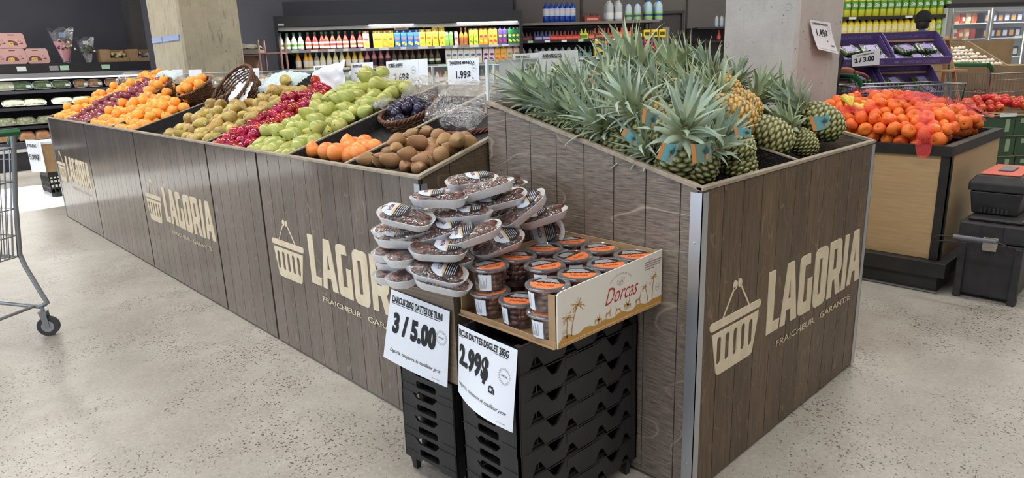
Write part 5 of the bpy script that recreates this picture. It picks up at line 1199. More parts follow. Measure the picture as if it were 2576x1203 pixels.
row_on([(ct((236, 190, 150), ((230, 80, 120), Y)), 923, 923, 1, 'pink and cream juice carton, upper shelf'), (ct(Y, ((236, 120, 50), (250, 220, 60))), 948, 956, 2, 'yellow juice carton with orange print, upper shelf left'),
        (ct((226, 160, 62), ((120, 160, 60), (240, 200, 60))), 971, 971, 1, 'brown-orange juice carton, upper shelf'), (ct((240, 196, 60), ((230, 90, 60), (246, 170, 50))), 985, 985, 1, 'orange-yellow juice carton, upper shelf'),
        (ct((58, 110, 180), ((230, 110, 90), (240, 216, 90))), 1002, 1050, 4, 'blue and yellow juice carton with red oval, upper shelf'), (ct((242, 204, 66), ((230, 110, 60), (250, 190, 40))), 1064, 1113, 4, 'yellow juice carton with fruit picture, upper shelf middle'),
        (ct((110, 190, 90), ((230, 230, 120), (240, 150, 60)), w=.055, h=.20), 1125, 1136, 2, 'narrow green juice carton, upper shelf'), (ct((240, 160, 160), ((220, 80, 90), (240, 220, 200)), w=.055, h=.20), 1149, 1149, 1, 'narrow pink juice carton, upper shelf'),
        (bottle('juice_bottle', 'bottle', (196, 124, 34), (220, 170, 60), (150, 90, 50), .25, .034, 'small'), 1162, 1173, 2, 'amber juice bottle, upper shelf'),
        (ct((222, 210, 60), ((120, 170, 60), (90, 160, 80)), top='slant', w=.062), 1186, 1198, 2, 'lime-yellow slant-topped carton, upper cooler shelf'), (ct((240, 150, 40), ((120, 60, 110), (236, 200, 60)), top='slant', w=.062), 1211, 1222, 2, 'orange slant-topped carton with purple mark'),
        (ct((244, 180, 60), ((226, 90, 60), (210, 60, 70)), top='slant', w=.062), 1235, 1246, 2, 'amber slant-topped carton with red fruit'), (ct((86, 70, 140), ((240, 180, 60), (200, 60, 80)), top='slant', w=.062), 1259, 1270, 2, 'purple slant-topped carton, upper cooler shelf'),
        (ct((40, 120, 72), ((240, 220, 120), (240, 230, 90)), top='slant', w=.062), 1283, 1302, 3, 'dark green slant-topped carton, upper cooler shelf')], z, .14, 'on the upper cooler shelf')
z2 = SH[1]
row_on([(cara((236, 170, 40), (90, 170, 110)), 747, 747, 1, 'orange juice bottle standing alone, middle shelf left'), (cara((240, 184, 50), (90, 170, 110)), 767, 778, 2, 'orange juice bottle, middle shelf, one of a touching pair'),
        (cara((150, 156, 140)), 794, 794, 1, 'grey-green juice bottle, middle shelf'), (cara((226, 220, 160)), 809, 858, 4, 'pale yellow lemonade bottle, middle shelf'), (cara((222, 180, 60)), 874, 906, 3, 'golden juice bottle, middle shelf'),
        (cara((196, 120, 130), (90, 50, 60), (60, 40, 50)), 922, 974, 4, 'pink juice bottle with dark label, middle shelf'), (cara((84, 56, 36), (40, 36, 30), (50, 70, 40), (220, 220, 210)), 990, 1100, 8, 'dark tea bottle with cream shoulder, middle shelf'),
        (ct((236, 232, 218), ((70, 120, 190), (236, 216, 170))), 1127, 1204, 6, 'white carton with blue emblem, middle shelf'), (ct((236, 220, 226), ((110, 40, 100), (130, 60, 120))), 1221, 1236, 2, 'white and purple carton, middle shelf'),
        (ct((246, 190, 90), ((246, 150, 40), (240, 120, 30))), 1251, 1266, 2, 'orange and cream carton, middle shelf'), (ct((240, 200, 180), ((120, 180, 90), (230, 90, 60))), 1281, 1298, 2, 'peach and green carton, middle shelf')], z2, .14, 'on the middle cooler shelf')
jug = lambda rgb, cap: bottle('juice_jug', 'bottle', rgb, cap, WH, .16, .046, 'small')
row_on([(jug((230, 226, 206), (240, 110, 90)), 1076, 1096, 2, 'milky jug with coral cap, lower shelf'), (jug((150, 90, 60), (130, 70, 50)), 1104, 1104, 1, 'brown jug on the lower cooler shelf'), (jug((226, 222, 160), (240, 220, 70)), 1118, 1118, 1, 'pale jug with yellow cap, lower shelf left of the tangerine sign'),
        (jug((80, 84, 78), (90, 180, 160)), 1210, 1210, 1, 'dark jug with teal cap, lower shelf'), (jug((232, 228, 196), (236, 214, 70)), 1222, 1236, 2, 'cream jug with yellow cap, lower shelf'), (jug((240, 180, 50), (120, 140, 150)), 1248, 1248, 1, 'orange jug on the lower cooler shelf'),
        (jug((240, 216, 90), (240, 216, 90)), 950, 972, 3, 'yellow tub behind the fruit signs, lower shelf')], SH[2] + .0, .14, 'on the lower cooler shelf')
def flatbox(name, label, cat, M, s, rgb, rgb2): 
    t = thing(name, label, cat); t.matrix_basis = M; BX(t, 'carton_body', (0, 0, 0), s, glossm(rgb, .45)); BX(t, 'artwork', (s[0] * .15, -.002, s[2] * .2), (s[0] * .8, 0, s[2] * .75), glossm(rgb2, .5)); return t
Wm = lambda px, d, z, dx=0, roll=0: Matrix.Translation(W(wpx(px, 90, d)[0] + dx, d, z)) @ Matrix.Rotation(BA, 4, 'Z') @ Matrix.Rotation(roll, 4, 'Y')
flatbox('juice_carton', 'carton lying on its side on top of the upper juice row', 'carton', Wm(992, .10, 1.898), (.21, .08, .07), (214, 190, 150), (200, 90, 60))
flatbox('yellow_carton', 'yellow box tipped on its corner on top of the juice cartons', 'carton', Wm(1063, .10, 1.915, .02, -.35), (.11, .08, .08), (226, 214, 90), (200, 190, 60))
flatbox('yellow_carton', 'small gold box left of two on top of the juice cartons', 'carton', Wm(1087, .12, 1.898), (.085, .08, .07), (214, 190, 80), (232, 214, 120))
flatbox('yellow_carton', 'small gold box right of two on top of the juice cartons', 'carton', Wm(1104, .12, 1.898), (.085, .08, .07), (206, 184, 80), (232, 214, 120))

# wall shelving with soft drinks
s = wroot('wall_shelving', 'black wall shelving with soft drinks between cooler and grey door', 'shelf', .28)
for z_, d0, L_ in ((1.955, .32, 2.18), (1.695, .22, 2.18), (1.425, .14, 2.05), (1.15, .10, 2.05), (.8, .1, 2.05), (.3, .1, 2.05)):
    BX(s, 'shelf_board', (0, d0, z_ - .035), (L_, .97, z_ - .01), M_shelfb); BX(s, 'shelf_rail', (0, d0 - .02, z_ - .04), (L_, d0 - .001, z_ - .002), mat('grey_brown_rail', (120, 112, 106), .4) if z_ > 1.9 else M_shelfb)
    if z_ < 1.8:
        r3 = random.Random(int(z_ * 100))
        for k in range(8): BX(s, 'price_ticket', (.08 + k * .26, d0 - .026, z_ - .036), (.16 + k * .26, d0 - .021, z_ - .004), M_tagg2 if r3.random() < .3 else M_tag)
for u_ in (.0, 1.09, 2.16): BX(s, 'slotted_upright', (u_ - .012, .972, 0), (u_ + .012, .996, 2.6), M_shelfb)
row_on([(bottle('soda_bottle', 'bottle', (28, 62, 150), (30, 60, 150), (170, 196, 226), .30, .047, 'two_litre', (226, 190, 180)), 1375, 1441, 6, 'tall blue soda bottle on the top wall shelf')], 1.948, .42, 'on the top wall shelf')
row_on([(bottle('water_bottle', 'bottle', (176, 196, 204), (40, 80, 150), (150, 196, 70), .27, .055, 'water', (50, 90, 160)), 1580, 1602, 2, 'water bottle with lime label, smaller pair on the top shelf'), (bottle('water_bottle', 'bottle', (170, 200, 210), (40, 80, 150), (160, 200, 76), .30, .062, 'water', (50, 90, 160)), 1630, 1655, 2, 'water bottle with lime label, larger pair on the top shelf', 2),
        (bottle('water_bottle', 'bottle', (178, 182, 184), (200, 206, 210), (214, 216, 216), .31, .065, 'water'), 1533, 1555, 2, 'clear colourless water bottle in a wrapped pair, top shelf', 2)], 1.948, .42, 'on the top wall shelf')
def pack(rgb, art, neck, w=.15, h=.075, n=3, total=.135, capc=None):
    key = ('pack', rgb, neck, w, h)
    if key in BC: return BC[key]
    t = thing('drinks_pack', 'x', 'drinks pack'); BX(t, 'carton_body', (-w / 2, -.05, 0), (w / 2, .05, h), glossm(rgb, .45)); BX(t, 'artwork', (-w * .35, -.053, h * .3), (w * .35, -.0505, h * .7), glossm(art, .5))
    for k in range(n if neck else 0):
        x = (k + .5) / n * w - w / 2; mb = MB(); mb.lathe([(.021, h), (.019, h + (total - h) * .3), (.009, h + (total - h) * .75), (.009, total)], 8, 0, TR((x, 0, 0))); mb.lathe([(.011, total - .008), (.011, total + .003)], 8, 1, TR((x, 0, 0)))
        mb.build('bottle_neck', [glossm(neck), glossm(capc or neck)], t)
    BC[key] = t; return t
row_on([(pack((150, 60, 56), (220, 150, 120), (90, 50, 46), .24, .08, 5, .13), 1489, 1489, 1, 'pinkish bottle pack alone on the top wall shelf', 2)], 1.948, .42, 'on the top wall shelf')
row_on([(pack((96, 40, 44), (150, 80, 80), (50, 26, 28), .17), 1325, 1325, 1, 'dark maroon bottle pack, far left of the wall shelf'), (pack((70, 60, 120), (190, 180, 220), (40, 50, 90), .15), 1354, 1374, 2, 'purple bottle pack on the second wall shelf'),
        (pack((190, 44, 40), (236, 110, 80), (90, 30, 30), .15), 1393, 1449, 4, 'red bottle pack on the second wall shelf'), (pack((196, 210, 70), (100, 140, 60), (190, 200, 60), .13, .10, 2, .16), 1468, 1468, 1, 'lime bottle pack on the second wall shelf'),
        (pack((196, 90, 60), (230, 150, 110), (120, 50, 40), .11), 1486, 1486, 1, 'small rust bottle pack on the second wall shelf'), (pack((120, 66, 44), (200, 120, 90), (150, 70, 50), .17, .09, 3, .16, (200, 60, 50)), 1506, 1530, 2, 'brown bottle pack on the second wall shelf'),
        (pack((226, 120, 60), (240, 170, 120), (190, 60, 40), .19, .10, 3, .165, (210, 60, 50)), 1553, 1576, 2, 'orange bottle pack on the second wall shelf'),
        (bottle('small_bottle', 'bottle', (60, 66, 40), (170, 190, 70), (220, 220, 170), .16, .025, 'small'), 1590, 1611, 3, 'small dark bottle with lime cap on the second wall shelf', 2),
        (pack((236, 206, 40), (60, 70, 50), None, .105, .12), 1625, 1663, 3, 'yellow drinks box at the right end of the second wall shelf')], 1.686, .30, 'on the second wall shelf')
row_on([(bottle('soda_bottle', 'bottle', (112, 116, 124), (160, 160, 170), (60, 66, 90), .165, .036, 'water'), 1316, 1448, 9, 'clear soda bottle on the third wall shelf'), (bottle('soda_bottle', 'bottle', (22, 40, 32), (40, 60, 50), (90, 130, 140), .17, .036, 'small'), 1458, 1484, 3, 'dark green bottle with blue label on the third wall shelf')], 1.416, .22, 'on the third wall shelf')
for j, (rgb, nm) in enumerate((((226, 200, 60), 'yellow'), ((222, 130, 100), 'salmon'), ((170, 200, 60), 'lime'), ((232, 170, 60), 'amber'), ((150, 44, 70), 'crimson-purple'), ((200, 40, 50), 'red'))):
    for lv in (0, 1):
        row_on([(pack(rgb, (30, 34, 50), None, .148, .118), 1506 + j * 25.8, 0, 1, '%s drinks box with dark emblem, %s of two stacked' % (nm, ('lower', 'upper')[lv]))], 1.416 + lv * .1195, .20, 'stacked on the third wall shelf')
row_on([(pack((206, 66, 50), (236, 180, 140), None, .10, .125), 1657, 0, 1, 'small red drinks box at the right end of the third wall shelf')], 1.416, .20, 'on the third wall shelf')
# slotted shelf unit right of the door
s = wroot('wall_shelving', 'dark narrow shelf unit between the grey door and the near pillar', 'shelf', 3.14)
for z_ in (1.62, 1.83): BX(s, 'shelf_board', (0, .5, z_ - .03), (1.3, .97, z_), M_shelfb)
BX(s, 'slotted_upright', (-.012, .972, 0), (.012, .996, 2.6), M_shelfb)
row_on([(bottle('water_bottle', 'bottle', (170, 176, 182), (200, 204, 210), (150, 180, 200), .17, .03, 'water'), 1800, 1812, 2, 'small clear bottle beside the near pillar')], 1.832, .56, 'beside the near pillar')
row_on([(bottle('soda_bottle', 'bottle', (130, 30, 30), (180, 50, 50), (200, 80, 70), .16, .03, 'small'), 1807, 0, 1, 'red bottle beside the near pillar')], 1.622, .56, 'beside the near pillar')

# lemonade shelving
s = wroot('wall_shelving', 'black shelving stacked with yellow lemonade bottles', 'shelf', 5.0)
for z_ in (1.905, 1.555, 1.2, .8, .3): BX(s, 'shelf_board', (0, .06, z_ - .04), (2.05, .97, z_ - .012), M_shelfb); BX(s, 'shelf_rail', (0, .04, z_ - .05), (2.08, .059, z_ - .0), M_shelfb)
BX(s, 'price_ticket', (.42, .033, 1.865), (.54, .039, 1.90), M_tag); BX(s, 'price_ticket', (1.37, .033, 1.865), (1.49, .039, 1.90), M_tag)
BX(s, 'shelf_back', (0, .96, .2), (2.05, .975, 2.7), M_shelfb)
def slim(rgb, lab, capc, h=.345):
    t = bottle('lemonade_bottle', 'bottle', rgb, capc, lab, h, .054, 'two_litre')
    if 'w' not in t:
        t['w'] = 1; mb = MB(); me, S_ = lettering('Slim', .052, .03, .8, .2, 'CENTER'); oo = len(mb.v); zz = h * .45; r_ = .0552
        for v in me.vertices: q = S_ @ v.co; mb.v.append((r_ * math.sin(q.x / r_), -r_ * math.cos(q.x / r_), zz + q.y))
        for p in me.polygons: mb.f.append(tuple(i + oo for i in p.vertices)); mb.mi.append(0)
        mb.build('label_lettering', M_paper, t, smooth=False)
    return t
row_on([(slim((206, 206, 60), (96, 160, 50), (120, 170, 60)), 2122, 2370, 15, 'yellow lemonade bottle with green label on the upper shelf', 1)], 1.895, .12, 'on the upper lemonade shelf')
row_on([(slim((226, 196, 40), (238, 224, 110), (240, 240, 220)), 2118, 2336, 15, 'yellow lemonade bottle with pale label on the lower shelf', 1), (slim((200, 206, 70), (150, 190, 60), (120, 170, 60)), 2352, 2366, 2, 'lime lemonade bottle behind the person in the beanie', 1)], 1.545, .12, 'on the lower lemonade shelf')
row_on([(slim((206, 206, 60), (96, 160, 50), (120, 170, 60)), 2122, 2370, 15, 'yellow lemonade bottle in the back row of the upper shelf', 1)], 1.895, .24, 'at the back of the upper lemonade shelf')

# freezer with glass doors
fz = wroot('glass_door_freezer', 'upright freezer with lit glass doors at the right end of the far wall', 'freezer', 7.08)
M_frame = mat('brushed_frame', (176, 178, 176), .35, .6); M_fin = mat('freezer_liner', (226, 232, 236), .5); DWf = .70
BX(fz, 'cabinet', (0, .60, 0), (3.0, .97, 2.02), M_fin); BX(fz, 'top_panel', (-.02, 0, 2.0), (3.02, .97, 2.06), M_casedark); BX(fz, 'base', (0, .03, 0), (3.0, .6, .12), M_casedark)
BX(fz, 'side_wall', (-.02, .02, 0), (.0, .6, 2.0), M_fin); BX(fz, 'side_wall', (3.0, .02, 0), (3.02, .6, 2.0), M_fin)
area('freezer_light', W(8.3, .10, 1.95), (math.radians(-35), 0, BA), 2.4, .08, 16, (.93, .98, 1.0))
for z_ in (.45, .85, 1.22, 1.52, 1.76): BX(fz, 'shelf', (.01, .14, z_ - .015), (2.99, .59, z_), mat('white_wire_shelf', (222, 226, 228), .5))
M_gl = clear('freezer_glass', refl=.05, opac=.03)
for k, (a0, a1) in enumerate(((-.02, .06), (.08, .74), (.76, 1.44), (1.46, 2.14), (2.16, 2.84))):
    if k == 0: a0, a1 = 0.0, .07
    mb = MB(); fw_ = .035
    for q in (((a0, 0, .12), (a0 + fw_, .03, 1.99)), ((a1 - fw_, 0, .12), (a1, .03, 1.99)), ((a0 + fw_, 0, .12), (a1 - fw_, .03, .17)), ((a0 + fw_, 0, 1.94), (a1 - fw_, .03, 1.99))): mb.box(*q)
    dd = mb.build('door', M_frame, fz, smooth=False)
    if k: BX(dd, 'pane', (a0 + fw_, .012, .17), (a1 - fw_, .018, 1.94), M_gl); MB().tube([(a1 - .018, -.03, .9), (a1 - .018, -.03, 1.25)], .008, 8).build('handle', M_frame, dd)
BX(fz, 'lamp_tube', (.72, .035, .2), (.745, .045, 1.93), M_tube); BX(fz, 'lamp_tube', (1.40, .035, .2), (1.425, .045, 1.93), M_tube)
BX(fz, 'price_ticket', (1.2, -.01, 1.50), (1.33, -.002, 1.54), M_tag)
r3 = random.Random(4)
for zi, z_ in enumerate((1.22, 1.52, 1.76)):
    for k in range(6):
        u_ = 7.20 + k * .105
        rgb = [(214, 170, 110), (200, 60, 60), (226, 196, 150), (196, 120, 60), (236, 226, 210), (206, 90, 80)][(k + zi * 2) % 6]
        t = thing('frozen_bag', 'frozen food bag, %s, in the left freezer door, %s shelf' % (['tan', 'red', 'cream', 'brown', 'white', 'coral'][(k + zi * 2) % 6], ['third', 'second', 'top'][zi]), 'frozen food', group='frozen bags behind the left glass door')
        t.matrix_basis = Matrix.Translation(W(u_, .25, z_)) @ Matrix.Rotation(BA + r3.uniform(-.3, .3), 4, 'Z'); mb = MB()
        mb.loft([[(x * .05, y * .02, .0) for x, y in rrect(-1, -1, 1, 1, .6, 3)], [(x * .052, y * .035, .06) for x, y in rrect(-1, -1, 1, 1, .6, 3)], [(x * .05, y * .03, .12) for x, y in rrect(-1, -1, 1, 1, .6, 3)], [(x * .05, y * .004, .16) for x, y in rrect(-1, -1, 1, 1, .6, 3)]])
        mb.build('bag', glossm(rgb, .3), t); mb = MB(); mb.box((-.03, -.037, .04), (.03, -.034, .10)); mb.build('artwork', glossm([(240, 226, 190), (250, 240, 230), (190, 40, 40)][k % 3], .4), t, smooth=False)
    for k in range(6):
        u_ = 7.90 + k * .115
        flatbox('frozen_box', 'navy frozen food box with golden picture in the right freezer door, %s shelf' % ['third', 'second', 'top'][zi], 'frozen food', Matrix.Translation(W(u_, .22, z_)) @ Matrix.Rotation(BA, 4, 'Z'), (.11, .18, .16), (30, 40, 84), [(214, 160, 70), (226, 226, 230)][k % 2])['group'] = 'navy frozen boxes behind the right glass door'

# ------------------------------------------------------------------ left refrigerated case along the far wall
LX0, LX1, LY = .2, 4.2, 12.9
c = thing('refrigerated_case', 'low black refrigerated case of packed vegetables along the far left wall', 'refrigerated case', (LX0, LY, 0)); LL = LX1 - LX0
BX(c, 'canopy', (0, 0, 1.46), (LL, 1.0, 1.60), M_casedark); BX(c, 'light_shelf', (0, -.01, 1.385), (LL, .12, 1.455), mat('grey_light_shelf', (150, 150, 152), .35)); BX(c, 'back_wall', (0, .85, .30), (LL, 1.0, 1.46), M_casedark)
BX(c, 'front_bumper', (0, -.10, .335), (LL, .1, .43), mat('slate_bumper', (70, 74, 84), .35)); BX(c, 'pale_strip', (0, -.11, .285), (LL, .1, .333), M_strip); BX(c, 'base', (0, -.06, 0), (LL, .9, .283), M_casedark)
BX(c, 'end_wall', (LL, -.06, 0), (LL + .04, 1.0, 1.6), M_casedark)
MB().tube([(.1, .07, 1.375), (LL - .1, .07, 1.375)], .014, 8).build('lamp_tube', M_tube, c)
area('case_light', (2.2, 12.86, 1.36), (math.radians(-40), 0, 0), 3.8, .1, 60, (1.0, .98, .92))
for z_, d_ in ((1.205, .10), (.955, .04), (.67, 0), (.43, -.05)): BX(c, 'shelf', (0.01, d_, z_ - .045), (LL - .01, .84, z_ - .01), M_casedark); BX(c, 'shelf_rail', (.01, d_ - .015, z_ - .05), (LL - .01, d_ - .001, z_ - .004), M_casedark)
for px_, rgb in ((52, M_tag), (134, mat('grey_ticket', (150, 150, 154), .5)), (161, M_tagg2), (265, M_tagg2), (390, M_tag)):
    p = at_y(px_, 163, LY - .005); BX(c, 'price_ticket', (p.x - LX0 - .06, -.012, 1.49), (p.x - LX0 + .06, -.004, 1.56), rgb)
M_leafy = mat('leafy_greens', (70, 100, 44), .6, var=(112, 140, 70), vscale=60, bump=(80, .9, .02)); M_pale = mat('pale_vegetable', (206, 204, 150), .6, var=(226, 224, 190), vscale=20, bump=(40, .6, .01)); M_mixv = mat('mixed_chopped_salad', (196, 90, 60), .5, var=(110, 140, 60), vscale=45, bump=(60, .8, .02), lo=.45, hi=.55)
M_brocc = mat('cauliflower_green', (126, 142, 80), .7, var=(226, 224, 190), vscale=24, bump=(50, 1.0, .02)); M_bread = mat('orange_brown_loaf', (226, 150, 90), .5, var=(236, 190, 140), vscale=12)
def vegpack(m, key, w=.22, tilt=.9, film=True, h=.06):
    if ('veg', key) in BC: return BC[('veg', key)]
    t = thing('vegetable_tray', 'x', 'vegetable pack'); mb = MB(); Wd = .15
    mb.loft([tray_ring(w * .85, Wd * .8, 0), tray_ring(w, Wd, .025), tray_ring(w * .96, Wd * .94, .025), tray_ring(w * .82, Wd * .75, .006)]); mb.build('foam_dish', M_foam, t, sharp=1.2)
    def f(u, v):
        x, y = (u - .5), (v - .5); e = max(0, (1 - (2 * x) ** 4) * (1 - (2 * y) ** 4)); return (x * w * .92, y * Wd * .88, .012 + h * .7 * e ** .5 + .014 * mnoise.noise(Vector((x * 9, y * 9, len(key)))) * e)
    mb = MB(); mb.grid(f, 14, 12); mb.build('vegetables', m, t, sharp=3)['kind'] = 'stuff'
    mb = MB(); mb.grid(lambda u, v: (lambda q: (q[0] * 1.03, q[1] * 1.04, q[2] + .005))(f(u, v)), 10, 8); mb.build('film', M_film, t, sharp=3)
    MB().box((w * .16, -Wd * .42, .055), (w * .38, -Wd * .10, .060)).build('price_sticker', M_tag, t, smooth=False)
    BC[('veg', key)] = t; return t
def onshelf(proto, px, py, z_, d_, lab, tilt=55, sc=1.0):
    p = at_y(px, py, LY + d_); place(proto, Matrix.Translation((p.x, LY + d_, z_)) @ Matrix.Rotation(math.radians(tilt), 4, 'X') @ Matrix.Translation((0, .075, 0)) @ Matrix.Scale(sc, 4), lab, 'vegetable packs in the far left case')
for px, k, lab in ((10, 'p', 'pale sliced vegetables, leftmost on the upper shelf'), (53, 'g', 'leafy greens, left of three green ones on the upper shelf'), (105, 'g', 'leafy greens, middle of three on the upper shelf'), (153, 'g', 'leafy greens, right of three on the upper shelf'), (202, 'm', 'mixed salad, small, on the upper shelf'), (238, 'm', 'mixed salad, second on the upper shelf'), (280, 'm', 'mixed salad, third and largest on the upper shelf'), (315, 'm', 'mixed salad, last on the upper shelf'), (350, 'p', 'pale vegetables behind the far end of the stand')):
    onshelf(vegpack({'p': M_pale, 'g': M_leafy, 'm': M_mixv}[k], k, .27 if k != 'm' else .21), px, 200, 1.20, .16, 'foam tray of ' + lab)
for px, k, lab in ((35, 'g2', 'clear pack of green vegetables, left on the second shelf'), (88, 'g2', 'clear pack of green vegetables, second on the second shelf'), (160, 'p2', 'large pack of pale roots on the second shelf'), (212, 'p2', 'large pack of pale roots ending behind the oranges')):
    onshelf(vegpack({'g': M_brocc, 'p': M_pale}[k[0]], k, .32, h=.08), px, 255, .955, .10, lab, 35)
for px, lab in ((15, 'pack of cauliflower and broccoli, leftmost on the third shelf'), (65, 'pack of cauliflower and broccoli, middle of the third shelf'), (118, 'pack of lettuce and cauliflower touching the stand, third shelf')):
    onshelf(vegpack(M_brocc, 'b3', .30, h=.12), px, 295, .67, .08, lab, 30)
for px, lab in ((10, 'orange-brown wrapped loaf behind the cart handle'), (68, 'round orange-brown wrapped loaf, middle of the bottom shelf'), (108, 'orange-brown wrapped loaf, stacked, touching the stand')):
    onshelf(vegpack(M_bread, 'l4', .24, h=.16), px, 335, .43, .06, lab, 30)
# cake boxes, bouquets and garlic cartons on top of the case
M_pink = mat('pink_cake_box', (222, 176, 170), .5); M_choc = mat('chocolate_print', (130, 66, 70), .5); M_cream = mat('cream_print', (232, 206, 110), .5)
def cakebox(px, py, z_, lab):
    p = at_y(px, py, LY + .12); t = thing('cake_box', 'pink cake box, ' + lab, 'box', (p.x, LY + .12, z_), rnd.uniform(-.06, .06), 'pink cake boxes'); w_, h_ = .31, .225
    mb = MB(); T = Matrix(((1, 0, 0, -w_ / 2), (0, 0, -1, .2), (0, 1, 0, 0), (0, 0, 0, 1))); mb.prism([(.03, 0), (w_ - .03, 0), (w_, .03), (w_ - .02, h_ - .02), (w_ - .04, h_), (.03, h_), (.0, h_ - .03), (0, .03)], 0, .2, 0, T); mb.build('box_body', M_pink, t, smooth=False)
    T2 = Matrix(((1, 0, 0, -w_ / 2), (0, 0, -1, -.0015), (0, 1, 0, 0), (0, 0, 0, 1))); mb = MB()
    mb.mesh('', outline([[(.03, .045), (.04, .09), (.07, .115), (.12, .118), (.17, .105), (.20, .07), (.20, .045)]]), T2, 0); mb.mesh('', outline([arc(.14, .205, .045, 0, 2 * PI, 14)[:-1]]), T2 @ Matrix.Diagonal((1, 1, 1, 1)), 0) if False else None
    mb.mesh('', outline([rrect(.09, .19, .17, .205, .007, 3)]), T2, 0); mb.mesh('', outline([arc(.225, .11, .016, 0, 2 * PI, 10)[:-1], arc(.225, .11, .011, 0, 2 * PI, 10)[:-1]]), T2, 0); mb.mesh('', outline([[(.215, .07), (.265, .065), (.262, .09)]]), T2, 0)
    mb.mesh('', outline([[(.06, .032), (.145, .045), (.145, .085), (.125, .098), (.07, .088)]]), T2 @ Matrix.Translation((0, 0, .001)), 1)
    for x in (.085, .118): mb.mesh('', outline([arc(x, .062 + (x - .085) * .3, .008, 0, 2 * PI, 8)[:-1]]), T2 @ Matrix.Translation((0, 0, .002)), 0)
    mb.build('artwork', [M_choc, M_cream], t, smooth=False)
for px, lv, lab in ((-14, 0, 'leftmost of the lower row, cut by the frame'), (37, 0, 'second in the lower row'), (95, 0, 'right end of the lower row, nearest the flowers'), (-2, 1, 'left one of the upper pair, cut by the frame'), (42, 1, 'right one of the upper pair')):
    cakebox(px, 140, 1.602 + lv * .228, lab)
M_cello = clear('cellophane', refl=.12, opac=.05, rough=.08, crinkle=(20, .9)); M_pinkp = mat('pink_wrap_paper', (226, 150, 160), .6); M_white_f = mat('cream_blossom', (238, 232, 214), .6); M_redf = mat('dark_red_blossom', (110, 40, 50), .6); M_stemg = mat('flower_greenery', (60, 84, 52), .7)
def bouquet(px, hgt, r_, pink, lab):
    p = at_y(px, 156, LY + .15); t = thing('bouquet', lab, 'bouquet', (p.x, LY + .15, 1.602)); mb = MB(); n = 18
    mb.loft([[((.25 + .75 * f) * r_ * (1 + .18 * math.sin(5 * a)) * math.cos(a), .5 * (.25 + .75 * f) * r_ * math.sin(a), hgt * f + (.05 * math.sin(3 * a) if f == 1 else 0)) for a in np.linspace(0, 2 * PI, n + 1)[:-1]] for f in (0, .3, .6, 1)], 0, True, False); mb.build('cellophane', M_cello, t, sharp=.3)
    if pink:
        mb = MB(); mb.loft([[((.2 + .6 * f) * r_ * math.cos(a), .4 * (.2 + .6 * f) * r_ * math.sin(a), .02 + hgt * .62 * f) for a in np.linspace(0, 2 * PI, 13)[:-1]] for f in (0, .15, .2, .6, 1)], 0, True, False); mb.build('wrap_paper', M_pinkp, t)
    rr = random.Random(px)
    for nm, m, k in (('greenery', M_stemg, 26), ('cream_blossom', M_white_f, 14 if pink else 4), ('dark_blossom', M_redf, 7)):
        mb = MB()
        for i in range(k): mb.sphere(rr.uniform(.014, .026), 7, 5, 0, TR((rr.uniform(-.6, .6) * r_ + (.25 * r_ if nm[0] == 'c' else 0), rr.uniform(-.3, .2) * r_, hgt * rr.uniform(.42, .72)), (rr.random() * 3, rr.random(), 0)), (1, .7, 1))
        mb.build(nm, m, t)['kind'] = 'stuff'
    MB().box((-.05, -.3 * r_ - .01, hgt * .78), (.03, -.3 * r_ - .007, hgt * .93)).build('card', M_tag if not pink else mat('blue_card', (150, 176, 220), .5), t, smooth=False)
bouquet(168, .50, .17, True, 'bouquet of cream flowers in pink paper and cellophane'); bouquet(224, .36, .13, False, 'smaller dark green bouquet in cellophane beside the pink one')
def garlic_carton(px, lab, w_, m2, nm):
    p = at_y(px, 150, LY + .1); t = thing('garlic_carton', lab, 'carton', (p.x, LY + .1, 1.602)); h_ = .20
    BX(t, 'side_flap', (0, 0, .0), (.14, .25, h_), M_card); BX(t, 'front_wall', (.14, 0, 0), (w_, .006, .06), M_card); BX(t, 'back_wall', (.14, .25, 0), (w_, .256, h_), M_card); BX(t, 'right_wall', (w_ - .006, .006, 0), (w_, .25, h_ * .6), M_card)
    mb = MB(); rr = random.Random(px)
    for i in range(26): mb.sphere(rr.uniform(.022, .03), 8, 6, 0, TR((rr.uniform(.17, w_ - .03), rr.uniform(.03, .22), .03 + rr.uniform(0, .12))))
    mb.build(nm, m2, t)['kind'] = 'stuff'
garlic_carton(255, 'open cardboard carton of bagged garlic on the far left case', .42, mat('garlic_skin', (226, 210, 160), .5, var=(200, 180, 130), vscale=30), 'garlic_bulbs')
garlic_carton(327, 'open cardboard carton of netted bulbs touching the far pillar', .42, mat('netted_bulb', (190, 190, 190), .4, var=(150, 150, 150), vscale=30), 'netted_bulbs')
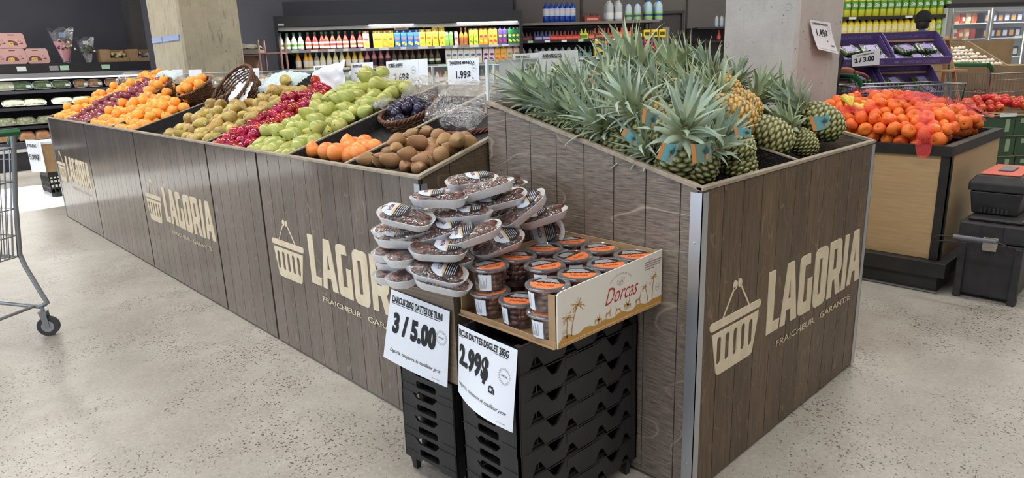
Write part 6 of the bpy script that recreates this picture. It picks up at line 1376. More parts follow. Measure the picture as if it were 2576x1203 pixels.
# rack and blue box between pillar and cooler
M_copper = mat('copper_coloured_frame', (176, 136, 124), .4)
rk = thing('stock_rack', 'pinkish metal rack with a grey tray beside the far pillar', 'rack', at_y(655, 190, 9.05).xy.to_3d(), BA); xs_ = [-.30, .02, .30]
for x_, h_ in ((-.30, 1.62), (.02, 1.78), (.30, 1.74)): 
    for y_ in (0, .35): MB().tube([(x_, y_, 0), (x_, y_, h_)], .014, 8).build('post', M_copper, rk)
BX(rk, 'tray', (-.42, -.03, 1.60), (.02, .38, 1.66), mat('grey_tray', (150, 140, 132), .5)); BX(rk, 'shelf', (.03, 0, 1.60), (.30, .35, 1.615), M_copper); BX(rk, 'carton', (-.42, .02, 1.0), (-.05, .36, 1.58), mat('brown_carton', (120, 92, 74), .7)); BX(rk, 'lower_shelf', (-.30, 0, .98), (.30, .35, .995), M_copper)
crumple('cloth', 'crumpled pale cloth on the grey tray of the rack', 'cloth', Matrix.Translation(rk.location) @ Matrix.Rotation(BA, 4, 'Z') @ Matrix.Translation((-.18, .16, 1.67)), .42, .26, .06, mat('pale_cloth', (206, 206, 186), .8), 22, n=18, freq=8, amp=.03)
tag(MB().box((.08, .05, .998), (.29, .30, 1.22)).build('blue_box', mat('royal_blue_carton', (40, 92, 176), .5), None, smooth=False), 'blue box on the lower shelf of the pinkish rack', 'box').matrix_basis = Matrix.Translation(rk.location) @ Matrix.Rotation(BA, 4, 'Z')
# ------------------------------------------------------------------ clementine bin
M_bblack = mat('black_painted_wood', (28, 27, 27), .5, var=(40, 38, 36), vscale=8)
CX0, CX1, CY0, CY1, CZ = 4.42, 5.60, 1.052, 2.05, .858
t = thing('clementine_bin', 'pale plywood bin with black rim and plinth, heaped with clementines', 'bin', (CX0, CY0, 0))
mb = MB(); mb.box((CX0 + .02, CY0 + .01, .19), (CX0 + .035, CY1, .80)); mb.box((CX0 + .035, CY0 + .01, .19), (CX1 - .02, CY0 + .025, .80)); mb.box((CX1 - .035, CY0 + .025, .19), (CX1 - .02, CY1, .80)); mb.box((CX0 + .035, CY1 - .015, .19), (CX1 - .035, CY1, .80))
mb.build('plywood_side', M_ply, t, smooth=False, world=True)
mb = MB(); mb.box((CX0 + .012, CY0 + .002, .19), (CX0 + .06, CY0 + .009, .80)); mb.box((CX0 + .012, CY0 + .002, .19), (CX0 + .019, CY0 + .055, .80)); mb.build('corner_strip', M_bblack, t, smooth=False, world=True)
mb = MB()
for a, b in (((CX0, CY0, .80), (CX0 + .05, CY1, CZ)), ((CX0 + .05, CY0, .80), (CX1, CY0 + .05, CZ)), ((CX1 - .05, CY0 + .05, .80), (CX1, CY1, CZ)), ((CX0 + .05, CY1 - .05, .80), (CX1 - .05, CY1, CZ))): mb.box(a, b)
mb.build('rim', M_bblack, t, smooth=False, world=True); MB().box((CX0 + .05, CY0 + .05, .76), (CX1 - .05, CY1 - .05, .80)).build('bin_floor', M_bblack, t, smooth=False, world=True)
mb = MB(); mb.box((CX0 - .045, CY0 - .05, .10), (CX1 + .03, CY1, .188)); mb.box((CX0 - .02, CY0 - .01, 0), (CX1, CY1, .099)); mb.build('plinth', M_bblack, t, smooth=False, world=True, bevel=.004)
MB().tube([(CX0 - .03, CY0 - .02, .008), (CX0 - .03, CY1, .008)], .007, 6).build('plinth_edge', M_steel, t, world=True)
F['clem'] = [ball_fruit('clementine', 'x', 'clementine', .042, M_clem, sc=(1, 1, .84), prof=apple), ball_fruit('clementine', 'x', 'clementine', .038, M_clem, sc=(1, 1, .86), prof=apple)]
ctop = lambda x, y: .88 + .20 * max(0, math.sin(PI * min(1, max(0, (x - CX0 - .0) / (CX1 - CX0))))) ** .6 * max(0, math.sin(PI * min(1, max(0, (y - CY0) / (CY1 - CY0 + .15))))) ** .6
cc = 0; r = .041; rc_ = random.Random(8); x = CX0 + .10; row = 0
while x < CX1 - .09:
    y = CY0 + .10 + (row % 2) * r
    while y < CY1 - .08:
        T_ = ctop(x, y) - r * .8
        for dx_, dy_, z_, pr_ in ((0, 0, T_ + rc_.uniform(-.014, .014), 1), (.9 * r, r, T_ - 1.5 * r, 1), (.9 * r, r, T_ + 1.25 * r, .25)):
            if z_ > .80 + .7 * r and rc_.random() < pr_: place(F['clem'][cc % 2], TR((x + dx_ + rc_.uniform(-.006, .006), y + dy_ + rc_.uniform(-.006, .006), z_), (rc_.uniform(0, 6), rc_.uniform(0, 6), 0), rc_.uniform(.95, 1.1)), 'glossy clementine in the plywood bin heap', 'clementines in the plywood bin'); cc += 1
        y += 2.0 * r
    x += 1.75 * r; row += 1
M_net = None
k_ = NT('red_mesh_net'); tc = k_.n('TexCoord'); mp = k_.n('Mapping', {'Vector': tc.outputs['Object'], 'Rotation': (.3, .5, .78)}); 
w1 = k_.n('TexWave', {'Vector': mp.outputs[0], 'Scale': 60.0}, wave_type='BANDS', bands_direction='X'); w2 = k_.n('TexWave', {'Vector': mp.outputs[0], 'Scale': 60.0}, wave_type='BANDS', bands_direction='Y')
th_ = k_.math('MAXIMUM', k_.math('GREATER_THAN', w1.outputs['Fac'], .80), k_.math('GREATER_THAN', w2.outputs['Fac'], .80)); k_.base((*srgb(236, 40, 48), 1))
k_.set(k_.p.inputs['Alpha'], k_.math('ADD', k_.math('MULTIPLY', th_, .55), .08)); k_.p.inputs['Roughness'].default_value = .35; M_net = k_.m; MATS['red_mesh_net'] = M_net
def net(pts, wd, lab, lift=.05, seed=0):
    """a ribbon of red netting lying over the heap, pts are (x, y) along it"""
    mb = MB(); n = 22; P_ = [Vector((*p, 0)) for p in pts]
    def cen(u):
        q = u * (len(P_) - 1); i = min(len(P_) - 2, int(q)); return P_[i].lerp(P_[i + 1], q - i)
    def f(u, v):
        c_ = cen(u); d_ = (cen(min(1, u + .05)) - cen(max(0, u - .05))).normalized(); s_ = Vector((-d_.y, d_.x, 0)); w_ = wd * (.22 + .78 * math.sin(PI * min(1, max(0, u * 1.0))) ** .8)
        q = c_ + s_ * (v - .5) * w_; inside = CX0 - .006 < q.x and q.y > CY0 - .006
        zz = (ctop(q.x, q.y) if inside else CZ - 2.4 * max(0, CX0 - .006 - q.x, CY0 - .006 - q.y)) + lift * (1 if inside else .25) + .022 * mnoise.noise(Vector((q.x * 14, q.y * 14, seed))) + .01 * mnoise.noise(Vector((q.x * 50, q.y * 50, seed)))
        return (q.x, q.y, zz)
    mb.grid(f, n * 2, n); o = mb.build('red_net', M_net, None, sharp=3); tag(o, lab, 'net bag', 'red net bags over the clementines')
net([(4.62, 1.98), (4.55, 1.75), (4.60, 1.5)], .10, 'twisted red net crossing the left side of the clementine heap', seed=1)
net([(4.75, 1.5), (4.95, 1.35), (5.1, 1.5)], .20, 'red net draped over the middle of the clementine heap', seed=2)
net([(5.0, 1.8), (5.25, 1.5), (5.45, 1.3)], .34, 'widest red net covering the right crest of the clementine heap', seed=3)
net([(4.85, 1.40), (4.62, 1.26), (4.42, 1.20), (4.385, 1.16)], .09, 'red net tail hanging over the black front rim', seed=4)
net([(5.0, 1.25), (5.08, 1.12), (5.12, 1.06)], .12, 'short red net tuft by the right rim of the bin', seed=5)
net([(5.25, 1.25), (5.33, 1.12), (5.36, 1.07)], .14, 'red net tuft farthest to the right along the rim', seed=6)
net([(5.2, 1.92), (5.24, 1.86)], .06, 'little red net tip sticking up at the top of the heap', lift=.09, seed=7)
# bananas
M_ban = mat('banana_peel', (226, 204, 60), .45, var=(206, 190, 80), vscale=8)
def banana(p, yaw, tilt, s, lab):
    t = thing('banana', lab, 'banana', group='bananas behind the clementines'); t.matrix_basis = TR(p, (tilt, 0, yaw), s)
    pts = [(.09 * math.sin(a), .09 * math.cos(a) - .09, 0) for a in np.linspace(-1.0, 1.0, 10)]; rr = [.004, .011, .015, .017, .0175, .0175, .017, .0145, .010, .005]
    MB().tube(pts, rr, 8).build('peel', M_ban, t); MB().tube([pts[-1], (pts[-1][0] + .012, pts[-1][1] - .016, 0)], .004, 6).build('stem', M_stem, t)
bb = at_y(2118, 256, 1.80)
for i, (dx, dz, yw, tl, lab) in enumerate(((-.06, .03, .6, 1.2, 'yellow banana, upright-curved one against the pillar edge'), (-.01, .02, .2, 1.1, 'yellow banana, second from the pillar edge'), (.05, -.01, -.2, .4, 'yellow banana lying longest towards the clementines'), (-.04, -.02, .3, .3, 'yellow banana lowest by the pineapple crown'), (.0, -.03, .1, .3, 'yellow banana underneath the longest one'))):
    banana((bb.x + dx, bb.y - .04 - .02 * i, bb.z + dz), yw, tl, 1.25, lab)
tag(MB().box((4.50, 1.86, .80), (5.5, 2.04, .95)).build('banana_crate', M_card, None, smooth=False), 'low cardboard tray under the bananas at the back of the bin', 'tray')

# sign on the near pillar
def d3(wr, shape, w, h):
    wr('CLEMENTINES MAROCCO', w * .06, h * .87, h * .065, bold=.03, width=w * .78); wr('1.49$', w * .16, h * .50, h * .24, bold=.035, width=w * .54, space=1.12); special(wr, shape, w * .86, h * .74, w * .08, n=14)
    wr('lb', w * .62, h * .34, h * .06, bold=.02, width=w * .05); wr('3.28 kg', w * .72, h * .2, h * .06, bold=.02, width=w * .18); wr('Lagoria, toujours le meilleur prix', w * .12, h * .05, h * .03, width=w * .76, shear=.3)
yq = PIL2[1] - .012
paper_sign('price_sign', 'paper price sign reading 1.49$ curling off the near pillar', [at_y(2036, 50, yq), at_y(2087, 57, yq), at_y(2046, 124, yq), at_y(2098, 136, yq)], lambda u, v: .004 + .03 * (1 - v) ** 2, d3, nu=8, nv=8)

# ------------------------------------------------------------------ tool boxes
M_tb = mat('tool_box_plastic', (34, 34, 36), .5, var=(46, 46, 48), vscale=14, bump=(120, .2, .002)); M_tbo = mat('orange_red_lid', (214, 96, 74), .5); M_lat = mat('nickel_latch', (196, 188, 176), .25, .9); M_grip = mat('grey_ribbed_grip', (110, 114, 122), .5)
t = thing('tool_chest', 'large black wheeled tool chest with metal latch and folding handle', 'tool box', (4.42, .66, 0))
mb = MB(); mb.loft([[(.02, .02, .02), (.60, .02, .02), (.60, .28, .02), (.02, .28, .02)], [(0, 0, .34), (.62, 0, .34), (.62, .30, .34), (0, .30, .34)]]); mb.build('tub', M_tb, t, smooth=False, bevel=.01)
mb = MB(); mb.box((-.012, -.01, .345), (.63, .31, .45)); mb.box((.02, .02, .45), (.60, .28, .475)); mb.build('lid', M_tb, t, smooth=False, bevel=.012)
for y_ in (0, .262): MB().box((-.006, y_, 0), (.05, y_ + .04, .33)).build('corner_post', M_tb, t, smooth=False, bevel=.008)
MB().box((-.018, .10, .36), (-.0125, .20, .44)).build('lid_hasp', M_tb, t, smooth=False, bevel=.003)
mb = MB(); mb.box((-.022, .115, .315), (-.013, .185, .375)); mb.box((-.028, .135, .335), (-.0225, .168, .362)); mb.tube([(-.03, .15, .349), (-.028, .15, .349)], .007, 10); mb.box((-.026, .118, .300), (-.018, .182, .318)); mb.build('latch', M_lat, t, smooth=False, bevel=.002)
hp = [(-.02, .02, .30), (-.10, .03, .33), (-.14, .06, .372), (-.145, .10, .385), (-.15, .28, .385), (-.15, .375, .38), (-.14, .395, .36), (-.10, .40, .335), (-.02, .31, .325)]
hh = MB().tube(hp, .0045, 8).build('handle', M_bblack, t)
mb = MB(); mb.tube([(-.147, .10, .386), (-.15, .30, .386)], .0115, 10)
for i in range(20): mb.tube([(-.147, .105 + i * .0098, .386), (-.147, .108 + i * .0098, .386)], .0135, 10)
mb.build('grip', M_grip, hh)
t = thing('tool_box', 'smaller black tool box with orange lid standing on the tool chest', 'tool box', (4.52, .715, .476))
mb = MB(); mb.loft([[(.02, .02, 0), (.45, .02, 0), (.45, .235, 0), (.02, .235, 0)], [(0, 0, .13), (.47, 0, .13), (.47, .25, .13), (0, .25, .13)]]); mb.build('tub', M_tb, t, smooth=False, bevel=.008)
for i in range(7): mb = MB(); mb.box((.004, .06 + i * .02, .01), (.012, .07 + i * .02, .04)); mb.build('rib', M_tb, t, smooth=False)
mb = MB(); mb.loft([[(-.01, -.01, .133), (.48, -.01, .133), (.48, .26, .133), (-.01, .26, .133)], [(-.01, -.01, .18), (.48, -.01, .18), (.48, .26, .18), (-.01, .26, .18)], [(.02, .02, .222), (.45, .02, .222), (.45, .23, .222), (.02, .23, .222)]]); mb.build('lid', M_tb, t, smooth=False, bevel=.008)
mb = MB()
mb.box((.03, .03, .2225), (.44, .22, .229)); mb.build('orange_top', M_tbo, t, smooth=False, bevel=.003, label='orange ridged lid top')
MB().box((.15, .09, .2295), (.32, .16, .238)).build('carry_handle', M_grip, t, smooth=False, bevel=.004)

# ------------------------------------------------------------------ cucumber display
M_purp = mat('purple_card', (98, 78, 140), .5); M_cuc = mat('cucumber_skin', (44, 72, 34), .3, var=(70, 104, 52), vscale=40); M_lil = mat('lilac_label', (150, 136, 190), .4); M_pine = mat('pine_wood', (196, 160, 114), .6, var=(176, 140, 98), vscale=12)
def s_at(px, py, s): return at_plane(px, py, FW * s, FW)
RZ = math.radians(-43.9)
st = thing('display_stand', 'sloping pine display stand carrying purple cucumber boxes', 'display stand', s_at(2290, 300, 6.6).xy.to_3d(), RZ)
for x_ in (.46, -.62):
    mb = MB(); T = Matrix.Translation((x_, 0, 0)); mb.tube([(0, -.42, .02), (0, .34, 1.50)], .022, 4, 0, T); mb.build('sloping_leg', M_pine, st, smooth=False)
    mb = MB(); mb.tube([(x_, .36, .0), (x_, .30, 1.40)], .022, 4); mb.build('rear_leg', M_pine, st, smooth=False)
for k in range(4): BX(st, 'ledge', (-.66, -.32 + k * .15, .62 + k * .29 - .03), (.48, -.1 + k * .15, .62 + k * .29 - .012), M_pine)
def cucpack():
    t = thing('cucumber_pack', 'x', 'cucumber pack'); mb = MB(); mb.loft([tray_ring(.15, .11, 0), tray_ring(.165, .13, .02), tray_ring(.155, .12, .02), tray_ring(.14, .10, .004)]); mb.build('black_dish', M_bm, t, sharp=1.2)
    mb = MB()
    for i in range(5): mb.tube([(-.062 + i * .031, -.055, .024), (-.062 + i * .031, -.045, .026), (-.062 + i * .031, .045, .026), (-.062 + i * .031, .055, .024)], [.006, .0145, .0145, .006], 8)
    mb.build('cucumbers', M_cuc, t); mb = MB(); mb.grid(lambda u, v: ((u - .5) * .15, (v - .5) * .115, .043 + .003 * math.sin(u * 30)), 8, 4); mb.build('film', M_film, t)
    mb = MB(); mb.grid(lambda u, v: ((u - .5) * .07, (v - .5) * .075, .0455), 2, 2); mb.build('label', M_lil, t); return t
CP = cucpack()
def cucbox(px, py, s, lab, packs, front='INSPIRED MINI CUCUMBERS', w=.56):
    o = s_at(px, py, s); M = Matrix.Translation(o) @ Matrix.Rotation(RZ, 4, 'Z') @ Matrix.Rotation(math.radians(22), 4, 'X'); t = thing('cucumber_box', lab, 'box', group='purple cucumber boxes on the stand'); t.matrix_basis = M; dp = .36
    BX(t, 'box_floor', (-w / 2, 0, 0), (w / 2, dp, .006), M_card); fr = BX(t, 'front_wall', (-w / 2, 0, .006), (w / 2, .006, .075), M_purp); bk_ = BX(t, 'back_wall', (-w / 2, dp - .006, .006), (w / 2, dp, .185), M_purp)
    for x_ in (-w / 2, w / 2 - .006):
        mb = MB(); mb.prism([(0.006, .006), (dp - .006, .006), (dp - .006, .185), (dp - .08, .175), (.006, .085)], 0, .006, 0, Matrix(((0, 0, 1, x_), (1, 0, 0, 0), (0, 1, 0, 0), (0, 0, 0, 1)))); mb.build('side_wall', M_purp, t, smooth=False)
    mb = MB(); write(mb, 'BECAUSE FLAVOR MATTERS', -.20, .128, .030, bold=.0, width=.40, M=Matrix(((1, 0, 0, 0), (0, 0, -1, dp - .0075), (0, 1, 0, 0), (0, 0, 0, 1)))); mb.build('lettering', M_lil, bk_, smooth=False)
    mb = MB(); write(mb, front, -.16, .022, .030, bold=.01, width=.34, M=Matrix(((1, 0, 0, 0), (0, 0, -1, -.0015), (0, 1, 0, 0), (0, 0, 0, 1)))); mb.mesh('', outline([arc(-.22, .0, .032, 0.15, PI - .15, 8), ]), Matrix(((1, 0, 0, 0), (0, 0, -1, -.0015), (0, 1, 0, .02), (0, 0, 0, 1)))); mb.build('lettering', M_lil, fr, smooth=False)
    for i, (x_, y_, z_, a_) in enumerate(packs): place(CP, M @ TR((x_, y_, .008 + z_), (.12, 0, a_), 1.15), 'pack of mini cucumbers in the %s' % lab.split('purple ')[1].replace('cucumber box, ', 'box '), 'mini cucumber packs')
full = [(-.17, .08, .0, .1), (.0, .08, 0, -.1), (.17, .08, 0, 0), (-.16, .23, .01, 0), (.01, .24, .01, .1), (.18, .23, .01, -.15), (-.08, .17, .05, .3), (.12, .18, .05, -.1)]
cucbox(2312, 164, 6.45, 'purple cucumber box, upper right', full); cucbox(2292, 250, 6.30, 'purple cucumber box, lower right', [(-.17, .10, .0, .1), (-.18, .24, .01, .2), (.02, .15, 0, 0), (.19, .12, 0, .2), (.2, .26, .02, 0), (-.1, .2, .05, .2)])
cucbox(2170, 168, 6.42, 'purple cucumber box, upper left', full); cucbox(2150, 246, 6.28, 'purple cucumber box, lower left', [(.0, .1, .0, .1), (.17, .10, 0, 0), (.16, .24, .02, .1), (.1, .2, .05, .0)]); cucbox(2275, 318, 6.15, 'purple cucumber box, lowest and mostly behind the clementines', [])
def d4(wr, shape, w, h): wr('CONCOMBRES MINI', w * .17, h * .78, h * .11, bold=.02, width=w * .62); wr('2 / 3.00', w * .09, h * .32, h * .34, bold=.05, width=w * .72)
paper_sign('price_sign', 'small white sign reading 2 / 3.00 in front of the left cucumber boxes', [s_at(2142, 139, 6.38), s_at(2214, 123, 6.38), s_at(2144, 168, 6.38), s_at(2212, 163, 6.38)], lambda u, v: 0.0, d4, nu=4, nv=3)

# ------------------------------------------------------------------ mushroom bin, tomatoes
M_kraft = mat('kraft_board', (150, 128, 98), .75, var=(136, 114, 86), vscale=8); M_egg = mat('white_mushroom', (224, 214, 198), .55); M_tom = fruit_mat('tomato_skin', (196, 56, 36), (214, 76, 46), .22, 10, rand=.12); M_gcart = mat('green_carton', (56, 84, 62), .6)
o = s_at(2500, 160, 7.6); t = thing('cardboard_bin', 'kraft cardboard bin of white mushrooms behind the carts', 'bin', (o.x, o.y, 0), RZ)
BX(t, 'body', (-.42, 0, .0), (.75, .8, 1.18), M_kraft); 
mb = MB(); mb.prism([(0, 1.18), (.8, 1.18), (.8, 1.46), (.74, 1.46)], 0, .02, 0, Matrix(((0, 0, 1, -.42), (1, 0, 0, 0), (0, 1, 0, 0), (0, 0, 0, 1)))); mb.build('left_wing', M_kraft, t, smooth=False); BX(t, 'back_board', (-.42, .8, 1.1), (.75, .82, 1.46), M_kraft)
mb = MB(); mb.prism([(0, 1.18), (.8, 1.18), (.8, 1.46), (.74, 1.46)], 0, .02, 0, Matrix(((0, 0, 1, .16), (1, 0, 0, 0), (0, 1, 0, 0), (0, 0, 0, 1)))); mb.build('middle_wing', M_kraft, t, smooth=False)
ms = [ball_fruit('white_mushroom', 'x', 'mushroom', .026, M_egg, sc=(1, 1, .8))]
for i in range(11):
    for j in range(6):
        place(ms[0], Matrix.Translation(t.location) @ Matrix.Rotation(RZ, 4, 'Z') @ TR((-.36 + i * .046 + rnd.uniform(-.008, .008), .05 + j * .13, 1.20 + j * .035 + rnd.uniform(0, .01)), (rnd.random(), rnd.random(), 0)), 'white mushroom in rows in the kraft bin', 'white mushrooms in the kraft bin')
def carton_of(name, px, py, s, lab, w=.36, dp=.30, h=.17, m=M_gcart, z_=None):
    o = s_at(px, py, s); t = thing(name, lab, 'carton', (o.x, o.y, o.z if z_ is None else z_), RZ, 'green and kraft produce cartons')
    BX(t, 'front_wall', (0, 0, 0), (w, .006, h), m); BX(t, 'back_wall', (0, dp, 0), (w, dp + .006, h), M_kraft); BX(t, 'side_wall', (0, .006, 0), (.006, dp, h), m); BX(t, 'side_wall', (w - .006, .006, 0), (w, dp, h), m); BX(t, 'carton_floor', (.006, .006, 0), (w - .006, dp, .006), M_kraft)
    mb = MB(); mb.box((0, -.012, h), (w, .05, h + .005)); mb.box((0, .05, h), (.05, dp, h + .005)); mb.box((w - .05, .05, h), (w, dp, h + .005)); mb.build('folded_rim', M_kraft, t, smooth=False)
    BX(t, 'hand_hole_print', (w * .12, -.003, h * .62), (w * .22, -.0005, h * .85), mat('pale_green_print', (150, 170, 140), .6)); BX(t, 'barcode_print', (w * .78, -.003, h * .2), (w * .88, -.0005, h * .85), mat('pale_green_print', (150, 170, 140), .6)); return t
for i, (px, lv, lab) in enumerate(((2440, 1, 'upper left'), (2548, 1, 'upper right'), (2440, 0, 'lower left, under the upper left one'), (2548, 0, 'lower right, under the upper right one'))):
    t_ = carton_of('produce_carton', px, 352 if lv else 402, 5.95, 'dark green cardboard produce carton, ' + lab, w=.37, z_=(.46 + .175 * 1 if lv else .46))
for i in range(3): carton_of('produce_carton', 2440 + 108 * (i % 2), 440, 5.95, 'dark green produce carton hidden low in the stack behind the tool boxes', w=.37, z_=.46 - .177 * (1 + i // 2)) if i < 2 else None
base_o = s_at(2440, 352, 5.95)
sm = [ball_fruit('tomato', 'x', 'tomato', .040, M_tom, prof=apple, calyx=.012), ball_fruit('tomato', 'x', 'tomato', .036, M_tom, prof=apple, calyx=.010)]
tt = thing('tomato_table', 'kraft cartons forming the table under the heaped tomatoes', 'table', (base_o.x, base_o.y, 0), RZ); BX(tt, 'carton_row', (-.05, .34, 0), (1.3, 1.05, .80), M_kraft)
rt = random.Random(31); nt = 0
for j in range(9):
    for i in range(17):
        x_, y_ = -.06 + i * .078 + (j % 2) * .04, .38 + j * .078
        hz = .05 * math.sin(PI * j / 8) + .03 * math.sin(i * .9)
        if rt.random() < .82:
            place(sm[nt % 2], Matrix.Translation(tt.location) @ Matrix.Rotation(RZ, 4, 'Z') @ TR((x_ + rt.uniform(-.01, .01), y_ + rt.uniform(-.01, .01), .84 + max(0, hz)), (rt.uniform(-1.2, 1.2), rt.uniform(-1, 1), 0)), 'ripe red tomato in the heap behind the tool boxes', 'tomatoes heaped behind the tool boxes'); nt += 1
for i in range(5): place(sm[0], Matrix.Translation(base_o.xy.to_3d()) @ Matrix.Rotation(RZ, 4, 'Z') @ TR((.10 + i * .045, .06 + .05 * (i % 2), .78), (.4 * i, .3, 0), .9), 'tomato showing through the slot of the upper left green carton', 'tomatoes in the upper left green carton')
tag(MB().box((.22, -.02, .80), (.36, -.016, .83)).build('shelf_ticket', M_tag, None, smooth=False), 'small white ticket on the upper left green carton', 'ticket').matrix_basis = Matrix.Translation(base_o.xy.to_3d()) @ Matrix.Rotation(RZ, 4, 'Z')

# ------------------------------------------------------------------ shopping carts
M_cg = mat('green_handle', (22, 92, 56), .3); M_tyre = mat('grey_rubber', (62, 60, 60), .6)
def make_cart(label):
    t = thing('shopping_cart', label, 'shopping cart'); zt, zb = 1.04, .46; L1, L2 = .01, .90; w1, w2 = .29, .20; wt, wtf = .29, .22
    def V(f, s, z): xr = L1 + (L2 - L1) * f; w = (wt + (wtf - wt) * f) if z > .5 else (w1 - .04 + (w2 - w1) * f); return w * s
    def side_pt(f, q): z = zb + (zt - zb) * q - (.0); xr = L1 + .06 * (1 - q) + (L2 - L1 - .10 * (1 - q)) * f; hw = (.22 + .07 * q) + ((.16 + .06 * q) - (.22 + .07 * q)) * f; return xr, hw, z + .03 * f * (1 - q)
    mb = MB()
    for s_ in (-1, 1):
        for i in range(25): 
            a, b = side_pt(i / 24, 0), side_pt(i / 24, 1); mb.tube([(a[0], a[1] * s_, a[2]), (b[0], b[1] * s_, b[2])], .0028, 5)
        for q, r_ in ((0, .005), (.2, .003), (.45, .003), (.7, .003), (.9, .003), (1, .006)):
            a, b = side_pt(0, q), side_pt(1, q); mb.tube([(a[0], a[1] * s_, a[2]), (b[0], b[1] * s_, b[2])], r_, 6)
    for f in (0, 1):
        for i in range(19):
            k = -1 + 2 * i / 18; a, b = side_pt(f, 0), side_pt(f, 1); mb.tube([(a[0], a[1] * k, a[2]), (b[0], b[1] * k, b[2])], .0028, 5)
        for q in (0, .2, .45, .7, 1): a = side_pt(f, q); mb.tube([(a[0], -a[1], a[2]), (a[0], a[1], a[2])], .004, 5)
    for i in range(11):
        k = -1 + 2 * i / 10; a, b = side_pt(0, 0), side_pt(1, 0); mb.tube([(a[0], a[1] * k, a[2]), (b[0], b[1] * k, b[2])], .0028, 5)
    mb.build('wire_basket', M_steel, t)
    for s_ in (-1, 1):
        pts = [(-.02, .27 * s_, 1.12), (.0, .275 * s_, 1.05), (.04, .25 * s_, .75), (.07, .235 * s_, .47), (.05, .235 * s_, .40), (-.01, .245 * s_, .24), (-.03, .25 * s_, .19), (.02, .245 * s_, .165), (.45, .20 * s_, .20), (.86, .15 * s_, .17)]
        mb = MB(); pp = []
        for a, b in zip(pts[:-1], pts[1:]): pp += [Vector(a).lerp(Vector(b), q / 3) for q in range(3)]
        mb.tube(pp + [pts[-1]], .0125, 10); mb.tube([(.14, .235 * s_, .455), (.80, .18 * s_, .47)], .010, 8); mb.tube([(.45, .20 * s_, .20), (.62, .19 * s_, .45)], .010, 8); mb.build('frame_tube', M_steel, t)
    mb = MB(); mb.tube([(.05, -.23, .17), (.05, .23, .17)], .009, 8); mb.tube([(.5, -.19, .2), (.5, .19, .2)], .009, 8); mb.build('cross_bar', M_steel, t)
    h_ = MB().tube([(-.03, -.29, 1.125), (-.03, .29, 1.125)], .019, 12).build('handle', M_cg, t)
    for s_ in (-1, 1): MB().tube([(-.03, .28 * s_, 1.13), (.0, .285 * s_, 1.10), (.02, .28 * s_, 1.06)], .021, 10).build('handle_end', M_cg, h_)
    for x_, y_, yaw in ((-.01, .245, .5), (-.01, -.245, .5), (.86, .15, -.3), (.86, -.15, -.3)):
        T = TR((x_, y_, .055), (0, 0, yaw)); mb = MB(); mb.tube([(0, -.014, 0), (0, .014, 0)], .055, 20, 0, T); w_ = mb.build('wheel', M_tyre, t)
        mb = MB(); mb.tube([(0, -.0155, 0), (0, .0155, 0)], .032, 14, 0, T)
        mb.build('hub', M_rail, w_)
        mb = MB()
        for s_ in (-1, 1): mb.add([(-.012, .018 * s_, -.006), (.012, .018 * s_, -.006), (.03, .020 * s_, .085), (-.006, .020 * s_, .085), (-.012, .021 * s_, -.006), (.012, .021 * s_, -.006), (.03, .023 * s_, .085), (-.006, .023 * s_, .085)], [(0, 1, 2, 3), (7, 6, 5, 4), (0, 4, 5, 1), (1, 5, 6, 2), (2, 6, 7, 3), (3, 7, 4, 0)], 0, T)
        mb.box((-.008, -.024, .083), (.032, .024, .09), 0, T); mb.tube([(.012, 0, .09), (.012, 0, .115)], .010, 8, 0, T); mb.build('caster_fork', M_steel, t, smooth=False)
    return t
CT = make_cart('x')
fa = math.radians(122); fd = Vector((math.cos(fa), math.sin(fa), 0)); rt_ = Vector((fd.y, -fd.x, 0))
place(CT, Matrix.Translation(Vector((.575, 4.40, 0)) - rt_ * .25) @ Matrix.Rotation(fa, 4, 'Z'), 'grey wire shopping cart with green handle at the left edge')
cartM = Matrix.Translation(Vector((.575, 4.40, 0)) - rt_ * .25) @ Matrix.Rotation(fa, 4, 'Z')
tag(MB().box((.22, -.17, .475), (.50, .12, .68)).build('cardboard_box', M_card, None, smooth=False), 'brown cardboard box inside the left shopping cart', 'box').matrix_basis = cartM
pc = s_at(2112, 195, 5.95); dup(CT, Matrix.Translation((pc.x, pc.y, 0)) @ Matrix.Rotation(RZ + .05, 4, 'Z') @ Matrix.Scale(1.06, 4), 'wire shopping cart held by the gloved hand behind the near pillar')
pc = s_at(2432, 190, 7.3); dup(CT, Matrix.Translation((pc.x, pc.y, 0)) @ Matrix.Rotation(RZ + .1, 4, 'Z') @ Matrix.Scale(1.08, 4), 'wire shopping cart with groceries in front of the mushroom bin')
pm = Matrix.Translation((pc.x, pc.y, 0)) @ Matrix.Rotation(RZ + .1, 4, 'Z')
crumple('salad_bag', 'bag of green salad lying in the cart by the mushroom bin', 'bag', pm @ Matrix.Translation((.45, 0, .62)), .36, .30, .12, mat('green_white_bag', (196, 206, 180), .35, var=(80, 120, 60), vscale=14), 41, n=16)
crumple('salad_bag', 'red and white package standing in the cart by the mushroom bin', 'package', pm @ Matrix.Translation((.22, 0, .82)) @ Matrix.Rotation(.9, 4, 'Y'), .30, .22, .06, mat('red_package', (206, 86, 70), .35, var=(226, 200, 190), vscale=10), 42, n=12)

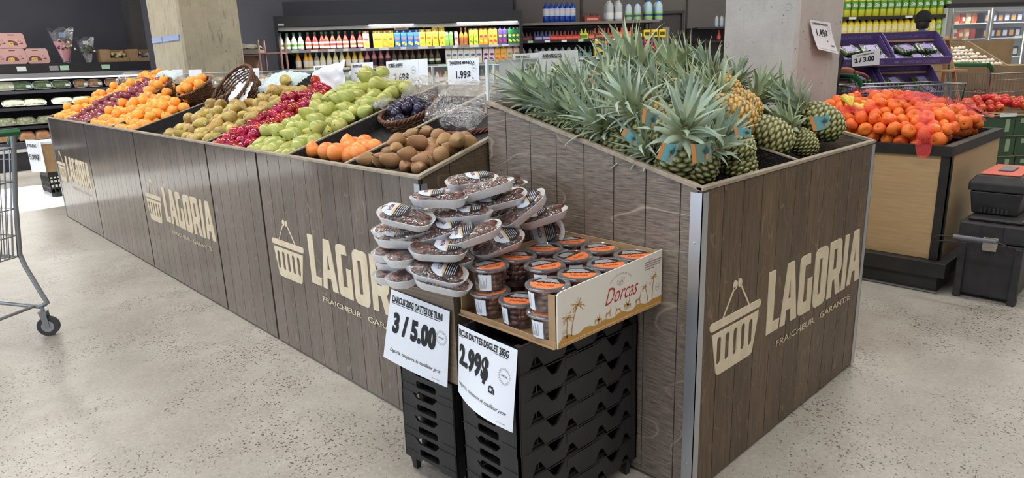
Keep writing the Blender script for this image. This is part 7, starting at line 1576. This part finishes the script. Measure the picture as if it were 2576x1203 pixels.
# milk crate, carton and signs at the far end of the stand
q = at_z(140, 497, 0); t = thing('milk_crate', 'black slatted milk crate on the floor at the far end of the stand', 'crate', (1.575, 9.62, 0), .05)
for a, b, nm in (((0, 0), (.0, .36), 'a'), ((0, 0), (.36, 0), 'b'), ((.36, 0), (.36, .36), 'c'), ((0, .36), (.36, .36), 'd')):
    n = 9; mb = MB(); a3, b3 = Vector((*a, 0)), Vector((*b, 0))
    for z0_, z1_ in ((0, .05), (.10, .115), (.16, .175), (.24, .30)): 
        lo = a3 - Vector((.004, .004, 0)); hi = b3 + Vector((.004, .004, 0)); mb.box((lo.x, lo.y, z0_), (hi.x, hi.y, z1_))
    for i in range(n + 1): p = a3.lerp(b3, i / n); mb.box((p.x - .006, p.y - .006, .05), (p.x + .006, p.y + .006, .24))
    mb.build('slatted_wall', M_bm, t, smooth=False)
BX(t, 'crate_floor', (0, 0, 0), (.36, .36, .01), M_bm)
t = thing('cardboard_box', 'cardboard carton with paper notices standing on the milk crate', 'box', (1.565, 9.60, .302), .05); BX(t, 'carton_body', (-.03, 0, 0), (.36, .36, .33), M_card)
BX(t, 'lining_paper', (-.035, -.01, .331), (.37, .37, .36), M_paper)
def notice(lab, M, w_, h_, txt):
    t = thing('notice_sheet', lab, 'notice'); t.matrix_basis = M; mb = MB(); mb.grid(lambda u, v: ((u - .5) * w_, .02 * (1 - v) ** 2 * math.sin(PI * u) * -1, -h_ * (1 - v)), 6, 6); mb.build('sheet', M_paper, t)
    mb = MB(); F_ = Matrix(((1, 0, 0, 0), (0, 0, -1, -.022), (0, 1, 0, 0), (0, 0, 0, 1))); write(mb, txt, -w_ * .32, -h_ * .6, h_ * .16, bold=.04, width=w_ * .64, M=F_); write(mb, 'PRIX', -w_ * .3, -h_ * .22, h_ * .09, bold=.03, width=w_ * .6, M=F_); mb.build('printing', M_ink, t, smooth=False)
notice('white notice reading 5.99$ hanging on the near left corner of the carton', Matrix.Translation((1.50, 9.68, .69)) @ Matrix.Rotation(-1.15, 4, 'Z'), .26, .38, '5.99$')
notice('white notice hanging on the right side of the carton next to the stand', Matrix.Translation((1.78, 9.55, .66)) @ Matrix.Rotation(.0, 4, 'Z'), .20, .28, '3.49')

# ------------------------------------------------------------------ people
def skin_chain(mb_list, name, mat_, parent, verts, edges, radii, lvl=2, root=0):
    me = bpy.data.meshes.new(name); me.from_pydata(verts, edges, []); me.materials.append(mat_); o = link(name, me, parent)
    sk = o.modifiers.new('skin', 'SKIN'); 
    for v, r_ in zip(me.skin_vertices[0].data, radii): v.radius = (r_ if isinstance(r_, tuple) else (r_, r_)); v.use_root = False
    me.skin_vertices[0].data[root].use_root = True; sk.use_smooth_shade = True
    ss = o.modifiers.new('subsurf', 'SUBSURF'); ss.levels = lvl; ss.render_levels = lvl; return o
M_skin = mat('skin', (206, 158, 132), .5); M_trouser = mat('dark_trousers', (40, 42, 52), .8); M_shoe = mat('dark_shoes', (30, 28, 28), .6)
def person(label, loc, yaw, jacket, hat=None, hair=(28, 24, 22), lean=0.0, H=1.78, rhand=None, glove=None, sleeve=None):
    t = thing('person', label, 'person', loc, yaw); k = H / 1.78; ln = lean
    def P(x, y, z): return ((x) * k, (y - ln * max(0, z - .95)) * k, (z - .12 * ln * max(0, z - .95)) * k)   # faces -y
    hr = rhand or (.30, -.05, .80); hl = (-.30, -.05, .80)
    V_ = [P(0, 0, .95), P(0, 0, 1.12), P(0, .01, 1.32), P(0, .01, 1.46), P(0, .0, 1.54), P(.19, .01, 1.43), P(.27, .03, 1.16), hr, P(-.19, .01, 1.43), P(-.27, .03, 1.16), P(*hl), P(.09, 0, .86), P(.10, -.02, .48), P(.10, .02, .09), P(-.09, 0, .86), P(-.10, -.02, .48), P(-.10, .02, .09), P(.10, -.12, .04), P(-.10, -.12, .04)]
    if rhand: V_[6] = tuple((Vector(V_[5]) + Vector(hr)) / 2 + Vector((0.03, .05, -.08)))
    E_ = [(0, 1), (1, 2), (2, 3), (3, 4), (3, 5), (5, 6), (6, 7), (3, 8), (8, 9), (9, 10), (0, 11), (11, 12), (12, 13), (0, 14), (14, 15), (15, 16), (13, 17), (16, 18)]
    R_ = [(.15, .11), (.145, .10), (.16, .11), (.09, .08), .052, .062, .044, .030, .062, .044, .030, .085, .058, .040, .085, .058, .040, .035, .035]
    body = skin_chain(None, 'body', M_skin, t, V_, E_, R_)
    JV = [V_[i] for i in (0, 1, 2, 3, 5, 6, 8, 9)] + [tuple(Vector(V_[6]).lerp(Vector(V_[7]), .88)), tuple(Vector(V_[9]).lerp(Vector(V_[10]), .88)), P(0, 0, .82), P(0, .005, 1.555)]
    skin_chain(None, 'jacket', jacket, t, JV, [(0, 1), (1, 2), (2, 3), (3, 4), (4, 5), (5, 8), (3, 6), (6, 7), (7, 9), (0, 10), (3, 11)], [(.185, .135), (.18, .13), (.20, .14), (.125, .11), .088, .066, .088, .066, .046, .046, (.18, .13), .082])
    skin_chain(None, 'trousers', M_trouser, t, [V_[0], V_[11], V_[12], tuple(Vector(V_[12]).lerp(Vector(V_[13]), .9)), V_[14], V_[15], tuple(Vector(V_[15]).lerp(Vector(V_[16]), .9))], [(0, 1), (1, 2), (2, 3), (0, 4), (4, 5), (5, 6)], [(.15, .11), .10, .072, .058, .10, .072, .058])
    for a_, b_ in ((13, 17), (16, 18)): skin_chain(None, 'shoe', M_shoe, t, [tuple(Vector(V_[a_]) + Vector((0, .03, -.03))), V_[b_], tuple(Vector(V_[b_]) + Vector((0, -.05, -.005)))], [(0, 1), (1, 2)], [.048, .045, .03])
    # head: skull, jaw, nose, ears
    hc = Vector(P(0, -.015, 1.66)); mb = MB()
    def hp_(a, b): 
        x, y, z = math.cos(a) * math.sin(b), math.sin(a) * math.sin(b), -math.cos(b); jaw = max(0, -z)
        rx = .075 * (1 - .28 * jaw); ry = .095 * (1 - .12 * jaw); q_ = Vector((x * rx, y * ry - .012 * jaw, z * .118))
        if y < -.75 and abs(x) < .3 and -.35 < z < .15: q_.y -= .018 * (1 - abs(x) / .3) * (1 - abs(z + .1) / .25 if abs(z + .1) < .25 else 0)
        if y < -.6 and .12 < abs(x) < .5 and .0 < z < .22: q_.y += .006
        return tuple(hc + q_)
    mb.grid(lambda u, v: hp_(2 * PI * u, PI * (.01 + .98 * v)), 32, 24); mb.build('head', M_skin, t, sharp=3)
    for s_ in (-1, 1): MB().sphere(.028, 10, 8, 0, TR(hc + Vector((s_ * .076, .008, -.005)), (0, 0, 0)), (.35, .8, 1.15)).build('ear', M_skin, t)
    mb = MB()
    for s_ in (-1, 1): mb.sphere(.011, 8, 6, 0, TR(hc + Vector((s_ * .03, -.078, .012)))); 
    mb.build('eyes', mat('eye_white', (226, 222, 216), .3), t); mb = MB(); mb.sphere(.02, 10, 5, 0, TR(hc + Vector((0, -.079, -.055))), (1, .3, .28)); mb.build('mouth', mat('lips', (170, 96, 90), .5), t)
    mb = MB(); mb.grid(lambda u, v: tuple(hc + Vector((math.cos(2 * PI * u) * math.sin(PI * .70 * v) * .083, math.sin(2 * PI * u) * math.sin(PI * .70 * v) * .100 + .016, math.cos(PI * .70 * v) * .122 + (.13 * (v - .55) if math.sin(2 * PI * u) < .0 and v > .55 else 0)))), 24, 12); mb.build('hair', mat('dark_hair', hair, .6), t, sharp=3)
    if hat:
        mb = MB(); mb.lathe([(.096, -.005), (.104, .002), (.105, .045), (.098, .05), (.097, .075), (.085, .115), (.055, .148), (.02, .16)], 24, 0, TR(hc + Vector((0, .006, .02)), (.12, 0, 0)), False, True, 1.14); mb.build('beanie', mat('black_knit', hat, .9, bump=(120, .5, .003)), t)
    for side_, base, dirv in ((1, Vector(V_[7]), None), (-1, Vector(V_[10]), None)):
        gm = mat('brown_glove', glove, .6) if glove and side_ == 1 else M_skin; hd = Vector((0, -.35 if not (rhand and side_ == 1) else -.9, -1 if not (rhand and side_ == 1) else -.25)).normalized()
        vs = [tuple(base), tuple(base + hd * .05)]; es = [(0, 1)]; rs = [(.026, .020), (.034, .018)]
        for f_ in range(4):
            o_ = Vector(((f_ - 1.5) * .019, 0, 0)); L_ = (.062, .072, .068, .052)[f_]; i0 = len(vs); bend = hd.lerp(Vector((0, -.2, -1)), .5).normalized()
            vs += [tuple(base + hd * .088 + o_), tuple(base + hd * (.088 + L_ * .5) + o_), tuple(base + hd * (.088 + L_ * .5) + bend * L_ * .5 + o_)]; es += [(1, i0), (i0, i0 + 1), (i0 + 1, i0 + 2)]; rs += [.0105, .009, .0075]
        i0 = len(vs); vs += [tuple(base + hd * .045 + Vector((-.034 * side_, -.01, 0))), tuple(base + hd * .085 + Vector((-.045 * side_, -.018, 0)))]; es += [(0, i0), (i0, i0 + 1)]; rs += [.012, .009]
        skin_chain(None, 'hand', gm, t, vs, es, rs)
    if glove: h0 = Vector(V_[7]); e0 = (Vector(V_[6]) - h0).normalized(); skin_chain(None, 'glove_cuff', mat('brown_glove', glove, .6), t, [tuple(h0 - e0 * .03), tuple(h0 + e0 * .05), tuple(h0 + e0 * .13)], [(0, 1), (1, 2)], [.036, .050, .054])
    return t
pb = s_at(2318, 100, 9.7)
person('person in black beanie and blue jacket, back turned, behind the cucumbers', (pb.x, pb.y, 0), RZ + PI - .5, mat('denim_blue_jacket', (52, 86, 124), .8), hat=(24, 24, 26), H=1.90, lean=.45)
pb = s_at(1812, 150, 7.4)
person('person in a navy jacket bending down, head behind the near pillar', (pb.x, pb.y, 0), RZ + PI / 2 + .2, mat('navy_jacket', (38, 52, 104), .8), lean=.85, H=1.72)
pb = s_at(2066, 190, 6.0)
person('person mostly behind the near pillar, brown glove on a cart handle', (pb.x, pb.y, 0), RZ + PI / 2, mat('black_jacket', (34, 34, 40), .8), H=1.66, rhand=(-.08, -.22, 1.22), glove=(150, 84, 66))
# apples and brown fruit beyond the ridge, in baskets on the hidden side of the stand
for i, (px, py, lab) in enumerate(((1090, 226, 'brown wicker basket on the far side of the ridge, left of the tangerine sign'), (1226, 222, 'brown wicker basket on the far side of the ridge, right of the tangerine sign'), (960, 214, 'brown wicker basket on the far side of the ridge behind the pear sign'))):
    p = at_x(px, py, 2.62); basket('wicker_basket', lab, Matrix.Translation((p.x, p.y, p.z - .12)), .17, .11)
    for j in range(9): place(F['bosc'][0] if i else F['grapefruit'][0], TR((p.x + .07 * math.cos(j * 2.4) * (j ** .5) / 2.2, p.y + .08 * math.sin(j * 2.4) * (j ** .5) / 2.2, p.z - .02), (j, j * 2, 0), .95), ['brownish fruit in the basket left of the tangerine sign', 'brownish fruit in the basket right of the tangerine sign', 'brownish fruit in the basket behind the pear sign'][i], 'fruit in far side basket %d' % (i + 1) if False else ['fruit left of the tangerine sign', 'fruit right of the tangerine sign', 'fruit behind the pear sign'][i])
for i in range(8):
    p = at_y(1505 + (i % 4) * 22, 196 - (i // 4) * 8, 2.25); place(F['grapefruit'][0], TR((p.x, p.y, p.z), (i, i, 0), 1.1), 'yellow-orange mango-like fruit seen between pineapple crowns beyond the divider', 'fruit beyond the pineapple stand')
for i, (px, py) in enumerate(((400, 192), (600, 200), (640, 196), (680, 192), (720, 186), (560, 200), (880, 190), (850, 196))):
    crumple('wrapped_pack', 'clear-wrapped dark vegetable pack beyond the ridge, %s' % ['by the far end', 'behind the tipped basket rim', 'right of the tipped basket', 'behind the left foam net', 'behind the right foam net', 'between the orange basket and tipped basket', 'behind the PRUNE sign', 'left of the PRUNE sign'][i], 'vegetable pack', Matrix.Translation(at_x(px, py, 2.55) - Vector((0, 0, .05))), .24, .3, .07, mat('wrapped_greens', (84, 96, 72), .25, var=(170, 176, 170), vscale=22), 50 + i, n=12)
